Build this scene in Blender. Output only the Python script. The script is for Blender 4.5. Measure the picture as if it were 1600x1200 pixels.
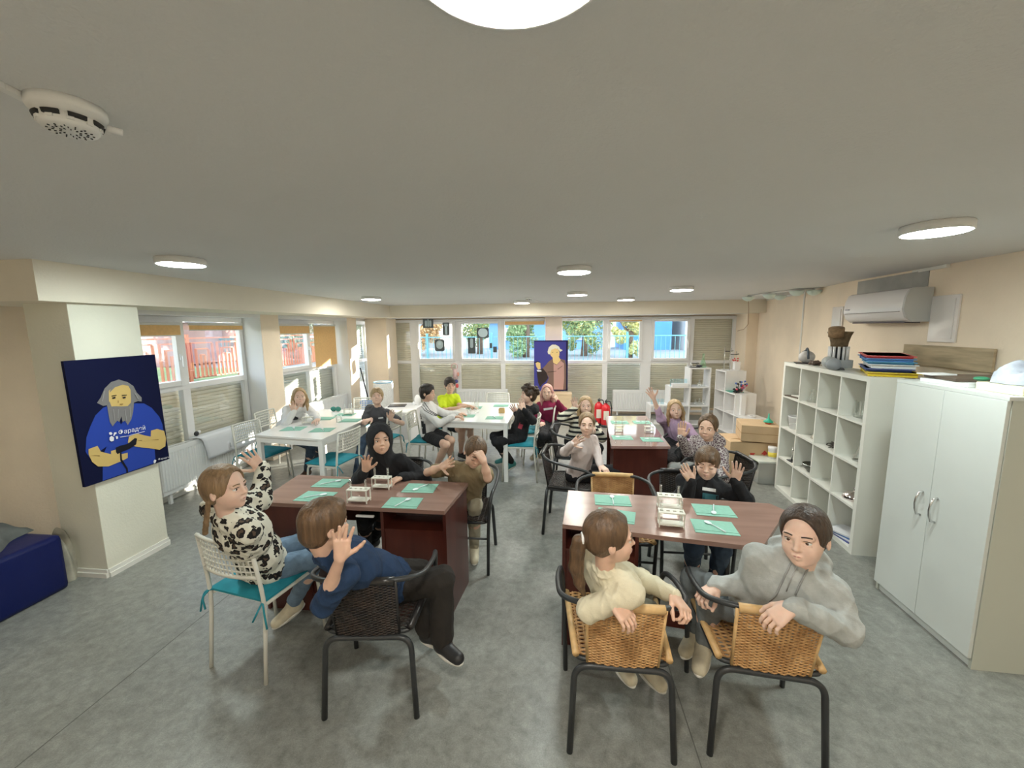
import bpy, bmesh, math, random
import numpy as np
from mathutils import Vector, Matrix
from mathutils.bvhtree import BVHTree

random.seed(7)
for o in list(bpy.data.objects):
    bpy.data.objects.remove(o, do_unlink=True)
SC = bpy.context.scene
COL = SC.collection
PI = math.pi

# ------------------------------------------------------------------ camera
CAMH = 1.88
_yaw, _pitch, _roll, FPX = math.radians(6.5), math.radians(7.8), math.radians(-0.6), 635.0
_fw = Vector((-math.sin(_yaw)*math.cos(_pitch), math.cos(_yaw)*math.cos(_pitch), -math.sin(_pitch)))
_r0 = Vector((math.cos(_yaw), math.sin(_yaw), 0)); _u0 = _r0.cross(_fw)
_rt = _r0*math.cos(_roll)+_u0*math.sin(_roll); _up = -_r0*math.sin(_roll)+_u0*math.cos(_roll)
CAM = Vector((0, 0, CAMH))
cd = bpy.data.cameras.new('camera'); cam = bpy.data.objects.new('camera', cd); COL.objects.link(cam)
M3 = Matrix((_rt, _up, -_fw)).transposed()
cam.matrix_world = Matrix.Translation(CAM) @ M3.to_4x4()
cd.sensor_fit = 'HORIZONTAL'; cd.sensor_width = 36.0; cd.lens = 36.0*FPX/1600.0
cd.clip_start = 0.05; cd.clip_end = 300
SC.camera = cam

def ray(px, py): return _fw*FPX + _rt*(px-800) + _up*(600-py)
def Y(px, py, y):
    d = ray(px, py); return CAM + d*(y/d.y)
def Z(px, py, z):
    d = ray(px, py); return CAM + d*((z-CAMH)/d.z)
def X(px, py, x):
    d = ray(px, py); return CAM + d*(x/d.x)

# ------------------------------------------------------------------ colour management
SC.view_settings.view_transform = 'Standard'
SC.view_settings.look = 'None'
SC.view_settings.exposure = 1.74
SC.view_settings.gamma = 1.0
SC.view_settings.use_curve_mapping = False

# ------------------------------------------------------------------ sky and sun
W = bpy.data.worlds.new('world'); SC.world = W; W.use_nodes = True
nt = W.node_tree; nt.nodes.clear()
bg = nt.nodes.new('ShaderNodeBackground'); wo = nt.nodes.new('ShaderNodeOutputWorld')
tc = nt.nodes.new('ShaderNodeTexCoord'); sp = nt.nodes.new('ShaderNodeSeparateXYZ'); rp = nt.nodes.new('ShaderNodeValToRGB')
nt.links.new(tc.outputs['Generated'], sp.inputs[0]); nt.links.new(sp.outputs['Z'], rp.inputs[0])
rp.color_ramp.elements[0].position = 0.0; rp.color_ramp.elements[0].color = (0.92, 0.95, 1.0, 1)
rp.color_ramp.elements[1].position = 0.7; rp.color_ramp.elements[1].color = (0.55, 0.74, 1.0, 1)
nt.links.new(rp.outputs[0], bg.inputs[0]); bg.inputs[1].default_value = 1.6
nt.links.new(bg.outputs[0], wo.inputs[0])
sd = bpy.data.lights.new('sun', 'SUN'); sun = bpy.data.objects.new('sun', sd); COL.objects.link(sun)
sd.energy = 6.0; sd.angle = math.radians(0.6); sd.color = (1.0, 0.93, 0.82)
SUNDIR = Vector((-0.80, -0.58, -0.21)).normalized()
sun.rotation_euler = SUNDIR.to_track_quat('-Z', 'Y').to_euler()
sun.location = (6, 14, 8)
LAMP_W = 42.0       # strength of the round ceiling lamps' diffusers

# ------------------------------------------------------------------ materials
MATS = {}
def mat(name, col=(.8, .8, .8), rough=.6, metal=0.0, var=0.0, scale=20.0, bump=0.0, bscale=None, emit=None, estr=0, alpha=1.0, spec=.5, stretch=None, col2=None, detail=4.0, sheen=0):
    if name in MATS: return MATS[name]
    m = bpy.data.materials.new(name); m.use_nodes = True; MATS[name] = m
    n = m.node_tree; b = n.nodes['Principled BSDF']
    b.inputs['Base Color'].default_value = (*col, 1); b.inputs['Roughness'].default_value = rough
    b.inputs['Metallic'].default_value = metal
    b.inputs['Specular IOR Level'].default_value = spec
    if sheen: b.inputs['Sheen Weight'].default_value = sheen
    m.diffuse_color = (*col, 1)
    tcn = n.nodes.new('ShaderNodeTexCoord'); mp = n.nodes.new('ShaderNodeMapping')
    n.links.new(tcn.outputs['Object'], mp.inputs[0])
    if stretch: mp.inputs['Scale'].default_value = stretch
    if var or col2:
        nz = n.nodes.new('ShaderNodeTexNoise'); nz.inputs['Scale'].default_value = scale; nz.inputs['Detail'].default_value = detail
        n.links.new(mp.outputs[0], nz.inputs['Vector'])
        cr = n.nodes.new('ShaderNodeValToRGB'); n.links.new(nz.outputs['Fac'], cr.inputs[0])
        lo = col2 if col2 else tuple(max(0, c*(1-var)) for c in col)
        hi = col if col2 else tuple(min(1, c*(1+var)) for c in col)
        cr.color_ramp.elements[0].position = .32; cr.color_ramp.elements[1].position = .68
        cr.color_ramp.elements[0].color = (*lo, 1); cr.color_ramp.elements[1].color = (*hi, 1)
        n.links.new(cr.outputs[0], b.inputs['Base Color'])
    if bump:
        nb = n.nodes.new('ShaderNodeTexNoise'); nb.inputs['Scale'].default_value = bscale or scale*4; nb.inputs['Detail'].default_value = 3
        n.links.new(mp.outputs[0], nb.inputs['Vector'])
        bp = n.nodes.new('ShaderNodeBump'); bp.inputs['Strength'].default_value = bump; bp.inputs['Distance'].default_value = .01
        n.links.new(nb.outputs['Fac'], bp.inputs['Height']); n.links.new(bp.outputs[0], b.inputs['Normal'])
    if emit:
        b.inputs['Emission Color'].default_value = (*emit, 1); b.inputs['Emission Strength'].default_value = estr
    return m

def glass(name, tint=(1, 1, 1), refl=.08, rough=.02, fk=.3):
    if name in MATS: return MATS[name]
    m = bpy.data.materials.new(name); m.use_nodes = True; MATS[name] = m
    n = m.node_tree; n.nodes.clear()
    o = n.nodes.new('ShaderNodeOutputMaterial'); t = n.nodes.new('ShaderNodeBsdfTransparent'); g = n.nodes.new('ShaderNodeBsdfGlossy'); mx = n.nodes.new('ShaderNodeMixShader')
    lw = n.nodes.new('ShaderNodeLayerWeight'); lw.inputs[0].default_value = .35
    ma = n.nodes.new('ShaderNodeMath'); ma.operation = 'MULTIPLY_ADD'; ma.inputs[1].default_value = fk; ma.inputs[2].default_value = refl
    n.links.new(lw.outputs['Fresnel'], ma.inputs[0]); n.links.new(ma.outputs[0], mx.inputs[0])
    t.inputs[0].default_value = (*tint, 1); g.inputs[0].default_value = (1, 1, 1, 1); g.inputs['Roughness'].default_value = rough
    n.links.new(t.outputs[0], mx.inputs[1]); n.links.new(g.outputs[0], mx.inputs[2]); n.links.new(mx.outputs[0], o.inputs[0])
    return m

# ------------------------------------------------------------------ mesh builder
class MB:
    def __init__(s): s.v = []; s.f = []; s.m = []; s.cur = 0; s.sm = []; s.smooth = False
    def add(s, vs, fs):
        b = len(s.v); s.v += [tuple(v) for v in vs]; s.f += [tuple(i+b for i in f) for f in fs]
        s.m += [s.cur]*len(fs); s.sm += [s.smooth]*len(fs); return s
    def box(s, c, size, R=None, bev=0.0):
        hx, hy, hz = (q/2 for q in size); c = Vector(c)
        if bev <= 0 or min(hx, hy, hz) <= bev*1.01:
            P = [Vector((x*hx, y*hy, z*hz)) for x in (-1, 1) for y in (-1, 1) for z in (-1, 1)]
            F = [(0, 1, 3, 2), (4, 6, 7, 5), (0, 4, 5, 1), (2, 3, 7, 6), (0, 2, 6, 4), (1, 5, 7, 3)]
        else:
            bm = bmesh.new(); bmesh.ops.create_cube(bm, size=1)
            for v in bm.verts: v.co = Vector((v.co.x*hx*2, v.co.y*hy*2, v.co.z*hz*2))
            bmesh.ops.bevel(bm, geom=list(bm.edges), offset=bev, segments=2, affect='EDGES', profile=.6)
            bm.verts.index_update(); P = [v.co.copy() for v in bm.verts]; F = [tuple(v.index for v in f.verts) for f in bm.faces]; bm.free()
        if R is not None: P = [R @ p for p in P]
        return s.add([p+c for p in P], F)
    def b2(s, lo, hi, bev=0.0):
        return s.box([(a+b)/2 for a, b in zip(lo, hi)], [abs(b-a) for a, b in zip(lo, hi)], bev=bev)
    def tube(s, path, r, n=10, closed=False, caps=True, rs=None):
        P = [Vector(p) for p in path]; m = len(P); sm0 = s.smooth; s.smooth = True
        T = []
        for i in range(m):
            a = P[(i-1) % m] if (closed or i > 0) else P[i]; b = P[(i+1) % m] if (closed or i < m-1) else P[i]
            t = (b-a); T.append(t.normalized() if t.length > 1e-9 else Vector((0, 0, 1)))
        up = Vector((0, 0, 1)) if abs(T[0].z) < .9 else Vector((1, 0, 0))
        N = (up - T[0]*up.dot(T[0])).normalized(); V = []; F = []
        for i in range(m):
            N = (N - T[i]*N.dot(T[i])).normalized(); B = T[i].cross(N); rr = rs[i] if rs else r
            for k in range(n):
                a = 2*PI*k/n; V.append(P[i]+(N*math.cos(a)+B*math.sin(a))*rr)
        L = m if closed else m-1
        for i in range(L):
            for k in range(n):
                a = i*n+k; b = i*n+(k+1) % n; c = ((i+1) % m)*n+(k+1) % n; d = ((i+1) % m)*n+k; F.append((a, b, c, d))
        if caps and not closed: F.append(tuple(range(n-1, -1, -1))); F.append(tuple((m-1)*n+k for k in range(n)))
        s.add(V, F); s.smooth = sm0; return s
    def cyl(s, a, b, r, r2=None, n=16):
        a = Vector(a); b = Vector(b); return s.tube([a, b], r, n, rs=[r, r if r2 is None else r2])
    def lathe(s, prof, c=(0, 0, 0), n=20, R=None, caps=True):
        sm0 = s.smooth; s.smooth = True; V = []; F = []; c = Vector(c); m = len(prof)
        for (r, z) in prof:
            for k in range(n):
                a = 2*PI*k/n; p = Vector((r*math.cos(a), r*math.sin(a), z)); V.append((R @ p if R is not None else p)+c)
        for i in range(m-1):
            for k in range(n): F.append((i*n+k, i*n+(k+1) % n, (i+1)*n+(k+1) % n, (i+1)*n+k))
        if caps: F.append(tuple(range(n-1, -1, -1))); F.append(tuple((m-1)*n+k for k in range(n)))
        s.add(V, F); s.smooth = sm0; return s
    def ball(s, c, r, R=None, n=12, m=8):
        rx, ry, rz = (r, r, r) if isinstance(r, (int, float)) else r
        sm0 = s.smooth; s.smooth = True; V = []; F = []; c = Vector(c)
        for i in range(m+1):
            th = PI*i/m
            for k in range(n):
                a = 2*PI*k/n; p = Vector((rx*math.sin(th)*math.cos(a), ry*math.sin(th)*math.sin(a), rz*math.cos(th))); V.append((R @ p if R is not None else p)+c)
        for i in range(m):
            for k in range(n): F.append((i*n+k, (i+1)*n+k, (i+1)*n+(k+1) % n, i*n+(k+1) % n))
        s.add(V, F); s.smooth = sm0; return s
    def poly(s, pts, thick, nrm):
        P = [Vector(p) for p in pts]; n = len(P); nv = Vector(nrm)*thick
        s.add(P+[p+nv for p in P], [tuple(range(n-1, -1, -1)), tuple(range(n, 2*n))]+[(i, (i+1) % n, n+(i+1) % n, n+i) for i in range(n)]); return s
    def grid(s, nx, ny, fn, thick=None):
        V = [fn(i/nx, j/ny) for j in range(ny+1) for i in range(nx+1)]
        F = [(j*(nx+1)+i, j*(nx+1)+i+1, (j+1)*(nx+1)+i+1, (j+1)*(nx+1)+i) for j in range(ny) for i in range(nx)]
        return s.add(V, F)
    def build(s, name, mats, parent=None, solid=0, sub=0, loc=None, fixn=False):
        me = bpy.data.meshes.new(name); me.from_pydata(s.v, [], s.f)
        mats = mats if isinstance(mats, (list, tuple)) else [mats]
        for m in mats: me.materials.append(m)
        me.polygons.foreach_set('material_index', s.m); me.polygons.foreach_set('use_smooth', s.sm)
        if fixn:
            bm = bmesh.new(); bm.from_mesh(me); bmesh.ops.recalc_face_normals(bm, faces=bm.faces); bm.to_mesh(me); bm.free()
        me.update(); o = bpy.data.objects.new(name, me); COL.objects.link(o)
        if parent is not None: o.parent = parent
        if loc is not None: o.location = loc
        if solid:
            md = o.modifiers.new('s', 'SOLIDIFY'); md.thickness = solid; md.offset = 0
        if sub:
            md = o.modifiers.new('b', 'SUBSURF'); md.levels = sub; md.render_levels = sub
        return o

def tag(o, label=None, cat=None, group=None, kind=None):
    if label: o['label'] = label
    if cat: o['category'] = cat
    if group: o['group'] = group
    if kind: o['kind'] = kind
    return o
def empty(name, loc=(0, 0, 0), rz=0.0, label=None, cat=None, group=None, kind=None):
    o = bpy.data.objects.new(name, None); COL.objects.link(o); o.location = loc; o.rotation_euler = (0, 0, rz); o.empty_display_size = .1
    return tag(o, label, cat, group, kind)
def kids(o): return [c for c in bpy.data.objects if c.parent == o]
def copy_tree(o, parent=None):
    c = o.copy(); COL.objects.link(c)
    if parent is not None: c.parent = parent
    for ch in kids(o): copy_tree(ch, c)
    return c
def place(proto, used, loc, rz, label, group=None):
    o = copy_tree(proto) if used.get(proto.name) else proto
    used[proto.name] = True
    o.location = loc; o.rotation_euler = (0, 0, rz); o['label'] = label
    if group: o['group'] = group
    return o
USED = {}
def arc(c, r, a0, a1, n, ax=(0, 1)):
    out = []
    for i in range(n+1):
        a = a0+(a1-a0)*i/n; p = [c[0], c[1], c[2]]; p[ax[0]] += r*math.cos(a); p[ax[1]] += r*math.sin(a); out.append(tuple(p))
    return out
def fillet(pts, r, n=5):
    P = [Vector(p) for p in pts]; out = [P[0]]
    for i in range(1, len(P)-1):
        a = (P[i-1]-P[i]); b = (P[i+1]-P[i]); rr = min(r, a.length*.49, b.length*.49)
        p0 = P[i]+a.normalized()*rr; p1 = P[i]+b.normalized()*rr
        for k in range(n+1):
            t = k/n; out.append(p0*(1-t)**2+P[i]*2*t*(1-t)+p1*t*t)
    out.append(P[-1]); return out
def text_mesh(txt, size, name='t'):
    cu = bpy.data.curves.new(name, 'FONT'); cu.body = txt; cu.size = size; cu.extrude = 0; cu.align_x = 'CENTER'; cu.align_y = 'CENTER'
    o = bpy.data.objects.new(name, cu); COL.objects.link(o)
    dg = bpy.context.evaluated_depsgraph_get(); me = bpy.data.meshes.new_from_object(o.evaluated_get(dg))
    V = [v.co.copy() for v in me.vertices]; F = [tuple(p.vertices) for p in me.polygons]
    bpy.data.objects.remove(o, do_unlink=True); bpy.data.curves.remove(cu); bpy.data.meshes.remove(me)
    return V, F
# ------------------------------------------------------------------ room shell
m_wall = mat('wall_paint', (.92, .79, .63), .85, var=.06, scale=1.7, bump=.25, bscale=60)
m_beam = mat('beam_paint', (.82, .76, .64), .85, var=.03, scale=2, bump=.2, bscale=60)
m_pill = mat('column_paint', (.76, .75, .64), .85, var=.04, scale=2, bump=.2, bscale=70)
m_white = mat('white_pvc', (.86, .86, .86), .35)
m_reveal = mat('white_reveal', (.84, .84, .83), .8, bump=.1, bscale=60)
m_ceil = mat('ceiling_paint', (.755, .757, .755), .9, var=.012, scale=1.5, bump=.35, bscale=90)
m_base = mat('baseboard_white', (.80, .79, .74), .45)
m_orange = mat('orange_blind', (.86, .55, .24), .8, var=.05, scale=30)
m_shut = mat('shutter_beige', (.74, .69, .57), .7, var=.04, scale=4)
m_shutg = mat('shutter_grey', (.56, .57, .52), .7)
ZC = 2.36
# floor : mottled vinyl
m_floor = bpy.data.materials.new('grey_vinyl'); m_floor.use_nodes = True
n = m_floor.node_tree; b = n.nodes['Principled BSDF']; b.inputs['Roughness'].default_value = .36
tcn = n.nodes.new('ShaderNodeTexCoord')
def _nz(s, d=5, ro=.6, dist=0):
    q = n.nodes.new('ShaderNodeTexNoise'); q.inputs['Scale'].default_value = s; q.inputs['Detail'].default_value = d; q.inputs['Roughness'].default_value = ro; q.inputs['Distortion'].default_value = dist
    n.links.new(tcn.outputs['Object'], q.inputs['Vector']); return q
a = _nz(17, 8, .72, .3); c = _nz(1.3, 3); e = _nz(160, 2)
r1 = n.nodes.new('ShaderNodeValToRGB'); n.links.new(a.outputs['Fac'], r1.inputs[0])
r1.color_ramp.elements[0].position = .34; r1.color_ramp.elements[0].color = (.19, .195, .178, 1); r1.color_ramp.elements[1].position = .68; r1.color_ramp.elements[1].color = (.32, .325, .30, 1)
mx = n.nodes.new('ShaderNodeMixRGB'); mx.blend_type = 'OVERLAY'; mx.inputs[0].default_value = .35; n.links.new(r1.outputs[0], mx.inputs[1]); n.links.new(e.outputs['Fac'], mx.inputs[2])
mx2 = n.nodes.new('ShaderNodeMixRGB'); mx2.blend_type = 'OVERLAY'; mx2.inputs[0].default_value = .2; n.links.new(mx.outputs[0], mx2.inputs[1]); n.links.new(c.outputs['Fac'], mx2.inputs[2])
n.links.new(mx2.outputs[0], b.inputs['Base Color'])
bp = n.nodes.new('ShaderNodeBump'); bp.inputs['Strength'].default_value = .08; bp.inputs['Distance'].default_value = .005; n.links.new(e.outputs['Fac'], bp.inputs['Height']); n.links.new(bp.outputs[0], b.inputs['Normal'])

S = dict(kind='structure')
fl = MB().b2((-4.7, -2.6, -.12), (4.3, 9.3, 0)).build('floor', m_floor); tag(fl, 'mottled grey vinyl floor', kind='structure')
sm = MB()   # seams of the vinyl sheets, thin welds lying in the floor
m_seam = mat('vinyl_seam', (.12, .12, .11), .5)
for x in (-2.35, .62, ): sm.b2((x, -2.5, -.001), (x+.005, 8.9, .0007))
tag(sm.build('trim_seam', m_seam), 'dark welded seams between the vinyl floor sheets', kind='structure')
tag(MB().b2((-4.7, -2.6, ZC), (4.3, 9.3, ZC+.15)).build('ceiling', m_ceil), 'rough white painted ceiling', kind='structure')

# beams (bottom slightly rising towards the back)
def prism_y(mb, x0, x1, y0, y1, zb0, zb1, zt):
    V = [(x0, y0, zb0), (x1, y0, zb0), (x1, y0, zt), (x0, y0, zt), (x0, y1, zb1), (x1, y1, zb1), (x1, y1, zt), (x0, y1, zt)]
    mb.add(V, [(0, 1, 2, 3), (5, 4, 7, 6), (4, 0, 3, 7), (1, 5, 6, 2), (0, 4, 5, 1), (3, 2, 6, 7)]); return mb
BX = -3.40; BY = 8.05
bl = prism_y(MB(), -4.7, BX, 2.36, BY+.3, 2.093, 2.12, ZC+.01).build('trim_1', m_beam); tag(bl, 'cream boxed ceiling beam above the left windows', kind='structure')
bb = MB().b2((BX-.001, BY, 2.12), (3.86, 8.45, ZC+.01)).build('trim_2', m_beam); tag(bb, 'cream boxed ceiling beam in front of the back windows', kind='structure')
MB().b2((-4.7, 8.45, 2.12), (4.3, 9.3, ZC)).build('trim_3', m_reveal); tag(bpy.data.objects['trim_3'], 'soffit above the back windows', kind='structure')

# near column on the left
def column(name, lo, hi, label, m=m_pill):
    o = MB().b2(lo, hi, bev=.004).build(name, m); tag(o, label, kind='structure'); return o
xl = Y(35, 475, 2.55).x
column('wall_column', (xl, 2.55, 0), (-3.45, 3.04, 2.11), 'pale square column by the first poster')
def skirting(name, pts, label, h=.065, t=.018):
    mb = MB()
    for a, c in zip(pts[:-1], pts[1:]):
        a = Vector((*a, 0)); c = Vector((*c, 0)); d = (c-a).normalized(); nn = Vector((d.y, -d.x, 0))
        mb.poly([a, c, c+nn*t, a+nn*t], h*.55, (0, 0, 1)); mb.poly([a+Vector((0, 0, h*.55)), c+Vector((0, 0, h*.55)), c+nn*t*.55+Vector((0, 0, h*.55)), a+nn*t*.55+Vector((0, 0, h*.55))], h*.45, (0, 0, 1))
    o = mb.build(name, m_base, fixn=True); tag(o, label, kind='structure'); return o
skirting('baseboard_column', [(xl, 2.55), (-3.45, 2.55), (-3.45, 3.04), (xl, 3.04)], 'white skirting around the near column')

# left wall : solid part, sill parts, pillars
WL = -4.42      # plane of the left windows
PF = -4.12      # face of the left pillars
w = MB()
w.b2((-4.7, -2.6, 0), (-4.36, 3.3, ZC))                # plain wall by the sofa
w.b2((-4.7, 3.3, 0), (-4.35, 9.3, .14))               # low plinth
w.b2((-4.7, 3.3, 2.06), (-4.40, 9.3, ZC))
tag(w.build('wall_left', m_wall), 'cream left wall', kind='structure')
P2 = (5.30, 5.67); P3 = (7.65, 8.02)
for i, (a, c) in enumerate((P2, P3)):
    column('wall_left_pillar', (WL-.1, a, 0), (PF, c, 2.12), 'cream pillar after left window %d' % (i+1), m_wall)
rv = MB()
for a, c in ((3.3, P2[0]), (P2[1], P3[0]), (P3[1], 8.9)): rv.b2((WL+.0, a, 2.06), (PF+.0, c, 2.13))
for y in (P2[0], P3[0]): rv.b2((WL, y-.012, .1), (PF-.004, y, 2.06))
for y in (P2[1], P3[1]): rv.b2((WL, y, .1), (PF-.004, y+.012, 2.06))
tag(rv.build('wall_left_reveal', m_reveal), 'white reveals of the left windows', kind='structure')
# back left corner column + back wall
YB = 8.98      # plane of the back windows
cx0, cx1 = -4.12, Y(606, 560, 8.4).x
column('wall_back_column', (cx0, 8.40, 0), (cx1, 8.93, 2.13), 'cream column in the back left corner', m_wall)
px1 = Y(852, 520, 8.82).x; px2 = Y(878, 520, 8.82).x
column('wall_back_pillar', (px1, 8.82, 0), (px2, 9.1, 2.13), 'cream pillar between the back windows', m_wall)
w = MB(); w.b2((-4.7, YB-.02, 0), (4.3, 9.3, .13)); w.b2((-4.7, YB+.02, 2.06), (4.3, 9.3, ZC))
tag(w.build('wall_back', m_wall), 'cream low back wall under the windows', kind='structure')
# right wall
RW = [(2.93, -2.6), (3.09, 3.1), (3.25, 5.15), (3.62, 6.9), (3.86, 8.46)]
def rwx(y):
    for (xa, ya), (xb, yb) in zip(RW[:-1], RW[1:]):
        if ya <= y <= yb: return xa+(xb-xa)*(y-ya)/(yb-ya)
    return RW[-1][0]
w = MB()
for (xa, ya), (xb, yb) in zip(RW[:-1], RW[1:]):
    w.poly([(xa, ya, 0), (4.3, ya, 0), (4.3, yb, 0), (xb, yb, 0)], ZC, (0, 0, 1))
tag(w.build('wall_right', m_wall, fixn=True), 'cream right wall with stains', kind='structure')
w = MB(); w.b2((3.655, 8.46, 0), (4.3, 9.3, 2.13))
tag(w.build('wall_right_return', m_wall), 'cream return wall beside the last back window', kind='structure')
tag(MB().b2((-4.7, -2.75, 0), (4.3, -2.6, ZC)).build('wall_front', m_wall), 'cream wall behind the camera', kind='structure')
# light strip + recess above the air conditioner
tag(MB().poly([(rwx(3.75)-.03, 3.75, ZC-.028), (rwx(3.75), 3.75, ZC-.028), (rwx(8.0), 8.0, ZC-.028), (rwx(8.0)-.03, 8.0, ZC-.028)], .026, (0, 0, 1)).build('trim_4', m_base, fixn=True), 'thin white strip where the right wall meets the ceiling', kind='structure')
# skirting of left wall
skirting('baseboard_left', [(-4.35, 3.3), (-4.35, P2[0])], 'white skirting under the left radiator', h=.07)

# ------------------------------------------------------------------ windows
m_pane = glass('window_glass', (.98, .99, .985), .02, fk=.18)
def shutter_mb(horiz, fixed, a0, a1, z0, z1, depth=.014, pitch=.045):
    """closed roller shutter, slat profile; horiz axis 'x' or 'y', at coordinate fixed"""
    mb = MB(); z = z0; s = -1 if horiz == 'y' else 1
    V = []; k = max(2, int((z1-z0)/pitch)); pts = []
    for i in range(k):
        zz = z0+(z1-z0)*i/k; dz = (z1-z0)/k
        pts += [(0, zz), (depth*.9, zz+dz*.15), (depth, zz+dz*.5), (depth*.9, zz+dz*.85), (0, zz+dz*.999)]
    for (d, zz) in pts:
        for a in (a0, a1):
            V.append((a, fixed+s*(.02-d), zz) if horiz == 'x' else (fixed+s*(.02-d), a, zz))
    F = [(2*i, 2*i+1, 2*i+3, 2*i+2) for i in range(len(pts)-1)]
    mb.add(V, F); return mb
def window(name, horiz, fixed, cols, z0, zr0, zr1, z1, upper, lower, label, sash=()):
    """cols: list of (a0,a1) clear openings ; frame around; upper/lower 'glass' or 'shut' """
    e = empty(name, (0, 0, 0), label=label, kind='structure')
    fr = MB(); D = .035
    def bar(a0, a1, b0, b1, d=D):
        if horiz == 'x': fr.b2((a0, fixed-d, b0), (a1, fixed+d, b1), bev=.006)
        else: fr.b2((fixed-d, a0, b0), (fixed+d, a1, b1), bev=.006)
    A0 = cols[0][0]-.06; A1 = cols[-1][1]+.06
    bar(A0, A1, z0-.05, z0); bar(A0, A1, zr0, zr1); bar(A0, A1, z1, z1+.06)
    edges = [A0]+[x for c in cols for x in c]+[A1]
    for i in range(0, len(edges), 2): bar(edges[i], edges[i+1], z0, z1, D-.002)
    fr.build('window_frame', m_white, e)
    for i, (a0, a1) in enumerate(cols):
        if i in sash and upper[i] == 'glass':
            sb = MB(); t = .05; f2 = fixed-.045 if horiz == 'x' else fixed+.045
            for (p0, p1, q0, q1) in ((a0-.01, a0+t, zr1-.01, z1+.01), (a1-t, a1+.01, zr1-.01, z1+.01), (a0+t, a1-t, zr1-.01, zr1+t), (a0+t, a1-t, z1-t+.01, z1+.01)):
                if horiz == 'x': sb.b2((p0, f2-.03, q0), (p1, f2+.03, q1), bev=.006)
                else: sb.b2((f2-.03, p0, q0), (f2+.03, p1, q1), bev=.006)
            so = sb.build('window_sash', m_white, e)
            hb = MB(); hs = a0+t*.5 if i % 2 else a1-t*.5; zm = (zr1+z1)/2-.05
            if horiz == 'x': hb.b2((hs-.012, f2-.05, zm-.03), (hs+.012, f2-.03, zm+.04), bev=.004); hb.b2((hs-.009, f2-.075, zm-.11), (hs+.009, f2-.055, zm+.02), bev=.005)
            else: hb.b2((f2+.03, hs-.012, zm-.03), (f2+.05, hs+.012, zm+.04), bev=.004); hb.b2((f2+.055, hs-.009, zm-.11), (f2+.075, hs+.009, zm+.02), bev=.005)
            hb.build('window_handle', m_white, so)
        for (kind, q0, q1) in ((upper[i], zr1, z1), (lower[i], z0, zr0)):
            g = MB()
            if horiz == 'x': g.b2((a0, fixed-.003, q0), (a1, fixed+.003, q1))
            else: g.b2((fixed-.003, a0, q0), (fixed+.003, a1, q1))
            g.build('window_pane', m_pane, e)
            if kind != 'glass':
                off = .06 if horiz == 'x' else -.06
                sh = shutter_mb(horiz, fixed+off, a0-.09, a1+.09, q0-.03, q1+.03)
                sh.build('roller_shutter', m_shut if kind == 'shut' else m_shutg, e)
                if kind == 'half':
                    pass
    return e
# left windows
yl0 = 3.3; ym = X(287, 600, WL).y
window('window_1', 'y', WL, [(3.36, ym-.05), (ym+.05, P2[0]-.08)], .20, 1.20, 1.27, 2.0, ['glass', 'glass'], ['shut', 'shut'], 'first left window behind the poster', sash=(0,))
ym2 = X(480, 540, WL).y
window('window_2', 'y', WL, [(P2[1]+.08, ym2-.05), (ym2+.05, P3[0]-.08)], .20, 1.17, 1.23, 2.0, ['glass', 'glass'], ['grey', 'grey'], 'second left window with one blind fully lowered', sash=(0,))
window('window_3', 'y', WL, [(P3[1]+.08, 8.94)], .20, 1.17, 1.23, 2.0, ['grey'], ['grey'], 'narrow third left window in the back corner')
# back windows
def bx(px, py=520): return Y(px, py, YB).x
ZR0, ZR1 = 1.105, 1.17
cols = [(bx(622)-.1, bx(641)), (bx(653), bx(711)), (bx(719), bx(782)), (bx(789), bx(853)+.03)]
window('window_4', 'x', YB, cols, .10, ZR0, ZR1, 2.03, ['shut', 'glass', 'glass', 'glass'], ['shut']*4, 'left group of back windows with x-ray films on the glass', sash=(1, 2))
cols = [(bx(886)-.1, bx(942)), (bx(950), bx(1002)), (bx(1018), bx(1076)), (bx(1084), bx(1144))]
window('window_5', 'x', YB, cols, .10, ZR0, ZR1, 2.03, ['glass', 'glass', 'glass', 'shut'], ['shut', 'grey', 'shut', 'shut'], 'right group of back windows', sash=(1, 2))

# roller blinds
def blind(horiz, fixed, a0, a1, zt, zb, label):
    e = empty('roller_blind', (0, 0, 0), label=label, cat='blind')
    c = MB(); k = MB()
    if horiz == 'x':
        e.location = ((a0+a1)/2, fixed, zb); o = Vector(e.location)
        c.b2((a0, fixed-.002, zb), (a1, fixed+.002, zt)); k.cyl((a0, fixed, zt), (a1, fixed, zt), .016); kb = MB().b2((a0, fixed-.006, zb-.012), (a1, fixed+.006, zb))
    else:
        e.location = (fixed, (a0+a1)/2, zb); o = Vector(e.location)
        c.b2((fixed-.002, a0, zb), (fixed+.002, a1, zt)); k.cyl((fixed, a0, zt), (fixed, a1, zt), .016); kb = MB().b2((fixed-.006, a0, zb-.012), (fixed+.006, a1, zb))
    for mbx, nm, mm in ((c, 'blind_fabric', m_orange), (k, 'blind_roller', m_base), (kb, 'bottom_rail', m_base)):
        mbx.v = [tuple(Vector(v)-o) for v in mbx.v]; mbx.build(nm, mm, e)
    return e
blind('y', WL+.10, 3.38, ym-.06, 1.97, X(300, 523, WL+.1).z, 'short orange roller blind behind the bearded man poster')
blind('y', WL+.10, ym+.06, P2[0]-.1, 1.97, X(330, 515, WL+.1).z, 'orange roller blind rolled almost up above the red fence, beside the white radiator sheet')
blind('y', WL+.10, P2[1]+.1, ym2-.06, 1.97, X(460, 521, WL+.1).z, 'orange roller blind lowered a quarter in the second left window')
blind('y', WL+.10, ym2+.06, P3[0]-.1, 1.97, X(505, 572, WL+.1).z, 'orange roller blind pulled all the way down in the second left window')
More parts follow.
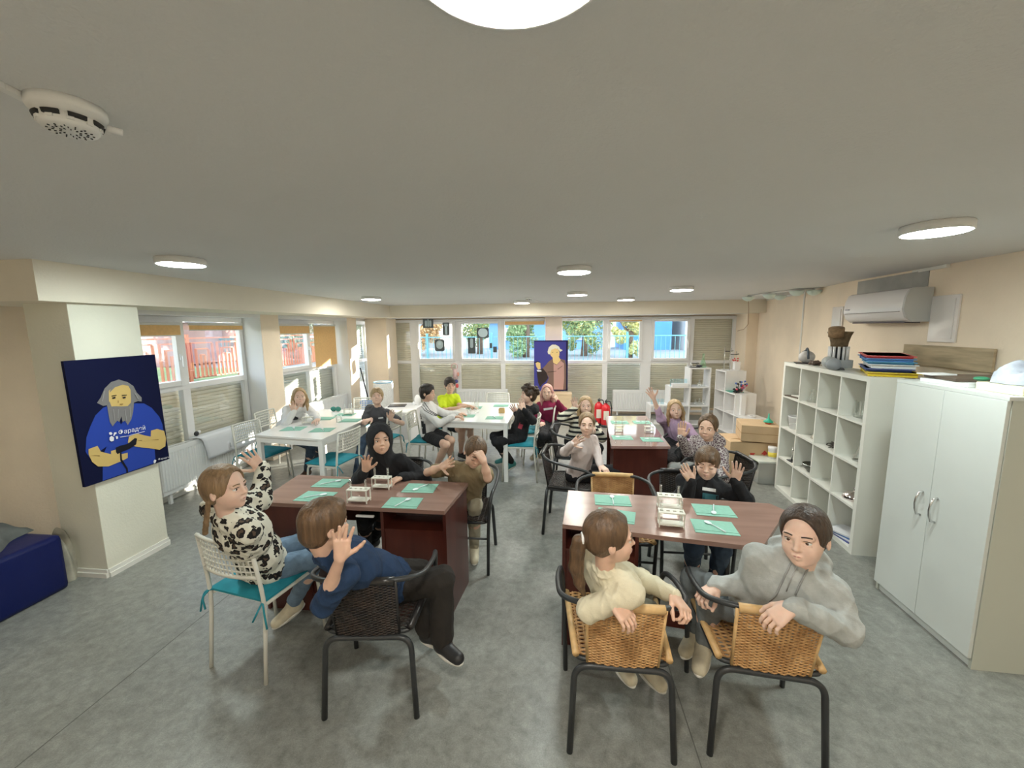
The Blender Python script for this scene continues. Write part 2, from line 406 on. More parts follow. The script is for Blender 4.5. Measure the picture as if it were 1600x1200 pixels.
blind('x', YB-.10, bx(790), bx(851), 2.04, Y(820, 507, YB-.1).z, 'orange roller blind left of the back pillar')
blind('x', YB-.10, bx(886), bx(941), 2.04, Y(915, 500, YB-.1).z, 'thin orange roller blind right of the back pillar')
blind('x', YB-.10, bx(951), bx(1001), 2.04, Y(975, 502, YB-.1).z, 'orange roller blind over the yellow tree')
blind('x', YB-.10, bx(1019), bx(1075), 2.04, Y(1045, 498, YB-.1).z, 'narrow orange roller blind over the blue house')

# ------------------------------------------------------------------ outside
m_grass = mat('grass', (.13, .20, .07), .9, var=.3, scale=3)
m_pave = mat('paving', (.28, .28, .27), .9, var=.1, scale=2)
tag(MB().b2((-40, 9.6, .6), (40, 60, .85)).build('ground_back', m_pave), 'paved ground outside the back windows', kind='structure')
tag(MB().b2((-40, -5, .5), (-4.9, 9.6, .95)).build('ground_left', m_grass), 'grass strip outside the left windows', kind='structure')
m_fence = mat('fence_red', (.62, .20, .11), .5)
def meander_fence():
    # world frame : runs along y at x = -6.6
    e = empty('meander_fence', (-6.8, 8, .95), label='orange-red metal fence with a meander pattern outside the left windows', cat='fence')
    pat = MB(); posts = MB(); X0 = 0; H = .82; per = 1.2; y0, y1 = -6, 9
    def q(ya, yb, za, zb, mb): mb.b2((-.02, min(ya, yb), min(za, zb)), (.02, max(ya, yb)+.001, max(za, zb)+.001))
    t = .024
    q(y0, y1, H-t, H, pat); q(y0, y1, .05, .05+t, pat)
    y = y0
    while y < y1:
        MB.b2(posts, (-.03, y-.03, 0), (.03, y+.03, H+.06))
        for s0 in (0.0, .6):
            a = y+s0+.06
            q(a, a+t, .05, H*.55, pat); q(a, a+.48, H*.86, H*.86+t, pat); q(a+.0, a+t, H*.55, H*.86, pat); q(a+.48, a+.48+t, .05, H*.86, pat)
            q(a+.1, a+.1+t, .05, H*.72, pat); q(a+.1, a+.38, H*.72, H*.72+t, pat); q(a+.38, a+.38+t, .05, H*.72, pat)
            q(a+.2, a+.2+t, .05, H*.58, pat); q(a+.2, a+.29, H*.58, H*.58+t, pat); q(a+.29, a+.29+t, .05, H*.58, pat)
        y += per
    pat.build('fence_pattern', m_fence, e); posts.build('fence_posts', m_fence, e); return e
meander_fence()
m_brickw = mat('far_stone', (.33, .31, .30), .9, var=.25, scale=1.5)
m_brickr = mat('far_brick', (.38, .22, .19), .9, var=.2, scale=2)
def house(name, lo, hi, wallm, label, wins, roofm=None, cat='building'):
    e = empty(name, ((lo[0]+hi[0])/2, (lo[1]+hi[1])/2, lo[2]), label=label, cat=cat); o = Vector(e.location)
    b = MB().b2(Vector(lo)-o, Vector(hi)-o); b.build('wall', wallm, e)
    r = MB().b2(Vector((lo[0]-.2, lo[1]-.2, hi[2]))-o, Vector((hi[0]+.2, hi[1]+.2, hi[2]+.25))-o); r.build('roof', roofm or m_brickw, e)
    for (c, s) in wins:
        f = MB().box(Vector(c)-o, s); fo = f.build('window', m_white, e)
        g = MB().box(Vector(c)-o, [s[0]*.82+.0 if s[0] > .3 else s[0]+.03, s[1]*.82 if s[1] > .3 else s[1]+.03, s[2]*.84]); g.build('pane', mat('far_pane', (.3, .36, .42), .2), fo)
    return e
house('stone_building', (-22, 2, .9), (-14, 12, 5.2), m_brickw, 'grey stone building far outside the left windows', [((-13.95, y, z), (.1, 1, 1.2)) for y in (3.5, 6, 8.5, 11) for z in (2.6, 4.2)])
house('brick_shed', (-13.5, 7.5, .9), (-11, 14, 2.15), m_brickr, 'low red brick shed behind the meander fence', [((-10.95, 9, 1.7), (.1, .8, .4))])
m_blue = mat('blue_wall', (.08, .28, .50), .7, var=.05, scale=2)
house('blue_building', (3.0, 19, .8), (5.05, 22, 3.6), m_blue, 'bright blue building wall outside the last open back window', [((3.6, 18.95, 2.9), (.7, .1, .8))])
house('white_building', (5.5, 18.6, .8), (12, 22, 3.6), mat('white_wall', (.5, .5, .49), .8), 'white building with barred window beside the blue wall', [((6.3, 18.55, 2.2), (1.0, .1, 1.1)), ((9, 18.55, 2.2), (1.6, .1, 1.2))])
house('blue_kiosk', (-3.4, 20, .8), (2.2, 22, 2.2), mat('kiosk_blue', (.2, .42, .72), .6, var=.1, scale=1), 'low blue kiosk seen under the trees', [((-2, 19.95, 1.6), (1.2, .1, .6)), ((1.0, 19.95, 1.6), (1.0, .1, .6))])
house('pale_building', (-16, 22, .8), (-6.5, 28, 8), mat('pale_wall', (.42, .40, .37), .8, var=.06, scale=1), 'pale building seen through the x-ray film window', [((x, 21.95, z), (1.1, .1, 1.5)) for x in (-14, -11.5, -9, -7.4) for z in (2.2, 5.6)])
# railing at back
def railing():
    e = empty('railing', (0, 12.2, .85), label='thin green-blue railing outside the back windows', cat='railing')
    m = mat('rail_teal', (.12, .34, .36), .5); p = MB(); q = MB(); q2 = MB()
    for i in range(int(24/.13)): q.b2((-12+i*.13, -.008, .06), (-12+i*.13+.012, .008, .78))
    for z in (.06, .78): p.b2((-12, -.02, z-.015), (12, .02, z+.015))
    for i in range(13): q2.b2((-12+i*2-.03, -.03, 0), (-12+i*2+.03, .03, .9))
    p.build('rail', m, e); q.build('bars', m, e)['kind'] = 'stuff'; q2.build('posts', m, e)
railing()
m_trunk = mat('bark', (.2, .14, .1), .9, var=.2, scale=10)
def tree(x, y, z0, h, r, cols, label, seed):
    rnd = np.random.RandomState(seed)
    e = empty('tree', (x, y, z0), label=label, cat='tree', group='trees outside the windows')
    t = MB(); t.tube([(0, 0, 0), (.05, 0, h*.35), (.0, .05, h*.6), (.1, 0, h*.85)], .1, 8, rs=[.13, .1, .08, .03])
    for k in range(7):
        a = rnd.rand()*6.28; z = h*(.3+.4*rnd.rand()); t.tube([(0, 0, z), (math.cos(a)*r*.4, math.sin(a)*r*.4, z+h*.15), (math.cos(a)*r*.8, math.sin(a)*r*.8, z+h*.28)], .04, 6, rs=[.045, .03, .012])
    t.build('trunk', m_trunk, e)
    N = 11000; cl = []
    for k in range(26):
        a = rnd.rand()*6.28; rr = r*rnd.rand()**.5*.8; cl.append((math.cos(a)*rr, math.sin(a)*rr, h*(.12+.82*rnd.rand()), r*(.20+.22*rnd.rand())))
    cl = np.array(cl); idx = rnd.randint(0, len(cl), N); d = rnd.randn(N, 3); d /= np.linalg.norm(d, axis=1)[:, None]
    c = cl[idx, :3]+d*(cl[idx, 3]*(.6+.4*rnd.rand(N)))[:, None]
    u = rnd.randn(N, 3); u /= np.linalg.norm(u, axis=1)[:, None]; w = np.cross(u, rnd.randn(N, 3)); w /= np.linalg.norm(w, axis=1)[:, None]
    s = (.03+.035*rnd.rand(N))[:, None]
    V = np.stack([c-u*s, c-w*s*.5, c+u*s, c+w*s*.5], 1).reshape(-1, 3)
    me = bpy.data.meshes.new('foliage'); me.from_pydata(V.tolist(), [], [(4*i, 4*i+1, 4*i+2, 4*i+3) for i in range(N)])
    for j, cc in enumerate(cols): me.materials.append(mat('leaf_%d_%d_%d' % tuple(int(q*100) for q in cc), cc, .7))
    me.polygons.foreach_set('material_index', rnd.randint(0, len(cols), N)); me.update()
    o = bpy.data.objects.new('foliage', me); COL.objects.link(o); o.parent = e; return e
G1 = [(.22, .36, .15), (.32, .46, .2), (.42, .52, .28)]; Yl = [(.72, .66, .24), (.55, .56, .22), (.8, .75, .38)]; Or = [(.75, .45, .18), (.8, .62, .32), (.55, .35, .18)]
for a_ in [(-5.6, 15.6, .8, 2.7, 1.1, Or, 'orange autumn tree outside the left x-ray film window', 1), (-3.2, 16.5, .8, 2.9, 1.0, G1+Yl[:1], 'green tree outside the second x-ray film window', 2),
    (-1.15, 14.6, .8, 2.7, .95, G1, 'dense green tree left of the back pillar', 3), (.95, 15.2, .8, 2.7, 1.0, G1+Yl[:1], 'green tree right of the back pillar', 4),
    (2.35, 13.9, .8, 2.3, .62, Yl+G1[2:], 'yellow-green tree outside the fifth open back window', 5), (-9.0, 4.4, .95, 2.6, .9, G1, 'green tree outside the first left window', 6), (-8.6, 12.6, .95, 2.4, .8, [(.55, .5, .4), (.4, .45, .3)], 'pale bushy tree outside the second left window', 7)]: tree(*a_)
# ------------------------------------------------------------------ ceiling lamps
m_lampbody = mat('lamp_body', (.82, .82, .80), .5)
m_cool = mat('lamp_cool', (1, 1, 1), .5, emit=(.88, 1.0, .97), estr=LAMP_W)
m_warm = mat('lamp_warm', (1, 1, 1), .5, emit=(1.0, .96, .86), estr=LAMP_W)
def lamp(loc, r, label, m):
    e = empty('ceiling_lamp', (loc[0], loc[1], ZC), label=label, cat='lamp', group='round ceiling lamps')
    h = .042; b = MB(); b.lathe([(r*.96, 0), (r, -.006), (r, -h+.006), (r*.985, -h), (r*.93, -h), (r*.93, -h+.006), (0.001, -h+.006)][:], n=48, caps=False); b.build('lamp_housing', m_lampbody, e)
    d = MB(); d.lathe([(r*.93, -h+.003), (r*.90, -h-.002), (r*.5, -h-.006), (.001, -h-.007)], n=48, caps=False); d.build('lamp_diffuser', m, e)
for (px, py, r, lab, m) in [(812, -58, .14, 'big bright ceiling lamp cut by the top edge of the photo', m_warm), (1462, 357, .135, 'cool ceiling lamp near the right wall above the air conditioner', m_cool),
    (283, 409, .14, 'cool ceiling lamp above the left windows', m_cool), (897, 422, .14, 'ceiling lamp above the gap between the front desks', m_cool), (580, 466, .14, 'warm ceiling lamp beside the beam corner', m_warm),
    (902, 459, .14, 'warm ceiling lamp behind the middle lamp', m_warm), (815, 472, .14, 'farthest ceiling lamp beside the far smoke detector', m_warm), (978, 467, .14, 'far ceiling lamp over the back right desk', m_warm), (1065, 451, .14, 'warm ceiling lamp toward the glass bowl track', m_warm)]:
    p = Z(px, py, ZC-.02)
    if py < 0: p = Z(815, 56, ZC-.048)-Vector((0, .14, 0))
    lamp((p.x, p.y), r, lab, m)
def detector(px, py, r, label, wire, full=True):
    p = Z(px, py, ZC-.03); e = empty('smoke_detector', (p.x, p.y, ZC), label=label, cat='smoke detector')
    b = MB(); b.lathe([(r, 0), (r*1.02, -.012), (r*.97, -.02), (r*.9, -.022), (r*.86, -.03)], n=40); b.build('detector_base', m_lampbody, e)
    h = MB(); h.lathe([(r*.80, -.02), (r*.78, -.044), (r*.70, -.052), (.001, -.053)], n=40, caps=False)
    for k in range(10):
        a = 2*PI*k/10; h.box((r*.78*math.cos(a), r*.78*math.sin(a), -.034), (.006, .012, .02), Matrix.Rotation(a, 3, 'Z'))
    h.build('detector_head', m_lampbody, e)
    dk = mat('detector_dark', (.02, .02, .02), .6)
    s = MB()
    for k in range(8):
        a0 = 2*PI*k/8+.1; s.tube([(r*.795*math.cos(a0+t*.11), r*.795*math.sin(a0+t*.11), -.033) for t in range(6)], .0065, 5)
    s.build('detector_slots', dk, e)
    if full:
        v = MB()
        for ring, cnt in ((.25, 10), (.42, 16), (.56, 14)):
            for k in range(cnt): v.box((r*ring*math.cos(2*PI*k/cnt), r*ring*math.sin(2*PI*k/cnt), -.0535), (.004, .0015, .002), Matrix.Rotation(2*PI*k/cnt, 3, 'Z'))
        v.build('detector_vents', dk, e); l = MB().cyl((r*.7, r*.65, -.03), (r*1.0, r*.9, -.034), .007, n=10); l.build('indicator_light', m_white, e)
    w = MB(); wp = [Vector(q)-Vector((p.x, p.y, ZC)) for q in wire]
    for a, c in zip(wp[:-1], wp[1:]):
        d = (c-a); R = Matrix.Rotation(math.atan2(d.y, d.x), 3, 'Z'); w.box((a+c)/2+Vector((0, 0, -.006)), (d.length, .018, .012), R, bev=.002)
    w.build('cable_channel', m_lampbody, e)
detector(108, 188, .062, 'white smoke detector with black slots on the ceiling at the upper left', [Z(48, 154, ZC), Z(0, 129, ZC), Z(-60, 98, ZC)])
detector(826, 468, .05, 'small far smoke detector beside the farthest ceiling lamp', [Z(830, 467, ZC), Z(858, 474, ZC)], False)

# track with glass bowls
m_bowl = mat('frosted_bowl', (.72, .85, .80), .3)
e = empty('track_lamp', (3.05, 6.0, ZC), label='ceiling track with pale green glass bowl lamps along the right wall', cat='lamp')
bowls = [Z(px, py, ZC-.05) for px, py in [(1169, 466), (1202, 462), (1219, 464), (1245, 457), (1272, 456)]]
t = MB(); t.tube([Vector((q.x, q.y, ZC-.015))-Vector(e.location) for q in (bowls[0], bowls[1], bowls[3], bowls[4])], .012, 8); t.build('track_rail', m_lampbody, e)
for q in bowls:
    b = MB(); c = Vector((q.x, q.y, ZC-.02))-Vector(e.location)
    b.lathe([(.012, 0), (.02, -.004), (.085, -.012), (.082, -.03), (.06, -.058), (.03, -.074), (.001, -.078)], c=c, n=24, caps=False); b.build('glass_bowl', m_bowl, e)
wr = MB(); q = bowls[0]; q = Vector((q.x, q.y, ZC-.03))-Vector(e.location)
wr.tube([q, q+Vector((.02, 0, -.2)), q+Vector((.03, .0, -.42)), q+Vector((-.03, 0, -.5)), q+Vector((-.12, .02, -.53))], .004, 6); wr.build('cord', mat('brown_cord', (.4, .25, .15), .7), e)

# ------------------------------------------------------------------ right wall fittings
xw = rwx(4.1)
xw = rwx(4.24)
e = empty('air_conditioner', (xw, 4.24, 2.04), rz=math.atan2(.16, 2.05)*-1, label='glossy white wall air conditioner above the shelf unit', cat='air conditioner')
m_ac = mat('ac_plastic', (.82, .80, .80), .12, spec=.6)
prof = [(-.01, -.14), (-.14, -.14), (-.19, -.10), (-.215, -.03), (-.205, .07), (-.18, .135), (-.15, .15), (-.01, .15)]
L0, L1 = -.35, .48
b = MB(); b.smooth = True; V = [(x, L0, z) for x, z in prof]+[(x, L1, z) for x, z in prof]; k = len(prof)
b.add(V, [(i, (i+1) % k, k+(i+1) % k, k+i) for i in range(k)]); b.smooth = False; b.add([(x, L0, z) for x, z in prof]+[(x, L1, z) for x, z in prof], [tuple(range(k)), tuple(range(2*k-1, k-1, -1))])
b.build('ac_body', m_ac, e, fixn=True)
b = MB().b2((-.217, L0+.03, -.052), (-.208, L1-.03, -.046)); b.build('panel_gap', mat('ac_gap', (.35, .33, .33), .6), e)
b = MB().b2((-.15, L0+.05, -.149), (-.03, L1-.05, -.139), bev=.003); b.build('air_flap', mat('ac_dark', (.08, .06, .08), .4), e)
b = MB().b2((-.2235, L1-.10, -.012), (-.212, L1-.04, -.004)); b.build('badge', mat('ac_badge', (.2, .2, .25), .4), e)
ms = mat('ac_side', (.55, .55, .53), .5)
b = MB(); b.poly([(x, L0-.004, z) for x, z in prof], -.02, (0, 1, 0)); b.build('side_cap', ms, e, fixn=True)
tag(MB().poly([(rwx(4.9)-.006, 4.9, 2.2), (rwx(4.9), 4.9, 2.2), (rwx(3.95), 3.95, 2.2), (rwx(3.95)-.006, 3.95, 2.2)], .14, (0, 0, 1)).build('wall_right_shade', mat('recess_shade_grey', (.42, .42, .40), .8, var=.1, scale=6), fixn=True), 'shade of the recess above the air conditioner, painted as a grey band', kind='structure')  # flat grey band on the wall stands in for the recess shade
def wall_panel(y0, y1, z0, z1, label):
    ym_ = (y0+y1)/2; e = empty('access_panel', (rwx(ym_), ym_, (z0+z1)/2), rz=-math.atan2(rwx(y1)-rwx(y0), y1-y0), label=label, cat='panel'); h = (z1-z0)/2; w = (y1-y0)/2
    mm = mat('panel_gloss', (.80, .76, .74), .15)
    f = MB(); f.b2((-.016, -w, -h), (0, w, h), bev=.004); f.build('panel_frame', mm, e)
    d = MB(); d.b2((-.022, -w+.03, -h+.03), (-.014, w-.03, h-.03), bev=.004); d.build('panel_door', mat('panel_door', (.80, .77, .75), .12, bump=.15, bscale=8), e)
wall_panel(3.60, 3.87, 1.73, 2.11, 'glossy white access panel right of the air conditioner')
wall_panel(5.10, 5.36, 1.78, 2.09, 'white access panel half hidden left of the air conditioner')
# long cable duct going down to the shelf
q = X(1232, 500, 3.5); yy = 6.35; 
duct = MB().b2((rwx(yy)-.016, yy-.012, 1.2), (rwx(yy)-.001, yy+.012, ZC), bev=.003).build('cable_duct', m_base); tag(duct, 'thin vertical cable duct on the right wall above the shelf unit', 'cable duct')
# stained wooden board leaning behind the trays
yb0, yb1 = 3.25, 4.1
bd = MB(); bd.poly([(rwx(yb0)-.03, yb0, 1.53), (rwx(yb0)-.012, yb0, 1.53), (rwx(yb1)-.012, yb1, 1.53), (rwx(yb1)-.03, yb1, 1.53)], .17, (0, 0, 1))
tag(bd.build('wooden_board', mat('raw_board', (.50, .40, .26), .7, var=.25, scale=3, stretch=(1, 1, 9)), fixn=True), 'bare brown wooden board on the wall behind the coloured trays', 'board')

# ------------------------------------------------------------------ shelf unit 4x4
m_lam = mat('white_laminate', (.78, .78, .72), .5, var=.02, scale=3)
m_back = mat('shelf_back', (.62, .62, .52), .7)
sfx, sfy = 2.41, 3.42; ang = -math.atan2(.125, 1.47)
SH = empty('shelf_unit', (sfx, sfy, 0), rz=ang, label='white open shelf unit with sixteen square compartments by the right wall', cat='shelf')
SHW, SHH, SHD = 1.47, 1.475, .30
def shl(x, y, z): return SH.matrix_basis @ Vector((x, y, z))
b = MB(); T = .04
b.b2((0, 0, 0), (SHD, T, SHH)).build('side_panel', m_lam, SH); MB().b2((0, SHW-T, 0), (SHD, SHW, SHH)).build('side_panel', m_lam, SH)
MB().b2((0, T, SHH-T), (SHD, SHW-T, SHH)).build('top_board', m_lam, SH); MB().b2((0, T, 0), (SHD, SHW-T, T)).build('bottom_board', m_lam, SH)
cw = (SHW-2*T-3*.018)/4; chh = (SHH-2*T-3*.018)/4
for i in range(1, 4):
    yv = T+i*cw+(i-1)*.018; MB().b2((.004, yv, T), (SHD-.01, yv+.018, SHH-T)).build('divider', m_lam, SH)
    zv = T+i*chh+(i-1)*.018
    MB().b2((.002, T, zv), (SHD-.01, SHW-T, zv+.018)).build('shelf_board', m_lam, SH)
MB().b2((SHD-.008, .01, .01), (SHD-.002, SHW-.01, SHH-.01)).build('back_panel', m_back, SH)
def cell(col, row, fx=.5, fy=.5):   # col 0 = nearest the camera, row 0 = top ; floor point of a compartment
    fx = .12+.45*fx; fy = min(.8, fy+.12); y = T+col*(cw+.018)+cw*fy; z = T+(3-row)*(chh+.018) if row < 3 else T
    return shl(.03+(SHD-.06)*fx, y, z)
# ------------------------------------------------------------------ small glassware makers
m_gl = glass('lab_glass', (.95, .97, .96), .20, .12)
m_glb = glass('lab_glass_blue', (.8, .93, .97), .12)
def flask(loc, label, h=.12, r=.04, mm=None, name='flask', cat='flask', group=None, liquid=None):
    e = empty(name, loc, label=label, cat=cat, group=group)
    b = MB(); b.lathe([(.001, 0), (r*.95, 0), (r, .006), (r*.9, h*.2), (r*.32, h*.68), (r*.3, h*.95), (r*.38, h)], n=18, caps=False); b.build('flask_glass', mm or m_gl, e)
    if liquid: MB().lathe([(.001, .003), (r*.88, .003), (r*.88, h*.12), (r*.65, h*.35), (.001, h*.35)], n=16, caps=False).build('liquid', liquid, e)
    return e
def beaker(loc, label, h=.09, r=.033, mm=None, group=None):
    e = empty('beaker', loc, label=label, cat='beaker', group=group)
    MB().lathe([(.001, 0), (r*.96, 0), (r, .004), (r, h*.96), (r*1.08, h)], n=18, caps=False).build('beaker_glass', mm or m_gl, e); return e
m_metal = mat('chrome', (.75, .75, .75), .2, metal=1)
m_blk = mat('black_plastic', (.03, .03, .035), .45)
def labstand(loc, label, h=.45, col=None):
    e = empty('lab_stand', loc, label=label, cat='lab stand')
    MB().b2((-.09, -.05, 0), (.09, .05, .01), bev=.003).build('stand_base', col or m_blk, e)
    MB().cyl((-.06, 0, .01), (-.06, 0, h), .006).build('stand_rod', m_metal, e)
    MB().tube([(-.06, 0, h*.8), (.02, 0, h*.8), (.09, .02, h*.82)], .007, 8).build('clamp', m_blk, e)
    MB().cyl((.05, .01, h*.4), (.05, .01, h*.95), .009).build('burette', m_gl, e); return e
# items in the shelf unit (col 0 nearest)
e = empty('dark_tray', cell(3, 0, .5, .5), rz=.1, label='flat dark tray in the top far compartment of the white shelf', cat='tray')
MB().b2((-.1, -.11, 0), (.1, .11, .012), bev=.004).build('tray_body', mat('tray_brown', (.1, .07, .05), .5), e); MB().b2((-.07, -.08, .012), (.05, .04, .022)).build('tray_card', m_lam, e)
flask(cell(2, 0, .3, .75), 'clear conical flask far left in the second top compartment', .13, .045); flask(cell(2, 0, .6, .5), 'clear conical flask in the middle of the second top compartment', .13, .04)
flask(cell(2, 0, .4, .15), 'pink-red flask in the second top compartment', .12, .04, liquid=mat('red_liquid', (.75, .05, .12), .3))
flask(cell(1, 0, .7, .25), 'tall clear bottle in the third top compartment', .24, .045, name='glass_bottle', cat='bottle')
beaker(cell(0, 0, .5, .6), 'left beaker in the nearest top compartment', .14, .04); beaker(cell(0, 0, .55, .3), 'right beaker in the nearest top compartment', .15, .04); beaker(cell(0, 0, .8, .1), 'beaker at the wall of the nearest top compartment', .13, .035)
e = empty('bucket', cell(3, 1, .5, .5), label='small white bucket in the far compartment of the second row', cat='bucket')
MB().lathe([(.001, .002), (.075, .002), (.09, .13), (.096, .135), (.092, .14), (.085, .13), (.07, .01)], n=24, caps=False).build('bucket_body', m_white, e); MB().tube([(.0, .09, .12), (-.06, .06, .07), (-.09, 0, .05), (-.06, -.06, .07), (0, -.09, .12)], .003, 6).build('handle', m_metal, e)
e = empty('desk_bell', cell(2, 1, .5, .35), label='small metal bell in the second row of the white shelf', cat='bell')
MB().lathe([(.05, 0), (.05, .01), (.035, .03), (.012, .045), (.012, .06), (.02, .07), (.001, .09)], n=20).build('bell_body', mat('old_metal', (.35, .33, .28), .35, metal=.8), e)
rnd = random.Random(3)
def tangle(loc, label, col, r=.07, k=10, name='cable_tangle', cat='cables', th=.005):
    b = MB()
    for i in range(k):
        c = [(rnd.uniform(-r, r), rnd.uniform(-r, r), rnd.uniform(th, r*.9)) for _ in range(5)]; c[0] = (*c[0][:2], th); b.tube(fillet(c, r*.5, 4), th, 6)
    o = b.build(name, col, None, loc=loc); tag(o, label, cat); return o
tangle(cell(1, 1, .5, .35), 'tangle of dark metal clamps in the third compartment of the second row', mat('dark_metal', (.08, .07, .06), .4, metal=.5))
flask(cell(0, 1, .4, .35), 'conical flask with open neck in the nearest compartment of the second row', .17, .055)
labstand(cell(3, 2, .5, .3), 'small black clamp stand in the far compartment of the third row', .16)
e = empty('bowl', cell(2, 2, .5, .4), label='dark glass bowl with a metal rim in the third row', cat='bowl'); MB().lathe([(.001, .003), (.05, .003), (.09, .05), (.095, .075), (.09, .07), (.045, .01)], n=24, caps=False).build('bowl_body', mat('smoke_glass', (.12, .12, .10), .15), e); MB().tube(arc((0, 0, .078), .094, 0, 2*PI, 24), .004, 6).build('bowl_rim', m_metal, e)
e = empty('cloche', cell(0, 2, .5, .45), label='shiny rounded metal dish with a knob in the nearest compartment of the third row', cat='dish')
MB().lathe([(.085, 0), (.09, .01), (.08, .04), (.05, .06), (.012, .068), (.008, .085), (.014, .1), (.001, .11)], n=24).build('dish_body', mat('mirror_metal', (.8, .72, .72), .08, metal=1), e)
for i, (cc, dx) in enumerate([((.08, .1, .3), 0), ((.85, .85, .9), .015), ((.1, .2, .45), .03), ((.75, .75, .78), .045)]):
    o = MB().box((0, 0, .006), (.2, .26, .012)).build('magazine', mat('mag%d' % i, cc, .4)); p = cell(0, 3, .5, .45); o.location = (p.x, p.y, p.z+.0005+i*.0125); o.rotation_euler = (0, 0, .1+i*.12); tag(o, ['navy magazine at the bottom of the pile in the lowest near compartment', 'white magazine second from below in the lowest compartment pile', 'blue magazine second from the top of the lowest compartment pile', 'pale magazine on top of the pile in the lowest near compartment'][i], 'magazine', 'magazines in the shelf unit')
e = empty('small_box', cell(1, 3, .4, .2), label='small dark box on the floor board of the third bottom compartment', cat='box'); MB().b2((-.05, -.05, 0), (.05, .05, .03), bev=.003).build('box_body', m_blk, e); MB().b2((-.045, -.045, .03), (.045, .045, .034)).build('box_lid', mat('dkgrey', (.15, .15, .15), .5), e)

# things on top of the shelf unit
ZT = SHH
def ontop(x, y): 
    p = shl(x, y, ZT); return p
e = empty('helmet', ontop(.12, 1.25), rz=-.4, label='white ball-shaped head with a black strap on the far end of the shelf top', cat='helmet')
MB().ball((0, 0, .07), (.075, .065, .065)).build('shell', mat('pale_plastic', (.6, .58, .56), .5, var=.2, scale=12), e); MB().ball((-.0, .085, .085), (.045, .04, .055)).build('side_cup', mat('slate', (.06, .08, .1), .5), e)
MB().tube(fillet([(0, .09, .13), (0, .02, .165), (0, -.07, .14), (0, -.12, .06)], .04), .011, 8).build('strap', mat('slate', (.06, .08, .1), .5), e)
MB().b2((-.1, -.1, 0), (.08, .14, .006)).build('mat', m_blk, e)
tangle(ontop(.1, 1.03), 'small pile of dark metal weights beside the white ball head', mat('rust_dark', (.12, .08, .06), .5), .05, 9, 'weights', 'weights', .012)
e = empty('wooden_drum', ontop(.2, .84), label='drum-like stand with bark wood top and white striped legs', cat='stand')
m_bark = mat('dark_bark', (.16, .11, .06), .9, var=.4, scale=30, bump=.6)
MB().lathe([(.065, .19), (.07, .24), (.085, .30), (.1, .335), (.1, .34), (.001, .345)], n=20).build('bark_top', m_bark, e)
MB().cyl((-.06, -.04, .30), (-.075, -.06, .375), .062, n=20).build('wood_disc', mat('cut_wood', (.3, .19, .1), .8, var=.3, scale=25), e)
b = MB()
for k in range(12): b.cyl((.07*math.cos(k*PI/6), .07*math.sin(k*PI/6), .07), (.072*math.cos(k*PI/6), .072*math.sin(k*PI/6), .2), .011, n=8)
b.build('striped_legs', m_white, e); MB().cyl((0, 0, .07), (0, 0, .195), .058).build('dark_core', m_blk, e); MB().b2((-.085, -.085, 0), (.085, .085, .075), bev=.006).build('grey_base', mat('ltgrey', (.5, .53, .55), .5), e)
e = empty('projector_tube', ontop(.06, .66), rz=-.5, label='grey cylinder with a dark lens lying on the shelf top', cat='projector')
mg = mat('grey_tube', (.40, .43, .43), .45); MB().cyl((-.02, .12, .055), (0, -.06, .055), .055, n=24).build('tube_body', mg, e); MB().cyl((0, -.06, .055), (.01, -.18, .055), .05, n=24).build('tube_back', mat('grey_tube2', (.34, .36, .38), .5), e)
MB().cyl((-.022, .121, .055), (-.026, .14, .055), .045, n=24).build('lens', mat('lens', (.05, .1, .14), .15), e); MB().b2((.02, -.1, 0), (.09, .05, .01)).build('foot', m_blk, e)
def tray(z, cc, dy, dx, w, l, h, label, name='plastic_tray'):
    p = shl(.27+dx, .27+dy, ZT); e = empty(name, (p.x, p.y, ZT+z), rz=ang-.42+.03*random.uniform(-1, 1), label=label, cat='tray', group='stacked plastic trays')
    mm = mat('tray_'+'_'.join('%d' % int(q*99) for q in cc), cc, .35); b = MB(); b.box((0, 0, h*.5), (w*.9, l*.92, h), bev=.006); b.build('tray_body', mm, e)
    MB().box((0, 0, h-.003), (w, l, .006), bev=.002).build('tray_rim', mm, e); MB().box((-w*.46, l*.28, h*.6), (.012, .012, h*1.3), bev=.002).build('tray_clip', mm, e)
tray(.001, (.75, .55, .03), .0, .0, .32, .60, .035, 'yellow plastic tray at the bottom of the stack')
tray(.037, (.05, .08, .28), .02, -.01, .30, .52, .022, 'navy plastic tray just above the yellow one')
tray(.060, (.72, .76, .78), .0, .0, .29, .50, .034, 'white plastic tray in the middle of the stack')
tray(.095, (.08, .32, .52), .02, .0, .30, .52, .020, 'sky blue plastic tray above the white one')
tray(.116, (.08, .25, .60), .03, -.01, .30, .55, .024, 'blue plastic tray just under the red one')
tray(.141, (.62, .05, .06), .03, -.01, .30, .56, .020, 'red plastic tray on top of the stack')

# ------------------------------------------------------------------ two-door cabinet
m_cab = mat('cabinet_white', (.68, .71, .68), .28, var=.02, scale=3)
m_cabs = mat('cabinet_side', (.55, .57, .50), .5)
cn = Z(1516, 1046, 0); cf = Z(1391, 938, 0); ca = math.atan2(cf.x-cn.x, cf.y-cn.y)
CB = empty('cabinet', (cn.x, cn.y, 0), rz=-ca, label='tall white cabinet with two doors and curved handles at the right edge', cat='cabinet')
CW, CH, CD = .72, 1.515, .56
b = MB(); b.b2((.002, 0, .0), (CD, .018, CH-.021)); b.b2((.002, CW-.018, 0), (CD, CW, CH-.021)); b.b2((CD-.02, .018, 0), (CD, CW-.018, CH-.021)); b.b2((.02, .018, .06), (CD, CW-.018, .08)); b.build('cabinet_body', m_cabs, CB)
MB().b2((.012, .018, 0), (.03, CW-.018, .062)).build('plinth', m_cab, CB)
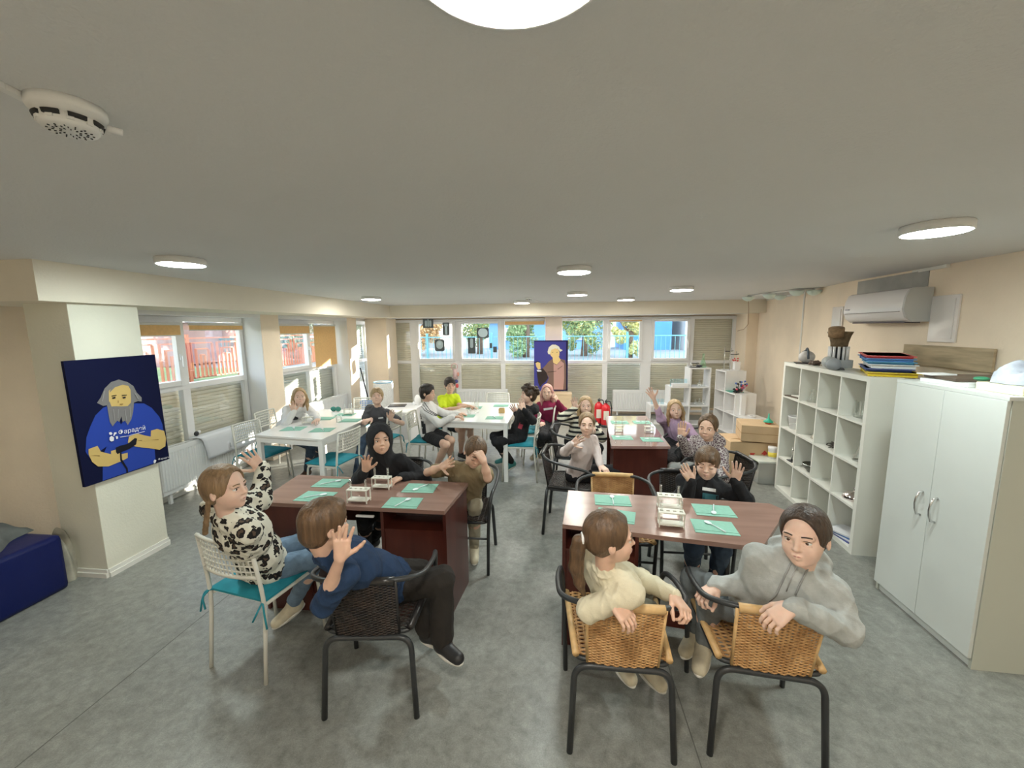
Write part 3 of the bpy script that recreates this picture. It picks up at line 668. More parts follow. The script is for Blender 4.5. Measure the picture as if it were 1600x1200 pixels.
for k, (a0, a1) in enumerate(((.004, CW/2-.002), (CW/2+.002, CW-.004))):
    d = MB().b2((-.018, a0, .062), (0, a1, CH-.022), bev=.0015).build('door', m_cab, CB)
    hy = a1-.05 if k == 0 else a0+.05
    MB().tube([(-.018, hy, .70), (-.04, hy, .705), (-.052, hy, .74), (-.056, hy, .775), (-.052, hy, .81), (-.04, hy, .845), (-.018, hy, .85)], .006, 8, rs=[.007, .007, .006, .0055, .006, .007, .007]).build('handle', m_metal, d)
MB().b2((-.016, -.001, CH-.02), (CD+.002, CW+.001, CH)).build('cabinet_top', m_cab, CB)
def cbl(x, y, z): return CB.matrix_basis @ Vector((x, y, z))
o = MB().box((0, 0, .012), (.34, .30, .024), bev=.002).build('box_lid', m_white, None, loc=cbl(.22, .48, CH+.001)); o.rotation_euler = (0, 0, -ca+.08); tag(o, 'flat white box lid lying on the cabinet top', 'lid')
o = MB().box((0, 0, .01), (.36, .26, .02), bev=.003).build('folder', mat('folder_brown', (.1, .07, .05), .5), None, loc=cbl(.24, .49, CH+.027)); o.rotation_euler = (0, 0, -ca-.1); tag(o, 'dark brown folder on the white lid on the cabinet', 'folder')
o = MB().box((0, 0, .004), (.15, .1, .008), bev=.001).build('notepad', m_white, None, loc=cbl(.1, .58, CH+.0475)); o.rotation_euler = (0, 0, -ca+.05); tag(o, 'thin white notepad on the brown folder', 'notepad')
o = MB().box((0, 0, .022), (.30, .24, .044), bev=.004).build('carton', mat('cream_carton', (.82, .80, .55), .6), None, loc=cbl(.2, .14, CH+.001)); o.rotation_euler = (0, 0, -ca+.02); tag(o, 'cream flat carton at the near corner of the cabinet top', 'carton')

# ------------------------------------------------------------------ boxes on the floor, back right
m_card = mat('cardboard', (.60, .43, .26), .8, var=.06, scale=6); m_cardi = mat('cardboard_dark', (.08, .05, .03), .9); m_redp = mat('red_print', (.5, .04, .03), .7)
e = empty('cardboard_box', (2.44, 5.42, 0), rz=-.04, label='large cardboard box with red arrows on the floor by the shelf unit', cat='box')
MB().b2((-.28, -.22, 0), (.28, .24, .44), bev=.003).build('box_body', m_card, e); MB().poly([(-.28, -.22, .441), (.0, -.22, .45), (.02, -.23, .50), (-.26, -.12, .46)], .004, (0, 0, 1)).build('box_flap', m_card, e)
a = MB()
for ox, oz, r in ((.12, .30, 0), (-.01, .28, .9), (.22, .27, -.9), (.02, .15, 2.4), (.12, .14, 3.1)):
    c, s = math.cos(r), math.sin(r)
    def T2(x, z): return (ox+x*c-z*s, -.2215, oz+x*s+z*c)
    a.poly([T2(-.012, -.05), T2(.012, -.05), T2(.012, 0), T2(.04, 0), T2(0, .05), T2(-.04, 0), T2(-.012, 0)], -.001, (0, 1, 0))
a.build('red_arrows', m_redp, e, fixn=True)
e = empty('cardboard_box', (2.52, 5.35, .462), rz=-.25, label='smaller flat cardboard box on top of the large one', cat='box')
bo = MB().b2((-.21, -.20, 0), (.21, .22, .20), bev=.003).build('box_body', m_card, e); MB().b2((-.212, -.202, .098), (.212, .222, .104)).build('box_seam', mat('card_seam', (.4, .25, .12), .8), e)
e = empty('funnel', (2.62, 5.30, .663), label='green funnel on a red ring on the small cardboard box', cat='funnel')
MB().lathe([(.035, 0), (.035, .02), (.02, .022)], n=20).build('red_ring', mat('red_plastic', (.75, .1, .05), .4), e); MB().lathe([(.055, .02), (.055, .032), (.02, .06), (.01, .075), (.006, .13)], n=20).build('funnel_cone', mat('green_plastic', (.03, .42, .28), .4), e)
bn = Z(1199, 757, 0)
e = empty('storage_bin', (bn.x+.02, bn.y+.14, 0), label='clear plastic storage bin with a green handle on the floor', cat='bin')
mb_ = mat('bin_plastic', (.66, .69, .66), .3); mb_.node_tree.nodes['Principled BSDF'].inputs['Alpha'].default_value = .55; MB().b2((-.13, -.14, 0), (.17, .2, .26), bev=.008).build('bin_body', mb_, e); MB().b2((-.14, -.15, .26), (.18, .21, .285), bev=.006).build('bin_lid', mat('bin_lid', (.68, .72, .68), .4), e); MB().b2((-.152, -.13, .235), (-.138, -.02, .27), bev=.004).build('bin_handle', mat('lime', (.55, .8, .1), .4), e)
e = empty('jar', (bn.x+.10, bn.y+.14, .286), label='small white jar with a yellow label on the clear bin', cat='jar'); MB().lathe([(.04, 0), (.045, .05), (.045, .1), (.05, .11), (.05, .14), (.001, .142)], n=18).build('jar_body', m_white, e); MB().cyl((0, 0, .02), (0, 0, .075), .0465).build('jar_label', mat('yel', (.85, .7, .1), .5), e)

# ------------------------------------------------------------------ stepped white shelves, back right
def stepshelf(loc, rz, label, ncol, hs, cellw, D):
    e = empty('stepped_shelf', loc, rz=rz, label=label, cat='shelf')
    bt = .022
    vert = MB(); hor = MB()
    for i in range(ncol+1):
        h = hs[min(i, ncol-1)] if i == 0 else max(hs[i-1], hs[min(i, ncol-1)])
        MB().b2((i*cellw-bt/2, 0, 0), (i*cellw+bt/2, D, h*cellw+bt)).build('upright', m_white, e)
    for i in range(ncol):
        for k in range(hs[i]+1):
            MB().b2((i*cellw+bt/2, 0, k*cellw), ((i+1)*cellw-bt/2, D, k*cellw+bt)).build('shelf_board', m_white, e)
    return e
s1 = stepshelf((1.78, 7.98, .0), 0, 'white stepped shelf facing the room along the back wall', 3, [1, 2, 3], .36, .34)
s2 = stepshelf((2.93, 7.92, .0), -PI/2+.10, 'white stepped shelf running down along the right wall', 3, [3, 2, 1], .355, .36)
def s1p(c, k, fx=.5, fy=.3): return s1.matrix_basis @ Vector((c*.36+.36*fx, .34*fy, k*.36+.0225))
def s2p(c, k, fx=.5, fy=.5): return s2.matrix_basis @ Vector((c*.355+.355*fx, .36*fy, k*.355+.0225))
for i, (c, k, fx, h) in enumerate([(2, 2, .55, .12), (2, 2, .75, .1), (2, 1, .4, .1), (2, 1, .6, .12), (2, 1, .82, .1)]): flask(s1p(c, k, fx), ['tall', 'small', 'slim', 'wide', 'low'][i]+' clear flask in the '+('upper' if k == 2 else 'middle')+' bay of the back stepped shelf', h, .04)
for i in range(5): beaker(s1p(1, 2, .12+.18*i, .3), ['first', 'second', 'third', 'fourth', 'fifth'][i]+' bottle from the left in the white rack on the back shelf step', .14, .028, m_glb)
o = MB(); o.b2((-.15, -.05, 0), (.15, .05, .06), bev=.003); tag(o.build('bottle_rack', m_white, None, loc=s1p(1, 2, .5, .12)), 'white rack in front of the bottles on the back shelf step', 'rack')
for i in range(3): beaker(s1p(0, 1, .2+.25*i, .4), ['left', 'middle', 'right'][i]+' glass beaker on the lowest step of the back shelf', .1, .035, m_glb)
labstand(s1p(2, 3, .25, .3), 'toy-like metal stand at the left of the top back shelf', .1)
flask(s1p(2, 3, .75, .5), 'green-tinted flask with a dark stopper on the top back shelf', .26, .06, glass('green_glass', (.75, .95, .8), .1))
tangle(s1p(2, 3, .5, .3), 'orange and black wires on the top of the back shelf', mat('wire_mix', (.1, .1, .14), .5), .06, 8)
labstand(s2p(0, 3, .35, .4), 'tall white burette stand with a black clamp on the corner shelf', .42, m_white)
labstand(s2p(0, 3, .7, .5), 'second white burette stand in front on the corner shelf', .36, m_white)
e = empty('molecule_model', s2p(0, 3, .55, .75), label='white model with red and blue beads on the corner shelf', cat='model')
MB().b2((-.05, -.05, 0), (.05, .05, .16), bev=.01).build('model_block', m_white, e)
b = MB()
for k in range(7): b.ball((random.uniform(-.06, .06), random.uniform(-.06, .06), .17+random.uniform(0, .04)), .014)
b.build('beads', mat('red_bead', (.7, .08, .08), .4), e)
e = empty('molecule_model', s2p(1, 2, .5, .5), label='ball-and-stick model with red, blue and black pieces on the middle step', cat='model')
for nm, cc, k0 in (('red_balls', (.7, .08, .12), 6), ('blue_balls', (.1, .2, .6), 6), ('black_balls', (.03, .03, .03), 8)):
    b = MB()
    for k in range(k0):
        p = (random.uniform(-.11, .11), random.uniform(-.1, .1), random.uniform(.03, .2)); b.ball(p, .017); b.cyl(p, (p[0]*.3, p[1]*.3, .01), .003, n=6)
    b.build(nm, mat(nm, cc, .35), e)
tangle(s2p(1, 2, .6, .3), 'black cables hanging over the middle step of the corner shelf', m_blk, .09, 12)
o = MB().b2((-.12, -.12, 0), (.12, .12, .012), bev=.003).build('tray', mat('teal_tray', (.1, .45, .35), .5), None, loc=s2p(1, 2, .2, .35)); tag(o, 'teal tray on the middle step of the corner shelf', 'tray')
e = empty('dish', s2p(2, 1, .6, .5), label='white dish with dark content on the lowest step of the corner shelf', cat='dish'); MB().lathe([(.001, 0), (.05, 0), (.065, .03), (.06, .03), (.001, .012)], n=20, caps=False).build('dish_body', m_white, e); MB().cyl((0, 0, .012), (0, 0, .02), .03).build('dish_content', m_blk, e)
MB().b2((-.035, -.035, 0), (.035, .035, .355)).build('white_post', m_white, None, loc=s2p(2, 1, .15, .3)); tag(bpy.data.objects['white_post'], 'white square post standing on the lowest step of the corner shelf', 'post')

# ------------------------------------------------------------------ radiators
m_rad = mat('radiator_white', (.84, .85, .85), .35)
def radiator(loc, rz, L, H, label, legs=True, z0=.14):
    """local: runs along +x, front faces -y"""
    e = empty('radiator', (*loc, 0), rz=rz, label=label, cat='radiator'); D = .09
    b = MB(); n_ = int(L/.034); st = L/n_; prof = []
    for i in range(n_):
        x = i*st; prof += [(x+st*.02, .0), (x+st*.22, -.012), (x+st*.62, -.012), (x+st*.82, 0)]
    prof = [(0, 0)]+prof+[(L, 0)]
    V = []; F = []
    for zz in (z0+.05, z0+H-.05):
        for (x, y) in prof: V.append((x, y, zz))
    k = len(prof); F = [(i, i+1, k+i+1, k+i) for i in range(k-1)]; b.add(V, F)
    b.b2((0, 0.0, z0), (L, .004, z0+.05)); b.b2((0, 0, z0+H-.05), (L, .004, z0+H)); b.b2((0, .004, z0), (L, .012, z0+H)); b.build('radiator_panel', m_rad, e)
    MB().b2((-.004, 0, z0), (0.002, D, z0+H)).build('side_cover', m_rad, e); MB().b2((L-.002, 0, z0), (L+.004, D, z0+H)).build('side_cover', m_rad, e)
    g = MB(); g.b2((0, .004, z0+H-.006), (L, .014, z0+H+.004)); g.b2((0, D-.01, z0+H-.006), (L, D, z0+H+.004))
    for i in range(int(L/.03)): g.b2((i*.03, .014, z0+H-.003), (i*.03+.012, D-.01, z0+H))
    g.build('top_grille', m_rad, e)
    if legs:
        for x in (.08, L-.1): MB().b2((x, .02, 0), (x+.03, .05, z0+.02)).build('leg', m_rad, e)
    MB().cyl((-.05, .04, z0+.06), (0, .04, z0+.06), .014).build('valve', mat('valve', (.25, .22, .2), .4), e); return e
ra = X(255, 766, -4.28)
RF = -4.20
yr0, yr1 = 3.72, 5.22
e = radiator((RF, yr0), PI/2, yr1-yr0, .50, 'long white ribbed radiator under the first left window', z0=.12)
radiator((RF, P2[1]+.1), PI/2, 1.85, .50, 'white ribbed radiator behind the girl at the left white table', z0=.12)
r3x0, r3x1 = Y(716, 620, 8.8).x, Y(793, 620, 8.8).x
radiator((r3x0, 8.80), 0, r3x1-r3x0, .46, 'white radiator behind the boy in neon yellow', z0=.08)
r4x0, r4x1 = Y(958, 620, 8.8).x, Y(1042, 620, 8.8).x
radiator((r4x0, 8.80), 0, r4x1-r4x0, .46, 'white radiator behind the fire extinguishers, under the right back windows', z0=.08)
# paper sheet over the first radiator
pa, pb = X(303, 680, RF-.0).y, X(392, 660, RF).y
sh = MB(); sh.smooth = True
sec = [(-.11, .645), (-.05, .648), (.005, .645), (.03, .63), (.042, .60), (.05, .5), (.055, .36)]
def fn(u, v):
    i = v*(len(sec)-1); a = int(min(i, len(sec)-2)); t = i-a; x = sec[a][0]*(1-t)+sec[a+1][0]*t; z = sec[a][1]*(1-t)+sec[a+1][1]*t
    yy = pa+(pb-pa)*u+(.10*v if u < .5 else -.02*v)*(1-u)
    return (RF+x, yy, z)
sh.grid(16, 24, fn); o = sh.build('paper_sheet', mat('paper_blueish', (.80, .83, .88), .6)); o.data.materials[0].use_backface_culling = False; tag(o, 'large white paper sheet draped over the left radiator', 'paper'); md = o.modifiers.new('s', 'SOLIDIFY'); md.thickness = .001
e = empty('alarm_clock', (RF-.06, X(313, 668, RF).y, .65), label='small dark and white ornament on the radiator under the left window', cat='ornament'); MB().ball((0, 0, .03), (.02, .03, .03)).build('ornament_body', m_blk, e); MB().ball((0, .035, .045), (.015, .025, .02)).build('ornament_wing', m_white, e)

# ------------------------------------------------------------------ sofa and jackets
sp0 = Z(105, 916, 0)
e = empty('sofa', (-3.965, 1.55, 0), label='dark blue leatherette block sofa at the left edge', cat='sofa')
m_sofa = mat('blue_leatherette', (.002, .008, .085), .42, spec=.3, bump=.15, bscale=25)
s = MB(); s.box((.0, 0, .21), (.70, 1.74, .42), bev=.035); s.smooth = True; so = s.build('sofa_block', m_sofa, e)
for p in so.data.polygons: p.use_smooth = True
MB().box((-.28, -.25, .5), (.10, 1.2, .22), bev=.03).build('sofa_back', m_sofa, e)
def cloth(name, pts, label, cat, mm, seed, amp=.03, th=.012, n=26, fold=7.0):
    """heap of cloth : rounded lumpy sheet following centre/size"""
    (cx, cy, cz), (lx, ly, lz), rz = pts
    rs = np.random.RandomState(seed); ph = rs.rand(6)*6; b = MB(); b.smooth = True
    def fn(u, v):
        x = (u-.5)*2; y = (v-.5)*2; r = max(abs(x), abs(y)); edge = max(0, 1-r**4)
        z = lz*(edge**.5)*(.72+.14*math.sin(fold*x+ph[0]+2*y)+.14*math.sin(fold*1.3*y+ph[1]-1.5*x))+amp*.5*math.sin(fold*2.3*(x+y*.4)+ph[2])*edge
        w = 1+.08*math.sin(4*y+ph[3]); return (x*lx/2*w, y*ly/2*(1+.08*math.sin(5*x+ph[4])), max(z, .002))
    b.grid(n, n, fn); b.grid(n, n, lambda u, v: (lambda q: (q[0], q[1], 0.0))(fn(1-u, v))); o = b.build(name, mm, None, loc=(cx, cy, cz)); o.rotation_euler = (0, 0, rz); tag(o, label, cat); return o
m_jk = mat('grey_jacket', (.13, .14, .135), .7, var=.3, scale=8, bump=.3, bscale=20); m_jk2 = mat('grey_denim', (.27, .29, .29), .8, var=.12, scale=30)
cloth('jacket', ((-4.02, 2.08, .421), (.55, .55, .12), .5), 'dark grey quilted jacket heaped on the blue sofa', 'jacket', m_jk, 3, fold=6)
cloth('denim_jacket', ((-3.86, 1.95, .425), (.30, .5, .05), .7), 'light grey denim jacket lying over the sofa edge', 'jacket', m_jk2, 5, fold=3)
cloth('bag', ((-3.86, 2.5, .0), (.34, .12, .42), .1), 'beige-grey bag standing behind the sofa end by the column', 'bag', mat('bag_beige', (.45, .43, .35), .8, var=.25, scale=9), 8, fold=4)
cloth('fabric_bundle', (tuple(cbl(.26, .13, CH+.046)), (.34, .26, .17), .2), 'bundle of white fabric with blue folds on the cabinet', 'fabric', mat('white_fabric', (.40, .42, .48), .85, var=.30, scale=11, bump=.5, bscale=22), 9, amp=.02, fold=3.4)
e = MB().ball((0, 0, .012), (.035, .03, .012)).build('ribbon', mat('dkgreen', (.03, .2, .1), .6), None, loc=cbl(.1, .29, CH+.0455)); tag(e, 'dark green ribbon end beside the fabric bundle', 'ribbon')

# ------------------------------------------------------------------ posters
def layered(e, quad, zoomrect, shapes, base, step=.0008, out=.022):
    """quad: TL,TR,BR,BL world corners ; shapes in source coords mapped by homography from zoomquad"""
    src = np.array(zoomrect, float); dst = np.array([(0, 0), (1, 0), (1, 1), (0, 1)], float)
    A = []
    for (x, y), (u, v) in zip(src, dst): A += [[x, y, 1, 0, 0, 0, -u*x, -u*y], [0, 0, 0, x, y, 1, -v*x, -v*y]]
    h = np.linalg.solve(np.array(A), dst.reshape(-1)); Hm = np.append(h, 1).reshape(3, 3)
    TL, TR, BR, BL = [Vector(q) for q in quad]; ux = (TR-TL); uy = (BL-TL); nn = ux.cross(uy).normalized()*-1; O = Vector(e.location)
    def M(p, k):
        q = Hm @ np.array([p[0], p[1], 1.0]); u, v = q[0]/q[2], q[1]/q[2]; u = min(max(u, .004), .996); v = min(max(v, .004), .996)
        return TL+ux*u+uy*v-O+nn*(out+step*k)
    for k, (nm, mm, polys) in enumerate(shapes):
        b = MB()
        for pl in polys: b.poly([M(p, k+1) for p in pl], -.0006, nn)
        b.build(nm, mm, e, fixn=True)
    return M, nn, ux.normalized(), (uy*-1).normalized()
def flatm(name, c): return mat(name, c, .8, spec=.15)
E1 = [Vector((-3.448, 2.46, 1.685)), Vector((-3.448, 3.115, 1.69)), Vector((-3.448, 3.125, .762)), Vector((-3.448, 2.47, .762))]
e = empty('poster', (-3.448, 2.79, 1.22), label='large dark blue canvas of a bearded man holding a game controller', cat='poster')
cb = MB(); cb.poly([p-Vector(e.location) for p in E1], .021, (1, 0, 0)); cb.build('canvas', flatm('canvas_navy', (.004, .006, .035)), e, fixn=True)
hair = flatm('p_hair', (.21, .20, .20)); skin_ = flatm('p_skin', (.62, .44, .16)); blue = flatm('p_blue', (.025, .06, .36)); blk = flatm('p_black', (.012, .012, .02)); wht = flatm('p_white', (.8, .8, .85)); dsk = flatm('p_line', (.25, .14, .05))
shp = [('shirt', blue, [[(500, 1057), (500, 860), (530, 790), (400, 880), (366, 830), (372, 720), (400, 640), (440, 550), (500, 490), (560, 465), (640, 620), (745, 455), (820, 456), (880, 490), (940, 560), (965, 620), (975, 680), (880, 690), (900, 760), (915, 930), (700, 1000)]]),
 ('hair_shape', hair, [[(452, 452), (480, 410), (510, 340), (560, 290), (620, 270), (690, 290), (735, 320), (760, 370), (800, 410), (800, 440), (770, 438), (735, 452), (720, 500), (545, 500), (535, 470), (500, 475)]]),
 ('face', skin_, [[(545, 470), (542, 360), (580, 320), (640, 305), (690, 310), (712, 350), (716, 420), (712, 480), (660, 500), (590, 500)]]),
 ('forelock', hair, [[(548, 372), (560, 330), (610, 295), (680, 290), (715, 330), (700, 320), (650, 310), (590, 330)]]),
 ('beard', hair, [[(527, 470), (548, 440), (562, 480), (600, 478), (640, 480), (690, 476), (722, 440), (738, 450), (732, 520), (718, 580), (690, 625), (670, 590), (650, 600), (640, 555), (625, 600), (608, 590), (590, 610), (572, 635), (550, 600), (540, 540)]]),
 ('arms', skin_, [[(386, 850), (386, 810), (455, 785), (480, 830), (560, 850), (560, 825), (610, 812), (640, 850), (690, 840), (690, 880), (640, 905), (540, 945), (460, 945), (415, 910)], [(690, 760), (700, 715), (760, 688), (820, 705), (870, 715), (872, 668), (920, 655), (975, 670), (990, 730), (985, 790), (940, 818), (860, 805), (800, 800), (745, 790)]]),
 ('controller', blk, [[(595, 800), (630, 785), (690, 770), (745, 725), (762, 730), (755, 775), (700, 810), (650, 830), (610, 850), (598, 835)], [(628, 840), (640, 840), (645, 890), (690, 960), (694, 995), (682, 997), (678, 965), (632, 900)]]),
 ('eyes', blk, [[(565, 410), (590, 405), (592, 416), (570, 420)], [(645, 407), (670, 403), (672, 414), (650, 418)], [(560, 396), (600, 390), (600, 395), (562, 401)], [(640, 391), (680, 388), (680, 393), (642, 397)]]),
 ('face_lines', dsk, [[(608, 450), (612, 430), (616, 450)], [(624, 460), (650, 458), (650, 463), (626, 465)], [(400, 856), (470, 860), (470, 864)], [(870, 740), (930, 735), (930, 740)], [(760, 745), (800, 742), (800, 747)]]),
 ('logo', wht, [[(540, 683), (556, 678), (568, 690), (560, 700), (545, 700)], [(545, 720), (560, 708), (580, 720), (578, 745), (560, 752), (545, 742)], [(580, 682), (598, 680), (600, 690), (588, 698), (582, 710), (574, 708)], [(592, 712), (608, 710), (612, 728), (598, 734)], [(628, 716), (700, 706), (700, 709), (628, 720)], [(700, 704), (820, 672), (820, 676), (700, 708)], [(890, 905), (900, 893), (912, 900), (905, 925), (893, 925)]]),
 ('beard_lines', flatm('p_hair2', (.32, .31, .31)), [[(570, 500), (576, 500), (585, 590), (580, 590)], [(610, 500), (615, 500), (612, 570), (608, 570)], [(660, 500), (665, 500), (680, 590), (675, 590)], [(700, 480), (704, 480), (708, 560), (703, 560)], [(500, 360), (506, 356), (490, 440), (484, 440)], [(740, 380), (745, 376), (770, 420), (764, 424)]])]
M, nn, exx, eyy = layered(e, E1, [(190, 130), (905, 72), (1022, 885), (365, 1105)], shp, None)
def ptext(e, M, k, txt, c0, c1, size, mm, nm):
    a = M(c0, k); c = M(c1, k); d = (c-a); L = d.length; d.normalize(); V, F = text_mesh(txt, 1.0)
    xs = [v.x for v in V]; wd = max(xs)-min(xs); s = L/wd; up = nn.cross(d).normalized()
    mid = (a+c)/2; b = MB(); b.add([mid+d*v.x*s+up*v.y*s*size for v in V], F); b.build(nm, mm, e)
_sh = up_fix = None
ptext(e, M, 13, 'Фарадей', (614, 684), (822, 645), 1.0, wht, 'shirt_text')
ptext(e, M, 13, 'Фарадей', (925, 893), (1014, 874), .9, wht, 'corner_text')

# second poster at the back pillar
pz = 8.16
E2 = [Y(834.5, 532, 8.55), Y(887.5, 530, 8.55), Y(887.5, 610.5, 8.55), Y(834.5, 611, 8.55)]
E2 = [Vector((E2[0].x, 8.55, E2[0].z)), Vector((E2[1].x, 8.55, E2[0].z)), Vector((E2[1].x, 8.55, E2[2].z)), Vector((E2[0].x, 8.55, E2[2].z))]
e = empty('poster', ((E2[0]+E2[2])/2), label='blue canvas of a pale-haired figure in a brown jacket on the back pillar', cat='poster')
cb = MB(); cb.poly([p-Vector(e.location) for p in E2], -.021, (0, 1, 0)); cb.build('canvas', flatm('canvas_blue', (.06, .06, .28)), e, fixn=True)
MB().b2((-.02, .0, .1), (.02, .27, .14)).build('wall_bracket', m_base, e)
edge = flatm('p_edge', (.02, .015, .05)); bro = flatm('p_brown', (.20, .13, .11)); pnk = flatm('p_pink', (.50, .30, .27)); cre = flatm('p_cream', (.72, .70, .58)); yls = flatm('p_yskin', (.75, .55, .25)); drk = flatm('p_dark', (.04, .03, .03))
shp = [('border', edge, [[(150, 115), (680, 115), (680, 130), (150, 130)], [(655, 115), (680, 115), (680, 905), (655, 905)], [(460, 885), (680, 885), (680, 905), (460, 905)]]),
 ('jacket_shape', bro, [[(280, 550), (330, 500), (380, 440), (440, 400), (560, 400), (640, 420), (655, 500), (655, 885), (300, 885), (380, 700), (330, 600)]]),
 ('coat_light', pnk, [[(455, 470), (500, 500), (570, 430), (620, 470), (625, 700), (610, 885), (460, 885)]]),
 ('dark_sleeve', drk, [[(185, 600), (285, 550), (345, 620), (370, 700), (330, 760), (280, 800), (240, 850), (210, 780)]]),
 ('neck', yls, [[(440, 380), (540, 370), (570, 420), (505, 490), (450, 460)]]),
 ('hair_shape', cre, [[(360, 290), (380, 220), (430, 180), (490, 180), (540, 210), (560, 245), (600, 265), (560, 290), (520, 240), (440, 250), (400, 330), (370, 325)]]),
 ('face', yls, [[(400, 320), (420, 260), (480, 235), (530, 250), (550, 300), (545, 360), (500, 390), (440, 380), (410, 350)]]),
 ('hand', yls, [[(170, 470), (200, 450), (245, 465), (250, 560), (210, 570), (180, 520)]]),
 ('cuff', wht, [[(185, 575), (260, 580), (265, 600), (200, 600)]]),
 ('pen', drk, [[(150, 450), (200, 435), (240, 450), (240, 462), (200, 450), (155, 465)], [(430, 295), (450, 292), (450, 298), (430, 301)], [(500, 295), (520, 292), (520, 298), (500, 301)]]),
 ('coat_line', drk, [[(360, 605), (500, 590), (500, 596), (362, 611)], [(520, 560), (600, 505), (602, 509), (523, 566)]])]
layered(e, E2, [(145, 115), (682, 112), (682, 905), (145, 905)], shp, None)
# beige box below the second poster
q0, q1 = Y(836, 640, 8.3).x, Y(893, 640, 8.3).x
e = empty('plywood_box', ((q0+q1)/2, 8.35, 0), label='beige plywood box standing on the floor below the back poster', cat='box'); mply = mat('plywood', (.72, .55, .36), .7, var=.06, scale=5, stretch=(1, 1, 4))
MB().b2(((q0-q1)/2, -.15, 0), ((q1-q0)/2, .15, .53), bev=.004).build('box_body', mply, e); MB().b2(((q0-q1)/2-.005, -.155, .53), ((q1-q0)/2+.005, .155, .55), bev=.003).build('box_top', mply, e)

# x-ray films taped to the glass
m_xd = mat('xray_dark', (.09, .11, .12), .3); 
def xray(px, py, w, h, rnd_, label, inner):
    p = Y(px, py, YB-.085); e = empty('xray_film', p, label=label, cat='x-ray film', group='x-ray films on the glass')
    sc_ = 9.0/635
    def rr(w, h, r, n=4):
        out = []
        for sx, sy, a0 in ((1, 1, 0), (-1, 1, 1), (-1, -1, 2), (1, -1, 3)):
            for k in range(n+1): a = (a0+k/n)*PI/2; out.append((sx*(w-r)+math.cos(a)*r, sy*(h-r)+math.sin(a)*r))
        return out
    W_, H_ = w*sc_/2, h*sc_/2; b = MB(); b.poly([(x, 0, z) for x, z in rr(W_, H_, min(W_, H_)*rnd_)], -.001, (0, 1, 0)); b.build('film', m_xd, e, fixn=True)
    for k, (ix, iz, iw, ih, sh_) in enumerate(inner):
        g = .35+sh_*.35; b = MB(); b.poly([(ix*W_+x, -.0012-.0006*k, iz*H_+z) for x, z in rr(W_*iw, H_*ih, min(W_*iw, H_*ih)*.95, 6)], -.0005, (0, 1, 0)); b.build('bone_image', mat('xray_%d' % int(g*100), (g*.8, g*1.0, g*1.08), .4), e, fixn=True)
xray(669, 505.5, 17, 14, .1, 'square x-ray film of lungs at the upper left of the first window', [(-.4, 0, .22, .7, .5), (.4, 0, .22, .7, .5), (0, .1, .1, .85, .8)])
xray(697, 514, 11, 20, .25, 'narrow upright x-ray film at the upper right of the first window', [(0, -.1, .3, .8, .9), (0, .6, .6, .2, .5)])
xray(687, 539.5, 16, 19, .45, 'rounded x-ray film of a pelvis low in the first window', [(0, .1, .7, .7, .8), (0, .3, .3, .3, 1.2)])
xray(754.5, 520, 19, 16, .3, 'rounded x-ray film of a skull high in the second window', [(0, 0, .78, .85, 1.3)])
xray(737, 540, 12, 25, .1, 'long upright x-ray film low in the second window', [(0, .3, .4, .6, .6)])
xray(767, 540, 4, 8, .2, 'tiny x-ray film piece at the right of the second window', [])
xray(773.5, 546, 6, 9, .2, 'small slanted x-ray film piece at the lower right of the second window', [])
# dream catcher
p = Y(710, 573, YB-.12); e = empty('dream_catcher', p, label='pink hoop with hanging toys on the window post behind the neon boy', cat='decoration')
m_pk = mat('pink_rim', (.75, .45, .45), .6); MB().tube([(.07*math.cos(a*PI/10), 0, .07*math.sin(a*PI/10)) for a in range(20)], .008, 6, closed=True).build('hoop', m_pk, e)
MB().cyl((.01, 0, -.05), (.02, 0, -.28), .045, .055).build('pink_toy', mat('pink_toy', (.75, .55, .55), .7, var=.2, scale=20), e); MB().ball((.03, 0, -.33), (.05, .02, .04)).build('blue_toy', mat('navy_toy', (.1, .1, .3), .6), e); MB().ball((.08, 0, -.17), (.025, .02, .05)).build('coral_toy', mat('coral_toy', (.85, .4, .3), .6), e); MB().ball((.05, 0, -.43), (.035, .02, .05)).build('red_toy', mat('red_toy', (.8, .12, .12), .6), e)
MB().cyl((.03, 0, -.05), (.05, 0, -.42), .003, n=6).build('string', m_pk, e)
# fire extinguishers
m_fx = mat('extinguisher_red', (.62, .02, .03), .25)
def ext(px, py, label):
    p = Z(px, py, 0); e = empty('fire_extinguisher', (p.x, p.y, 0), label=label, cat='fire extinguisher')
    MB().lathe([(.075, 0), (.085, .01), (.085, .05)], n=24).build('rubber_foot', m_blk, e)
    MB().lathe([(.083, .05), (.085, .06), (.085, .36), (.07, .41), (.035, .44), (.025, .46)], n=24).build('cylinder', m_fx, e)
    MB().box((-.0, -.0845, .24), (.1, .006, .17), bev=.002).build('paper_label', mat('label_paper', (.8, .75, .65), .6), e)
    MB().box((.0, -.01, .49), (.04, .1, .03), bev=.005).build('valve', m_blk, e); MB().tube(fillet([(0, .0, .49), (.08, 0, .5), (.11, 0, .35), (.095, 0, .15)], .05), .01, 8).build('hose', m_blk, e); MB().tube([(0, .03, .5), (0, -.09, .54)], .008, 6).build('lever', m_blk, e)
ext(935, 664, 'red fire extinguisher with a pale label beside the striped girl'); ext(946, 667, 'red fire extinguisher nearer the back radiator')

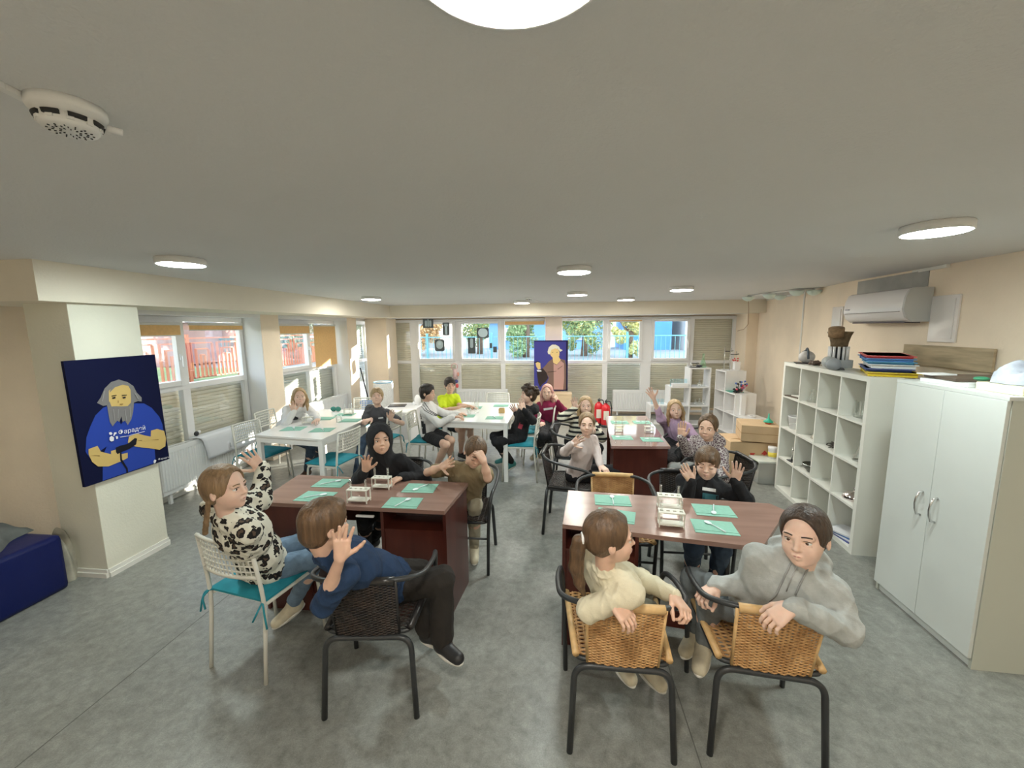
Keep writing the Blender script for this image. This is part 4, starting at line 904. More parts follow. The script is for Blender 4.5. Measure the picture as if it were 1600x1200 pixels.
# ------------------------------------------------------------------ back-left corner things
c0 = Z(608, 676, 0); 
e = empty('play_kitchen', (-2.72, 6.75, 0), rz=.05, label='low white cabinet with a slanted top behind the boy in dark grey', cat='cabinet')
MB().b2((-.28, -.42, 0), (.28, .42, .50), bev=.01).build('cabinet_body', m_white, e); MB().b2((-.30, -.44, .50), (.30, .44, .53), bev=.006).build('cabinet_top', m_white, e); MB().b2((-.24, -.423, .06), (.24, -.419, .46)).build('front_panel', mat('pale_grey', (.62, .62, .64), .5), e)
o = MB().box((0, 0, .006), (.30, .22, .012), bev=.003).build('tablet', mat('tablet_dark', (.06, .06, .07), .2), None, loc=(-2.84, 6.85, .5305)); o.rotation_euler = (0, 0, .2); tag(o, 'dark tablet lying on the low white cabinet', 'tablet')
o = MB(); o.ball((0, 0, .09), (.06, .05, .10)); o.ball((-.06, 0, .03), (.04, .04, .04)); tag(o.build('soft_toy', m_white, None, loc=(-2.5, 6.95, .531)), 'white rounded soft toy on the low white cabinet', 'toy')
b0 = X(573, 632, -3.75)
e = empty('bucket', (b0.x, b0.y, .0), label='blue bucket on a white stand in the back left corner', cat='bucket'); MB().b2((-.13, -.13, 0), (.13, .13, b0.z-.1), bev=.01).build('stand', m_white, e); MB().lathe([(.001, b0.z-.1), (.1, b0.z-.1), (.13, b0.z+.06), (.135, b0.z+.07), (.12, b0.z+.05)], n=24, caps=False).build('bucket_body', mat('bright_blue', (.05, .25, .7), .4), e)
mp0 = X(563, 575, -4.2); mp1 = X(575, 622, -3.95)
dd = (mp1-mp0); o = MB().cyl((0, 0, 0), mp0-mp1, .012).build('mop_handle', m_blk, None, loc=mp1-Vector((0, 0, .0))); o.name = 'mop'
MB().cyl((0, 0, 0), -dd.normalized()*-.0+dd.normalized()*.45, .012).build('mop_stick_lower', m_blk, o); tag(o, 'black mop stick leaning into the window corner', 'mop')
e = empty('mesh_hamper', (-3.42, 7.6, 0), label='white hamper with small dots and a blue edge in the back left corner', cat='hamper')
MB().lathe([(.17, 0), (.18, .3), (.19, .82), (.17, .86), (.001, .88)], n=24).build('hamper_body', mat('hamper_white', (.78, .78, .76), .6, var=.12, scale=60), e); MB().tube(arc((0, 0, .86), .18, 0, 2*PI, 24), .01, 6).build('blue_rim', mat('pale_blue', (.3, .6, .85), .5), e)

# ------------------------------------------------------------------ desks and tables
def wood(name, c1, c2, rough=.28):
    return mat(name, c1, rough, col2=c2, scale=2.2, stretch=(1, 7, 7), detail=7, bump=.05, bscale=30)
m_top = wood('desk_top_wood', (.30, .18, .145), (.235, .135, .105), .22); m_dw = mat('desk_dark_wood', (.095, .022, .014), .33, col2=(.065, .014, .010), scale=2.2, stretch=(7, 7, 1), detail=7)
m_wt = mat('table_white', (.86, .86, .84), .18)
HT = .77
DL = [(-1.955, 2.33), (-.69, 2.31), (-.645, 2.78), (-2.0, 2.83)]
e = empty('desk', (-1.32, 2.55, 0), label='dark brown wooden desk with open side shelf in the left foreground', cat='desk'); o = Vector(e.location)
def L(p, z=0): return Vector((p[0], p[1], z))-o
MB().poly([L(p, HT-.025) for p in DL], .025, (0, 0, 1)).build('desk_top', m_top, e, fixn=True)
x1 = -.69; x0 = x1-.43; yf, ybk = 2.34, 2.76
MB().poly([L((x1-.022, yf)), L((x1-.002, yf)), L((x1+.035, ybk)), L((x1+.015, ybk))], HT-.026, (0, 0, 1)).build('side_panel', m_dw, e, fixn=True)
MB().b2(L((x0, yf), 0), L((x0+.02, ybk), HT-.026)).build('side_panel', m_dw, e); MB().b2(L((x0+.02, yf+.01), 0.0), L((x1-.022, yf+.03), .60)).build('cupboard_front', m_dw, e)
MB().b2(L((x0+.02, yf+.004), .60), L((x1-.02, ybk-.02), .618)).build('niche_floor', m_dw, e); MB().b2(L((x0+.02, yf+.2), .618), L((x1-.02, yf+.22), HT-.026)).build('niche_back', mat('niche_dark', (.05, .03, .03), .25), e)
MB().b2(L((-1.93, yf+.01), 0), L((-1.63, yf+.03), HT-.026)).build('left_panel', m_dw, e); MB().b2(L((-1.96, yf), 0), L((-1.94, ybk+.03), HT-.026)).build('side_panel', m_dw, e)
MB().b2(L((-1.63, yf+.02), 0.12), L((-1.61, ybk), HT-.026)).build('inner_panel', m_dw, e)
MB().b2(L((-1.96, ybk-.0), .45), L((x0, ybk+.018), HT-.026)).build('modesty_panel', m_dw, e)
MB().b2(L((-1.28, yf-.012), HT-.075), L((-1.16, yf+.004), HT-.062), bev=.003).build('drawer_handle', m_white, e)
DR = [(.03, 2.205), (1.03, 2.05), (1.375, 2.50), (1.33, 2.60), (.075, 2.70)]
e = empty('desk', (.6, 2.4, 0), label='brown wooden desk with a cut corner in the right foreground', cat='desk'); o = Vector(e.location)
MB().poly([L(p, HT-.025) for p in DR], .025, (0, 0, 1)).build('desk_top', m_top, e, fixn=True)
a = -math.atan2(.155, 1.0); R = Matrix.Rotation(a, 3, 'Z')
def rb(lo, hi, nm, m, bev=0):
    lo = Vector(lo); hi = Vector(hi); c = (lo+hi)/2; b = MB().box(L((.03, 2.215))+R @ c, hi-lo, R, bev=bev); b.build(nm, m, e)
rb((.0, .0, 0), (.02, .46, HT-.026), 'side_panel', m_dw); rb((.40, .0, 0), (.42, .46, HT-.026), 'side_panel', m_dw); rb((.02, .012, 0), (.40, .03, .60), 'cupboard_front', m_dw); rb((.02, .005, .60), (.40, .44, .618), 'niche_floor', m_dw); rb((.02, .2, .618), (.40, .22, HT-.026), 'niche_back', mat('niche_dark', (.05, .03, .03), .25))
rb((.42, .24, .06), (.98, .258, .16), 'foot_beam', m_dw); rb((.96, .06, .0), (.985, .10, HT-.026), 'leg', m_blk, .004); rb((.96, .42, .0), (.985, .46, HT-.026), 'leg', m_blk, .004); rb((.965, .08, .03), (.98, .44, .055), 'stretcher', m_blk)
# back right desk
D3 = [(.505, 3.80), (1.05, 3.83), (1.11, 5.17), (.60, 5.13)]
e = empty('desk', (.8, 4.45, 0), label='dark wooden desk with a shiny top in the back right, seen end-on', cat='desk'); o = Vector(e.location)
MB().poly([L(p, HT-.025) for p in D3], .025, (0, 0, 1)).build('desk_top', mat('desk_top_shiny', (.36, .22, .20), .12, col2=(.30, .17, .15), scale=2), e, fixn=True); MATS['desk_top_shiny'].node_tree.nodes['Principled BSDF'].inputs['Coat Weight'].default_value = 1; MATS['desk_top_shiny'].node_tree.nodes['Principled BSDF'].inputs['Coat IOR'].default_value = 2.0; MATS['desk_top_shiny'].node_tree.nodes['Principled BSDF'].inputs['Coat Roughness'].default_value = .08
MB().b2(L((.53, 3.84), 0), L((1.03, 3.86), HT-.026)).build('side_panel', m_dw, e); MB().b2(L((.62, 5.08), 0), L((1.08, 5.10), HT-.026)).build('side_panel', m_dw, e)
MB().b2(L((.555, 3.86), 0), L((.575, 4.25), HT-.026)).build('pedestal_side', m_dw, e); MB().b2(L((.575, 4.23), 0), L((1.02, 4.25), HT-.026)).build('pedestal_back', m_dw, e); MB().b2(L((1.01, 3.86), .3), L((1.03, 5.08), HT-.026)).build('modesty_panel', m_dw, e)
# white tables
def wtable(P, label, H=.745):
    c = Vector((sum(p[0] for p in P)/4, sum(p[1] for p in P)/4, 0)); e = empty('white_table', c, label=label, cat='table')
    V = [Vector((*p, 0))-c for p in P]
    MB().poly([v+Vector((0, 0, H-.02)) for v in V], .02, (0, 0, 1)).build('table_top', m_wt, e, fixn=True)
    for i in range(4):
        a_, b_ = V[i], V[(i+1) % 4]; d = (b_-a_).normalized(); nn = Vector((-d.y, d.x, 0))
        q = [a_+d*.03+nn*.012, b_-d*.03+nn*.012, b_-d*.03+nn*.03, a_+d*.03+nn*.03]
        MB().poly([v+Vector((0, 0, H-.085)) for v in q], .065, (0, 0, 1)).build('apron', m_wt, e, fixn=True)
    for v in V:
        d = -v.normalized(); cc = v+Vector((.03 if d.x > 0 else -.03, .03 if d.y > 0 else -.03, 0)); MB().b2(cc+Vector((-.025, -.025, 0)), cc+Vector((.025, .025, H-.02)), bev=.003).build('leg', m_wt, e)
    return e
WT1 = [(-3.32, 4.02), (-2.46, 3.90), (-2.42, 5.45), (-3.42, 5.45)]
WT2 = [(-1.44, 4.84), (-.60, 4.76), (-.58, 6.10), (-1.46, 6.12)]
wtable(WT1, 'long white table by the left windows'); wtable(WT2, 'white table in the middle of the back of the room')
HW = .745

# ------------------------------------------------------------------ table settings
m_nap = mat('mint_napkin', (.27, .52, .42), .85, var=.05, scale=40); m_sp = mat('spoon_plastic', (.80, .88, .90), .3)
def napkin(c, rz, label, group, spoon=0.0, slabel=None, w=.225, d=.165, z=None):
    e = empty('napkin', (c.x, c.y, z), rz=rz, label=label, cat='napkin', group=group)
    b = MB(); b.poly([(-w/2, -d/2, .0), (w/2, -d/2+.004, 0), (w/2-.004, d/2, 0), (-w/2, d/2-.003, 0)], .002, (0, 0, 1)); b.build('napkin_sheet', m_nap, e, fixn=True)
    f = MB(); f.poly([(-w/2+.004, -d/2+.03, .002), (w/2-.003, -d/2+.028, .002), (w/2-.006, d*.05, .002), (-w/2+.004, d*.08, .002)], .0022, (0, 0, 1)); f.build('napkin_fold', m_nap, e, fixn=True)
    if spoon is not None:
        s = empty('plastic_spoon', (c.x, c.y, z+.0045), rz=rz+spoon, label=slabel or ('white spoon on the '+label), cat='spoon', group='white plastic spoons')
        MB().ball((0, .045, .004), (.016, .024, .004)).build('bowl', m_sp, s); MB().tube([(0, .022, .004), (.001, -.02, .005), (0, -.075, .003)], .003, 6, rs=[.0035, .003, .0045]).build('handle', m_sp, s)
def wood_rack(c, rz, z, label, cs=1.0, tubes=()):
    e = empty('test_tube_rack', (c.x, c.y, z), rz=rz, label=label, cat='test tube rack', group='white test tube racks')
    mr = mat('rack_white', (.78, .76, .68), .5); w, d, h = .12*cs, .055*cs, .075*cs
    MB().box((0, 0, .018), (w, d, .006), bev=.001).build('lower_plate', mr, e)
    t = MB(); N = 4
    xs = [-w/2+w*(i+.5)/N for i in range(N)]; hw = .008*cs
    edges = [-w/2]+[q for x in xs for q in (x-hw, x+hw)]+[w/2]
    for zz in (h,):
        for i in range(0, len(edges), 2): t.b2((edges[i], -d/2, zz-.003), (edges[i+1], d/2, zz+.003))
        for x in xs: t.b2((x-hw, -d/2, zz-.003), (x+hw, -hw*.9, zz+.003)); t.b2((x-hw, hw*.9, zz-.003), (x+hw, d/2, zz+.003))
    t.build('upper_plate', mr, e)
    for sx in (-1, 1):
        for sy in (-1, 1): MB().b2((sx*(w/2-.004)-.003, sy*(d/2-.004)-.003, 0), (sx*(w/2-.004)+.003, sy*(d/2-.004)+.003, h)).build('post', mr, e)
    for k in tubes:
        x = xs[k]; p = e.matrix_basis @ Vector((x, 0, .022)); tt = empty('test_tube', p, label='tube in '+['first', 'second', 'third', 'last'][k]+' hole of the '+label, cat='test tube', group='test tubes in the racks')
        MB().lathe([(.001, 0), (.004, .001), (.0065, .006), (.007, .02), (.007, .125), (.0085, .127)], n=14, caps=False).build('tube_glass', m_gl, tt)
ZN = HT+.0005
pos = [('far left', (518, 755), .0), ('near left', (494, 776), -.05), ('far right', (657, 763), .0), ('near right', (630, 786), .0)]
for nm, p, r in pos: napkin(Z(*p, HT), r+.02, 'mint napkin at the %s place of the left front desk' % nm, 'napkins on the left front desk', {'far left': -.9, 'near left': -1.0, 'far right': 2.6, 'near right': -.4}[nm], z=ZN)
pos = [('far left', (957, 782), -.05, 0.0), ('near left', (962, 806), -.25, None), ('far right', (1115, 798), -.1, 2.9), ('near right', (1116, 824), -.12, .6)]
for nm, p, r, s in pos: napkin(Z(*p, HT), r, 'mint napkin at the %s place of the right front desk' % nm, 'napkins on the right front desk', s, z=ZN)
wood_rack(Z(597, 763, HT), .0, ZN, 'white rack at the back of the left front desk', 1.08, (0, 3)); wood_rack(Z(561, 784, HT), .0, ZN, 'white rack at the front of the left front desk', 1.15, (0, 3))
wood_rack(Z(1045, 795, HT), -.1, ZN, 'white rack at the back of the right front desk', 1.15, (0, 3)); wood_rack(Z(1048, 822, HT), -.1, ZN, 'white rack at the front of the right front desk', 1.15, (0, 3))
ZW = HW+.0005
for nm, p, r in [('near left', (459, 670), .15), ('near right', (504, 672), .15), ('middle left', (507, 654), .1), ('middle right', (548, 657), .1), ('far', (540, 648), .1)]: napkin(Z(*p, HW), r, 'green napkin at the %s place of the left white table' % nm, 'napkins on the left white table', .5 if 'near' in nm else None, z=ZW, w=.24, d=.2)
wood_rack(Z(482, 662, HW), .3, ZW, 'white rack beside the girl in white', 1.1, (1,)); wood_rack(Z(545, 648, HW), .2, ZW, 'white rack farther along the left white table', 1.0, (0, 2, 3))
for i, p in enumerate([(530, 660), (575, 652)]): beaker(Z(*p, HW)+Vector((0, 0, .001)), ['near', 'far'][i]+' glass beaker on the left white table', .09, .035)
e = empty('goggles', Z(525, 643, HW)+Vector((0, 0, .001)), label='green-framed goggles standing on the left white table', cat='goggles'); MB().ball((-.035, 0, .035), (.045, .02, .034)).ball((.035, 0, .035), (.045, .02, .034)).build('goggle_frame', mat('dk_teal', (.05, .25, .2), .4), e); MB().tube([(-.07, 0, .04), (0, .1, .03), (.07, 0, .04)], .004, 6).build('strap', m_blk, e)
for nm, p in [('near left', (729, 650)), ('near right', (773, 653)), ('middle left', (741, 637)), ('far right', (783, 634))]: napkin(Z(*p, HW), .02, 'green napkin at the %s place of the middle white table' % nm, 'napkins on the middle white table', .4 if nm == 'near right' else None, z=ZW, w=.22, d=.18)
beaker(Z(745, 645, HW)+Vector((0, 0, .001)), 'tall glass cylinder on the middle white table', .16, .03); beaker(Z(733, 647, HW)+Vector((0, 0, .001)), 'small glass in front of the boys on the middle white table', .08, .025)
e = empty('wooden_block', Z(784, 645, HW)+Vector((0, 0, .001)), label='small amber wooden rack on the middle white table', cat='rack'); MB().b2((-.04, -.03, 0), (.04, .03, .06), bev=.004).build('block_body', mat('amber', (.65, .45, .2), .5), e); MB().b2((-.03, -.02, .06), (.03, .02, .066)).build('block_top', mat('amber2', (.5, .32, .14), .5), e)
for nm, p in [('far left', (968, 660)), ('far right', (1003, 660)), ('near left', (972, 684)), ('near right', (1018, 687))]: napkin(Z(*p, HT), .0, 'mint napkin at the %s place of the back right desk' % nm, 'napkins on the back right desk', 1.4, z=ZN, w=.20, d=.16)
wood_rack(Z(967, 673, HT), .05, ZN, 'small rack at the left of the back right desk', .75, (0, 3)); wood_rack(Z(1014, 675, HT), .05, ZN, 'small rack at the right of the back right desk', .8, (0, 2, 3))

# ------------------------------------------------------------------ chairs
m_tube = mat('dark_tube', (.030, .032, .034), .38); m_wick = None
def weave(name, c1, c2, sc_=160.0):
    m = bpy.data.materials.new(name); m.use_nodes = True; MATS[name] = m; n = m.node_tree; b = n.nodes['Principled BSDF']; b.inputs['Roughness'].default_value = .5
    tcn = n.nodes.new('ShaderNodeTexCoord'); mp = n.nodes.new('ShaderNodeMapping'); n.links.new(tcn.outputs['Object'], mp.inputs[0])
    nz = n.nodes.new('ShaderNodeTexNoise'); nz.inputs['Scale'].default_value = 18; n.links.new(mp.outputs[0], nz.inputs['Vector']); cr = n.nodes.new('ShaderNodeValToRGB'); n.links.new(nz.outputs['Fac'], cr.inputs[0])
    cr.color_ramp.elements[0].position = .35; cr.color_ramp.elements[1].position = .65; cr.color_ramp.elements[0].color = (*c2, 1); cr.color_ramp.elements[1].color = (*c1, 1)
    n.links.new(cr.outputs[0], b.inputs['Base Color']); return m
m_rat = weave('natural_rattan', (.62, .37, .16), (.42, .22, .08)); m_ratw = mat('rattan_wrap', (.68, .44, .20), .42, var=.1, scale=30); m_blw = weave('black_wicker', (.035, .022, .016), (.012, .009, .008)); m_blwr = mat('black_wrap', (.02, .018, .018), .3)
def woven(nx, nz, P, th=.0035):
    """real over-under weave : P(u,v) surface point, N normal ; returns MB"""
    b = MB(); b.smooth = True
    def nrm(u, v):
        e_ = .01; a_ = Vector(P(min(1, u+e_), v))-Vector(P(max(0, u-e_), v)); c_ = Vector(P(u, min(1, v+e_)))-Vector(P(u, max(0, v-e_))); return a_.cross(c_).normalized()
    for j in range(nz):
        v = (j+.5)/nz; pts = []
        for i in range(nx*2+1):
            u = i/(nx*2); s = math.sin(u*nx*PI+(j % 2)*PI); pts.append(Vector(P(u, v))+nrm(u, v)*s*th*.9)
        b.tube(pts, th, 5, caps=False)
    for i in range(nx+1):
        u = i/nx; b.tube([Vector(P(u, k/8)) for k in range(9)], th*.9, 5, caps=False)
    return b
def armchair(name, wick, wrap, dense=True):
    """origin on the floor, front faces +Y"""
    e = empty(name, (0, 0, 0), cat='chair'); r = .0125
    loop = fillet([(.235, .20, .0), (.245, .215, .40), (.26, .20, .63), (.285, .02, .675), (.27, -.19, .715), (.155, -.262, .735), (-.155, -.262, .735), (-.27, -.19, .715), (-.285, .02, .675), (-.26, .20, .63), (-.245, .215, .40), (-.235, .20, 0)], .10, 6)
    MB().tube(loop, r, 10).build('arm_loop', m_tube, e)
    rear = fillet([(.225, -.245, 0), (.205, -.215, .41), (-.205, -.215, .41), (-.225, -.245, 0)], .07, 8); MB().tube(rear, .014, 10).build('rear_leg_frame', m_tube, e)
    seatr = fillet([(0, .225, .435), (.235, .225, .435), (.205, -.2, .43), (-.205, -.2, .43), (-.235, .225, .435), (0, .225, .435)], .05, 5); MB().tube(seatr, .011, 8).build('seat_ring', m_tube, e)
    MB().tube([(.235, .21, .30), (-.235, .21, .30)], .008, 8).build('front_stretcher', m_tube, e)
    def PB(u, v):   # back panel
        x = (u-.5)*(.30+.02*v); y = -.205-.055*v+.018*(1-(2*u-1)**2)*-1; return (x, y, .425+.305*v)
    nx, nz = (16, 40) if dense else (10, 22)
    bk = woven(nx, nz, PB, .0042 if dense else .0065); bk.build('woven_back', wick, e)
    def PS(u, v): return ((u-.5)*(.42+.05*v), -.20+.425*v, .452-.012*math.sin(PI*u)*math.sin(PI*v))
    woven(*((14, 34) if dense else (9, 20)), PS, .005 if dense else .007).build('woven_seat', wick, e)
    for s_ in (-1, 1): MB().tube([(s_*.20, -.2, .45), (s_*.232, .225, .452)], .016, 8).build('seat_edge', wrap, e)
    w = MB()
    path = [(-.155, -.263, .735), (-.1, -.265, .735), (0, -.266, .736), (.1, -.265, .735), (.155, -.263, .735)]
    w.tube(path, .0185, 12); w.build('wrapped_top_rail', wrap, e)
    for s_ in (-1, 1): MB().tube([(s_*.15, -.207, .425), (s_*.16, -.262, .73)], .0075, 8).build('back_upright', wrap, e)
    return e
C_R = armchair('rattan_chair', m_rat, m_ratw); C_B = armchair('black_wicker_chair', m_blw, m_blwr)
m_ch = mat('chair_white_metal', (.70, .69, .62), .4); m_teal = mat('teal_cushion', (.012, .24, .31), .8, var=.12, scale=12, bump=.15, bscale=50); m_tie = mat('teal_tie', (.02, .26, .33), .8)
def metalchair():
    e = empty('white_metal_chair', (0, 0, 0), cat='chair'); r = .011
    for s_ in (-1, 1):
        MB().tube(fillet([(s_*.20, -.235, 0), (s_*.195, -.19, .44), (s_*.185, -.235, .80)], .12, 6), r, 10).build('rear_leg', m_ch, e); MB().tube(fillet([(s_*.20, .20, 0), (s_*.19, .17, .43), (s_*.19, -.185, .43)], .05, 6), r, 10).build('front_leg', m_ch, e)
    MB().tube([(-.19, .17, .43), (.19, .17, .43)], r, 8).build('front_rail', m_ch, e)
    MB().box((0, -.0, .44), (.385, .37, .012), bev=.004).build('seat_plate', m_ch, e)
    def PB(u, v):
        x = (u-.5)*.372; y = -.212-.026*v-.03*(1-(2*u-1)**2); return Vector((x, y, .60+.20*v))
    b = MB(); nx, nz = 14, 6
    for i in range(nx+1):
        u = i/nx; b.tube([PB(u, k/4) for k in range(5)], .0042, 4, caps=False)
    for j in range(nz+1):
        b.tube([PB(k/14, j/nz) for k in range(15)], .0048 if 0 < j < nz else .011, 5)
    b.build('perforated_back', m_ch, e)
    c = MB(); c.smooth = True
    def fn(u, v, top=True):
        x = (u-.5)*2; y = (v-.5)*2; ed = max(0, (1-x**6)*(1-y**6)); q = .012+.020*ed**.5-(.006*math.exp(-((abs(x)-.35)**2+(abs(y)-.35)**2)*30)); return (x*.20, y*.195, .4485+(q if top else 0.0)) 
    c.grid(20, 20, lambda u, v: fn(u, v)); c.grid(4, 4, lambda u, v: fn(1-u, v, False))
    c.add([fn(i/20, 0) for i in range(21)]+[fn(i/20, 0, False) for i in range(21)], [(i, 21+i, 22+i, i+1) for i in range(20)]); c.add([fn(i/20, 1) for i in range(21)]+[fn(i/20, 1, False) for i in range(21)], [(i+1, 22+i, 21+i, i) for i in range(20)])
    c.add([fn(0, i/20) for i in range(21)]+[fn(0, i/20, False) for i in range(21)], [(i+1, 22+i, 21+i, i) for i in range(20)]); c.add([fn(1, i/20) for i in range(21)]+[fn(1, i/20, False) for i in range(21)], [(i, 21+i, 22+i, i+1) for i in range(20)])
    cu = c.build('seat_cushion', m_teal, e)
    for s_ in (-1, 1):
        MB().tube(fillet([(s_*.17, -.19, .455), (s_*.21, -.215, .45), (s_*.225, -.225, .40), (s_*.24, -.23, .33)], .02, 3), .005, 5).build('cushion_tie', m_tie, cu); MB().tube(fillet([(s_*.19, -.2, .455), (s_*.20, -.24, .43), (s_*.17, -.25, .37)], .02, 3), .005, 5).build('cushion_tie', m_tie, cu)
    return e
C_A = metalchair()
def face(dx, dy): return math.atan2(dy, dx)-PI/2
G_R, G_B, G_A = 'natural rattan armchairs', 'black wicker armchairs', 'white metal chairs with teal cushions'
place(C_R, USED, (.285, 1.84, 0), face(.0, 1), 'rattan armchair the ponytail girl in cream leans on, front row left', G_R)
place(C_R, USED, (.925, 1.87, 0), face(.10, 1), 'rattan armchair the girl in the grey hoodie leans on, front row right', G_R)
place(C_R, USED, (.42, 2.86, 0), face(-.03, -1), 'empty rattan armchair tucked behind the right front desk', G_R)
place(C_B, USED, (-.93, 1.90, 0), face(-.12, 1), 'black wicker armchair in front of the left desk with the boy in navy', G_B)
place(C_B, USED, (-1.34, 3.12, 0), face(.05, -1), 'black wicker armchair of the child in the black hood', G_B)
place(C_B, USED, (-.76, 3.06, 0), face(.0, -1), 'black wicker armchair of the child in the brown T-shirt', G_B)
place(C_B, USED, (.14, 3.72, 0), face(1, -.12), 'black wicker armchair of the girl in the white blouse', G_B)
place(C_B, USED, (.20, 4.62, 0), face(1, -.1), 'dark armchair of the girl in the striped sweater', G_B)
place(C_B, USED, (1.43, 4.55, 0), face(-1, 0), 'dark armchair of the girl raising her arm', G_B)
place(C_B, USED, (1.38, 3.62, 0), face(-1, -.1), 'dark armchair of the girl in the patterned hoodie', G_B)
place(C_B, USED, (.98, 3.0, 0), face(0, -1), 'dark armchair of the boy in the black hoodie', G_B)
place(C_A, USED, (-1.70, 2.05, 0), face(.19, .98), 'white metal chair with teal cushion under the girl in the leopard sweater', G_A)
place(C_A, USED, (-3.46, 4.32, 0), face(1, -.12), 'empty white metal chair with bright teal cushion left of the left white table', G_A)
place(C_A, USED, (-2.49, 4.13, 0), face(-1, .14), 'empty white metal chair with its back to the right of the left white table', G_A)
place(C_A, USED, (-3.72, 5.0, 0), face(1, 0), 'white metal chair of the girl in the white sweater', G_A)
place(C_A, USED, (-2.35, 5.03, 0), face(-1, .1), 'white metal chair of the boy in the dark grey T-shirt', G_A)
place(C_A, USED, (-1.68, 5.05, 0), face(1, 0), 'white metal chair of the boy in the white track top', G_A)
place(C_A, USED, (-.48, 4.98, 0), face(-1, 0), 'white metal chair of the boy in black at the middle table', G_A)
place(C_A, USED, (-.30, 5.62, 0), face(-1, -.15), 'white metal chair of the girl in maroon', G_A)
place(C_A, USED, (-1.70, 5.78, 0), face(1, 0), 'white metal chair of the boy in neon yellow', G_A)
place(C_A, USED, (-1.0, 6.42, 0), face(0, -1), 'empty white metal chair at the far end of the middle white table', G_A)
place(C_A, USED, (-3.05, 5.85, 0), face(0, -1), 'empty white metal chair at the far end of the left white table', G_A)
for lx in (-2.3, .2, 2.3): lamp((lx, -1.3), .14, {-2.3: 'added unseen fill lamp behind the camera on the window side', .2: 'added unseen fill lamp behind the camera in the middle', 2.3: 'added unseen fill lamp behind the camera by the cabinet side'}[lx], m_warm)  # unseen extra lamps, added to brighten the front of the room
# ------------------------------------------------------------------ people : signed distance bodies, meshed by surface nets
F4 = np.float32
def A3(v): return np.array([float(v[0]), float(v[1]), float(v[2])])
def nrm(v):
    v = A3(v); l = np.linalg.norm(v); return v/l if l > 1e-9 else np.array([0, 0, 1.0])
class SDF:
    def __init__(s): s.p = []
    def cap(s, a, b, ra, rb=None, k=.02, sub=False): s.p.append(('c', A3(a), A3(b), ra, ra if rb is None else rb, k, sub)); return s
    def ell(s, c, r, R=None, k=.02, sub=False): s.p.append(('e', A3(c), np.array(r, float), np.eye(3) if R is None else np.array(R, float), k, sub)); return s
    def chain(s, pts, rs, k=.02):
        for i in range(len(pts)-1): s.cap(pts[i], pts[i+1], rs[i], rs[i+1], k)
        return s
    def plane(s, n, c, k=.01): s.p.append(('p', nrm(n), float(c), k)); return s      # keeps the side n.x > c
    def bounds(s):
        lo = np.full(3, 1e9); hi = -lo
        for q in s.p:
            if q[0] == 'c' and not q[6]:
                r = max(q[3], q[4]); lo = np.minimum(lo, np.minimum(q[1], q[2])-r); hi = np.maximum(hi, np.maximum(q[1], q[2])+r)
            elif q[0] == 'e' and not q[5]:
                e = np.sqrt((q[2]**2) @ (q[3]**2)); lo = np.minimum(lo, q[1]-e); hi = np.maximum(hi, q[1]+e)
        return lo, hi
    def field(s, lo, hi, h):
        n = np.maximum(np.ceil((hi-lo)/h).astype(int)+1, 4)
        ax = [(lo[i]+np.arange(n[i])*h).astype(F4) for i in range(3)]
        D = np.full(tuple(n), .06, F4)
        for q in s.p:
            if q[0] == 'c': r = max(q[3], q[4]); k = q[5]; a0 = np.minimum(q[1], q[2])-r; a1 = np.maximum(q[1], q[2])+r
            elif q[0] == 'e': e = np.sqrt((q[2]**2) @ (q[3]**2)); k = q[4]; a0 = q[1]-e; a1 = q[1]+e
            else:
                d = ax[0][:, None, None]*F4(q[1][0])+ax[1][None, :, None]*F4(q[1][1])+ax[2][None, None, :]*F4(q[1][2])-F4(q[2]); d = -d; k = q[3]
                hh = np.maximum(k-np.abs(D-d), 0)/k; D = np.maximum(D, d)+hh*hh*F4(k*.25); continue
            m = 1.8*k+.02+3*h; i0 = np.clip(np.floor((a0-m-lo)/h).astype(int), 0, n); i1 = np.clip(np.ceil((a1+m-lo)/h).astype(int)+1, 0, n)
            if np.any(i1 <= i0): continue
            sl = tuple(slice(i0[i], i1[i]) for i in range(3)); x = ax[0][sl[0]][:, None, None]; y = ax[1][sl[1]][None, :, None]; z = ax[2][sl[2]][None, None, :]
            if q[0] == 'c':
                a = q[1]; ba = q[2]-q[1]; L = float(ba @ ba)+1e-12; px, py, pz = x-F4(a[0]), y-F4(a[1]), z-F4(a[2])
                t = np.clip((px*F4(ba[0])+py*F4(ba[1])+pz*F4(ba[2]))/F4(L), 0, 1)
                d = np.sqrt((px-t*F4(ba[0]))**2+(py-t*F4(ba[1]))**2+(pz-t*F4(ba[2]))**2)-(F4(q[3])+t*F4(q[4]-q[3])); sub = q[6]
            else:
                c = q[1]; R = q[3]; px, py, pz = x-F4(c[0]), y-F4(c[1]), z-F4(c[2]); k0 = 0; k1 = 0
                for j in range(3):   # rows of R are the local axes
                    u = px*F4(R[j][0])+py*F4(R[j][1])+pz*F4(R[j][2]); k0 = k0+(u/F4(q[2][j]))**2; k1 = k1+(u/F4(q[2][j]**2))**2
                k0 = np.sqrt(k0); k1 = np.sqrt(k1)+F4(1e-9); d = k0*(k0-1)/k1; sub = q[5]
            Dv = D[sl]
            if sub: d = -d; hh = np.maximum(k-np.abs(Dv-d), 0)/k; D[sl] = np.maximum(Dv, d)+hh*hh*F4(k*.25)
            else: hh = np.maximum(k-np.abs(Dv-d), 0)/k; D[sl] = np.minimum(Dv, d)-hh*hh*F4(k*.25)
        return D
    def mesh(s, h, lo=None, hi=None):
        if lo is None: lo, hi = s.bounds(); lo = lo-3*h-.02; hi = hi+3*h+.02
        return surfnet(s.field(np.array(lo, float), np.array(hi, float), h), np.array(lo, float), h)
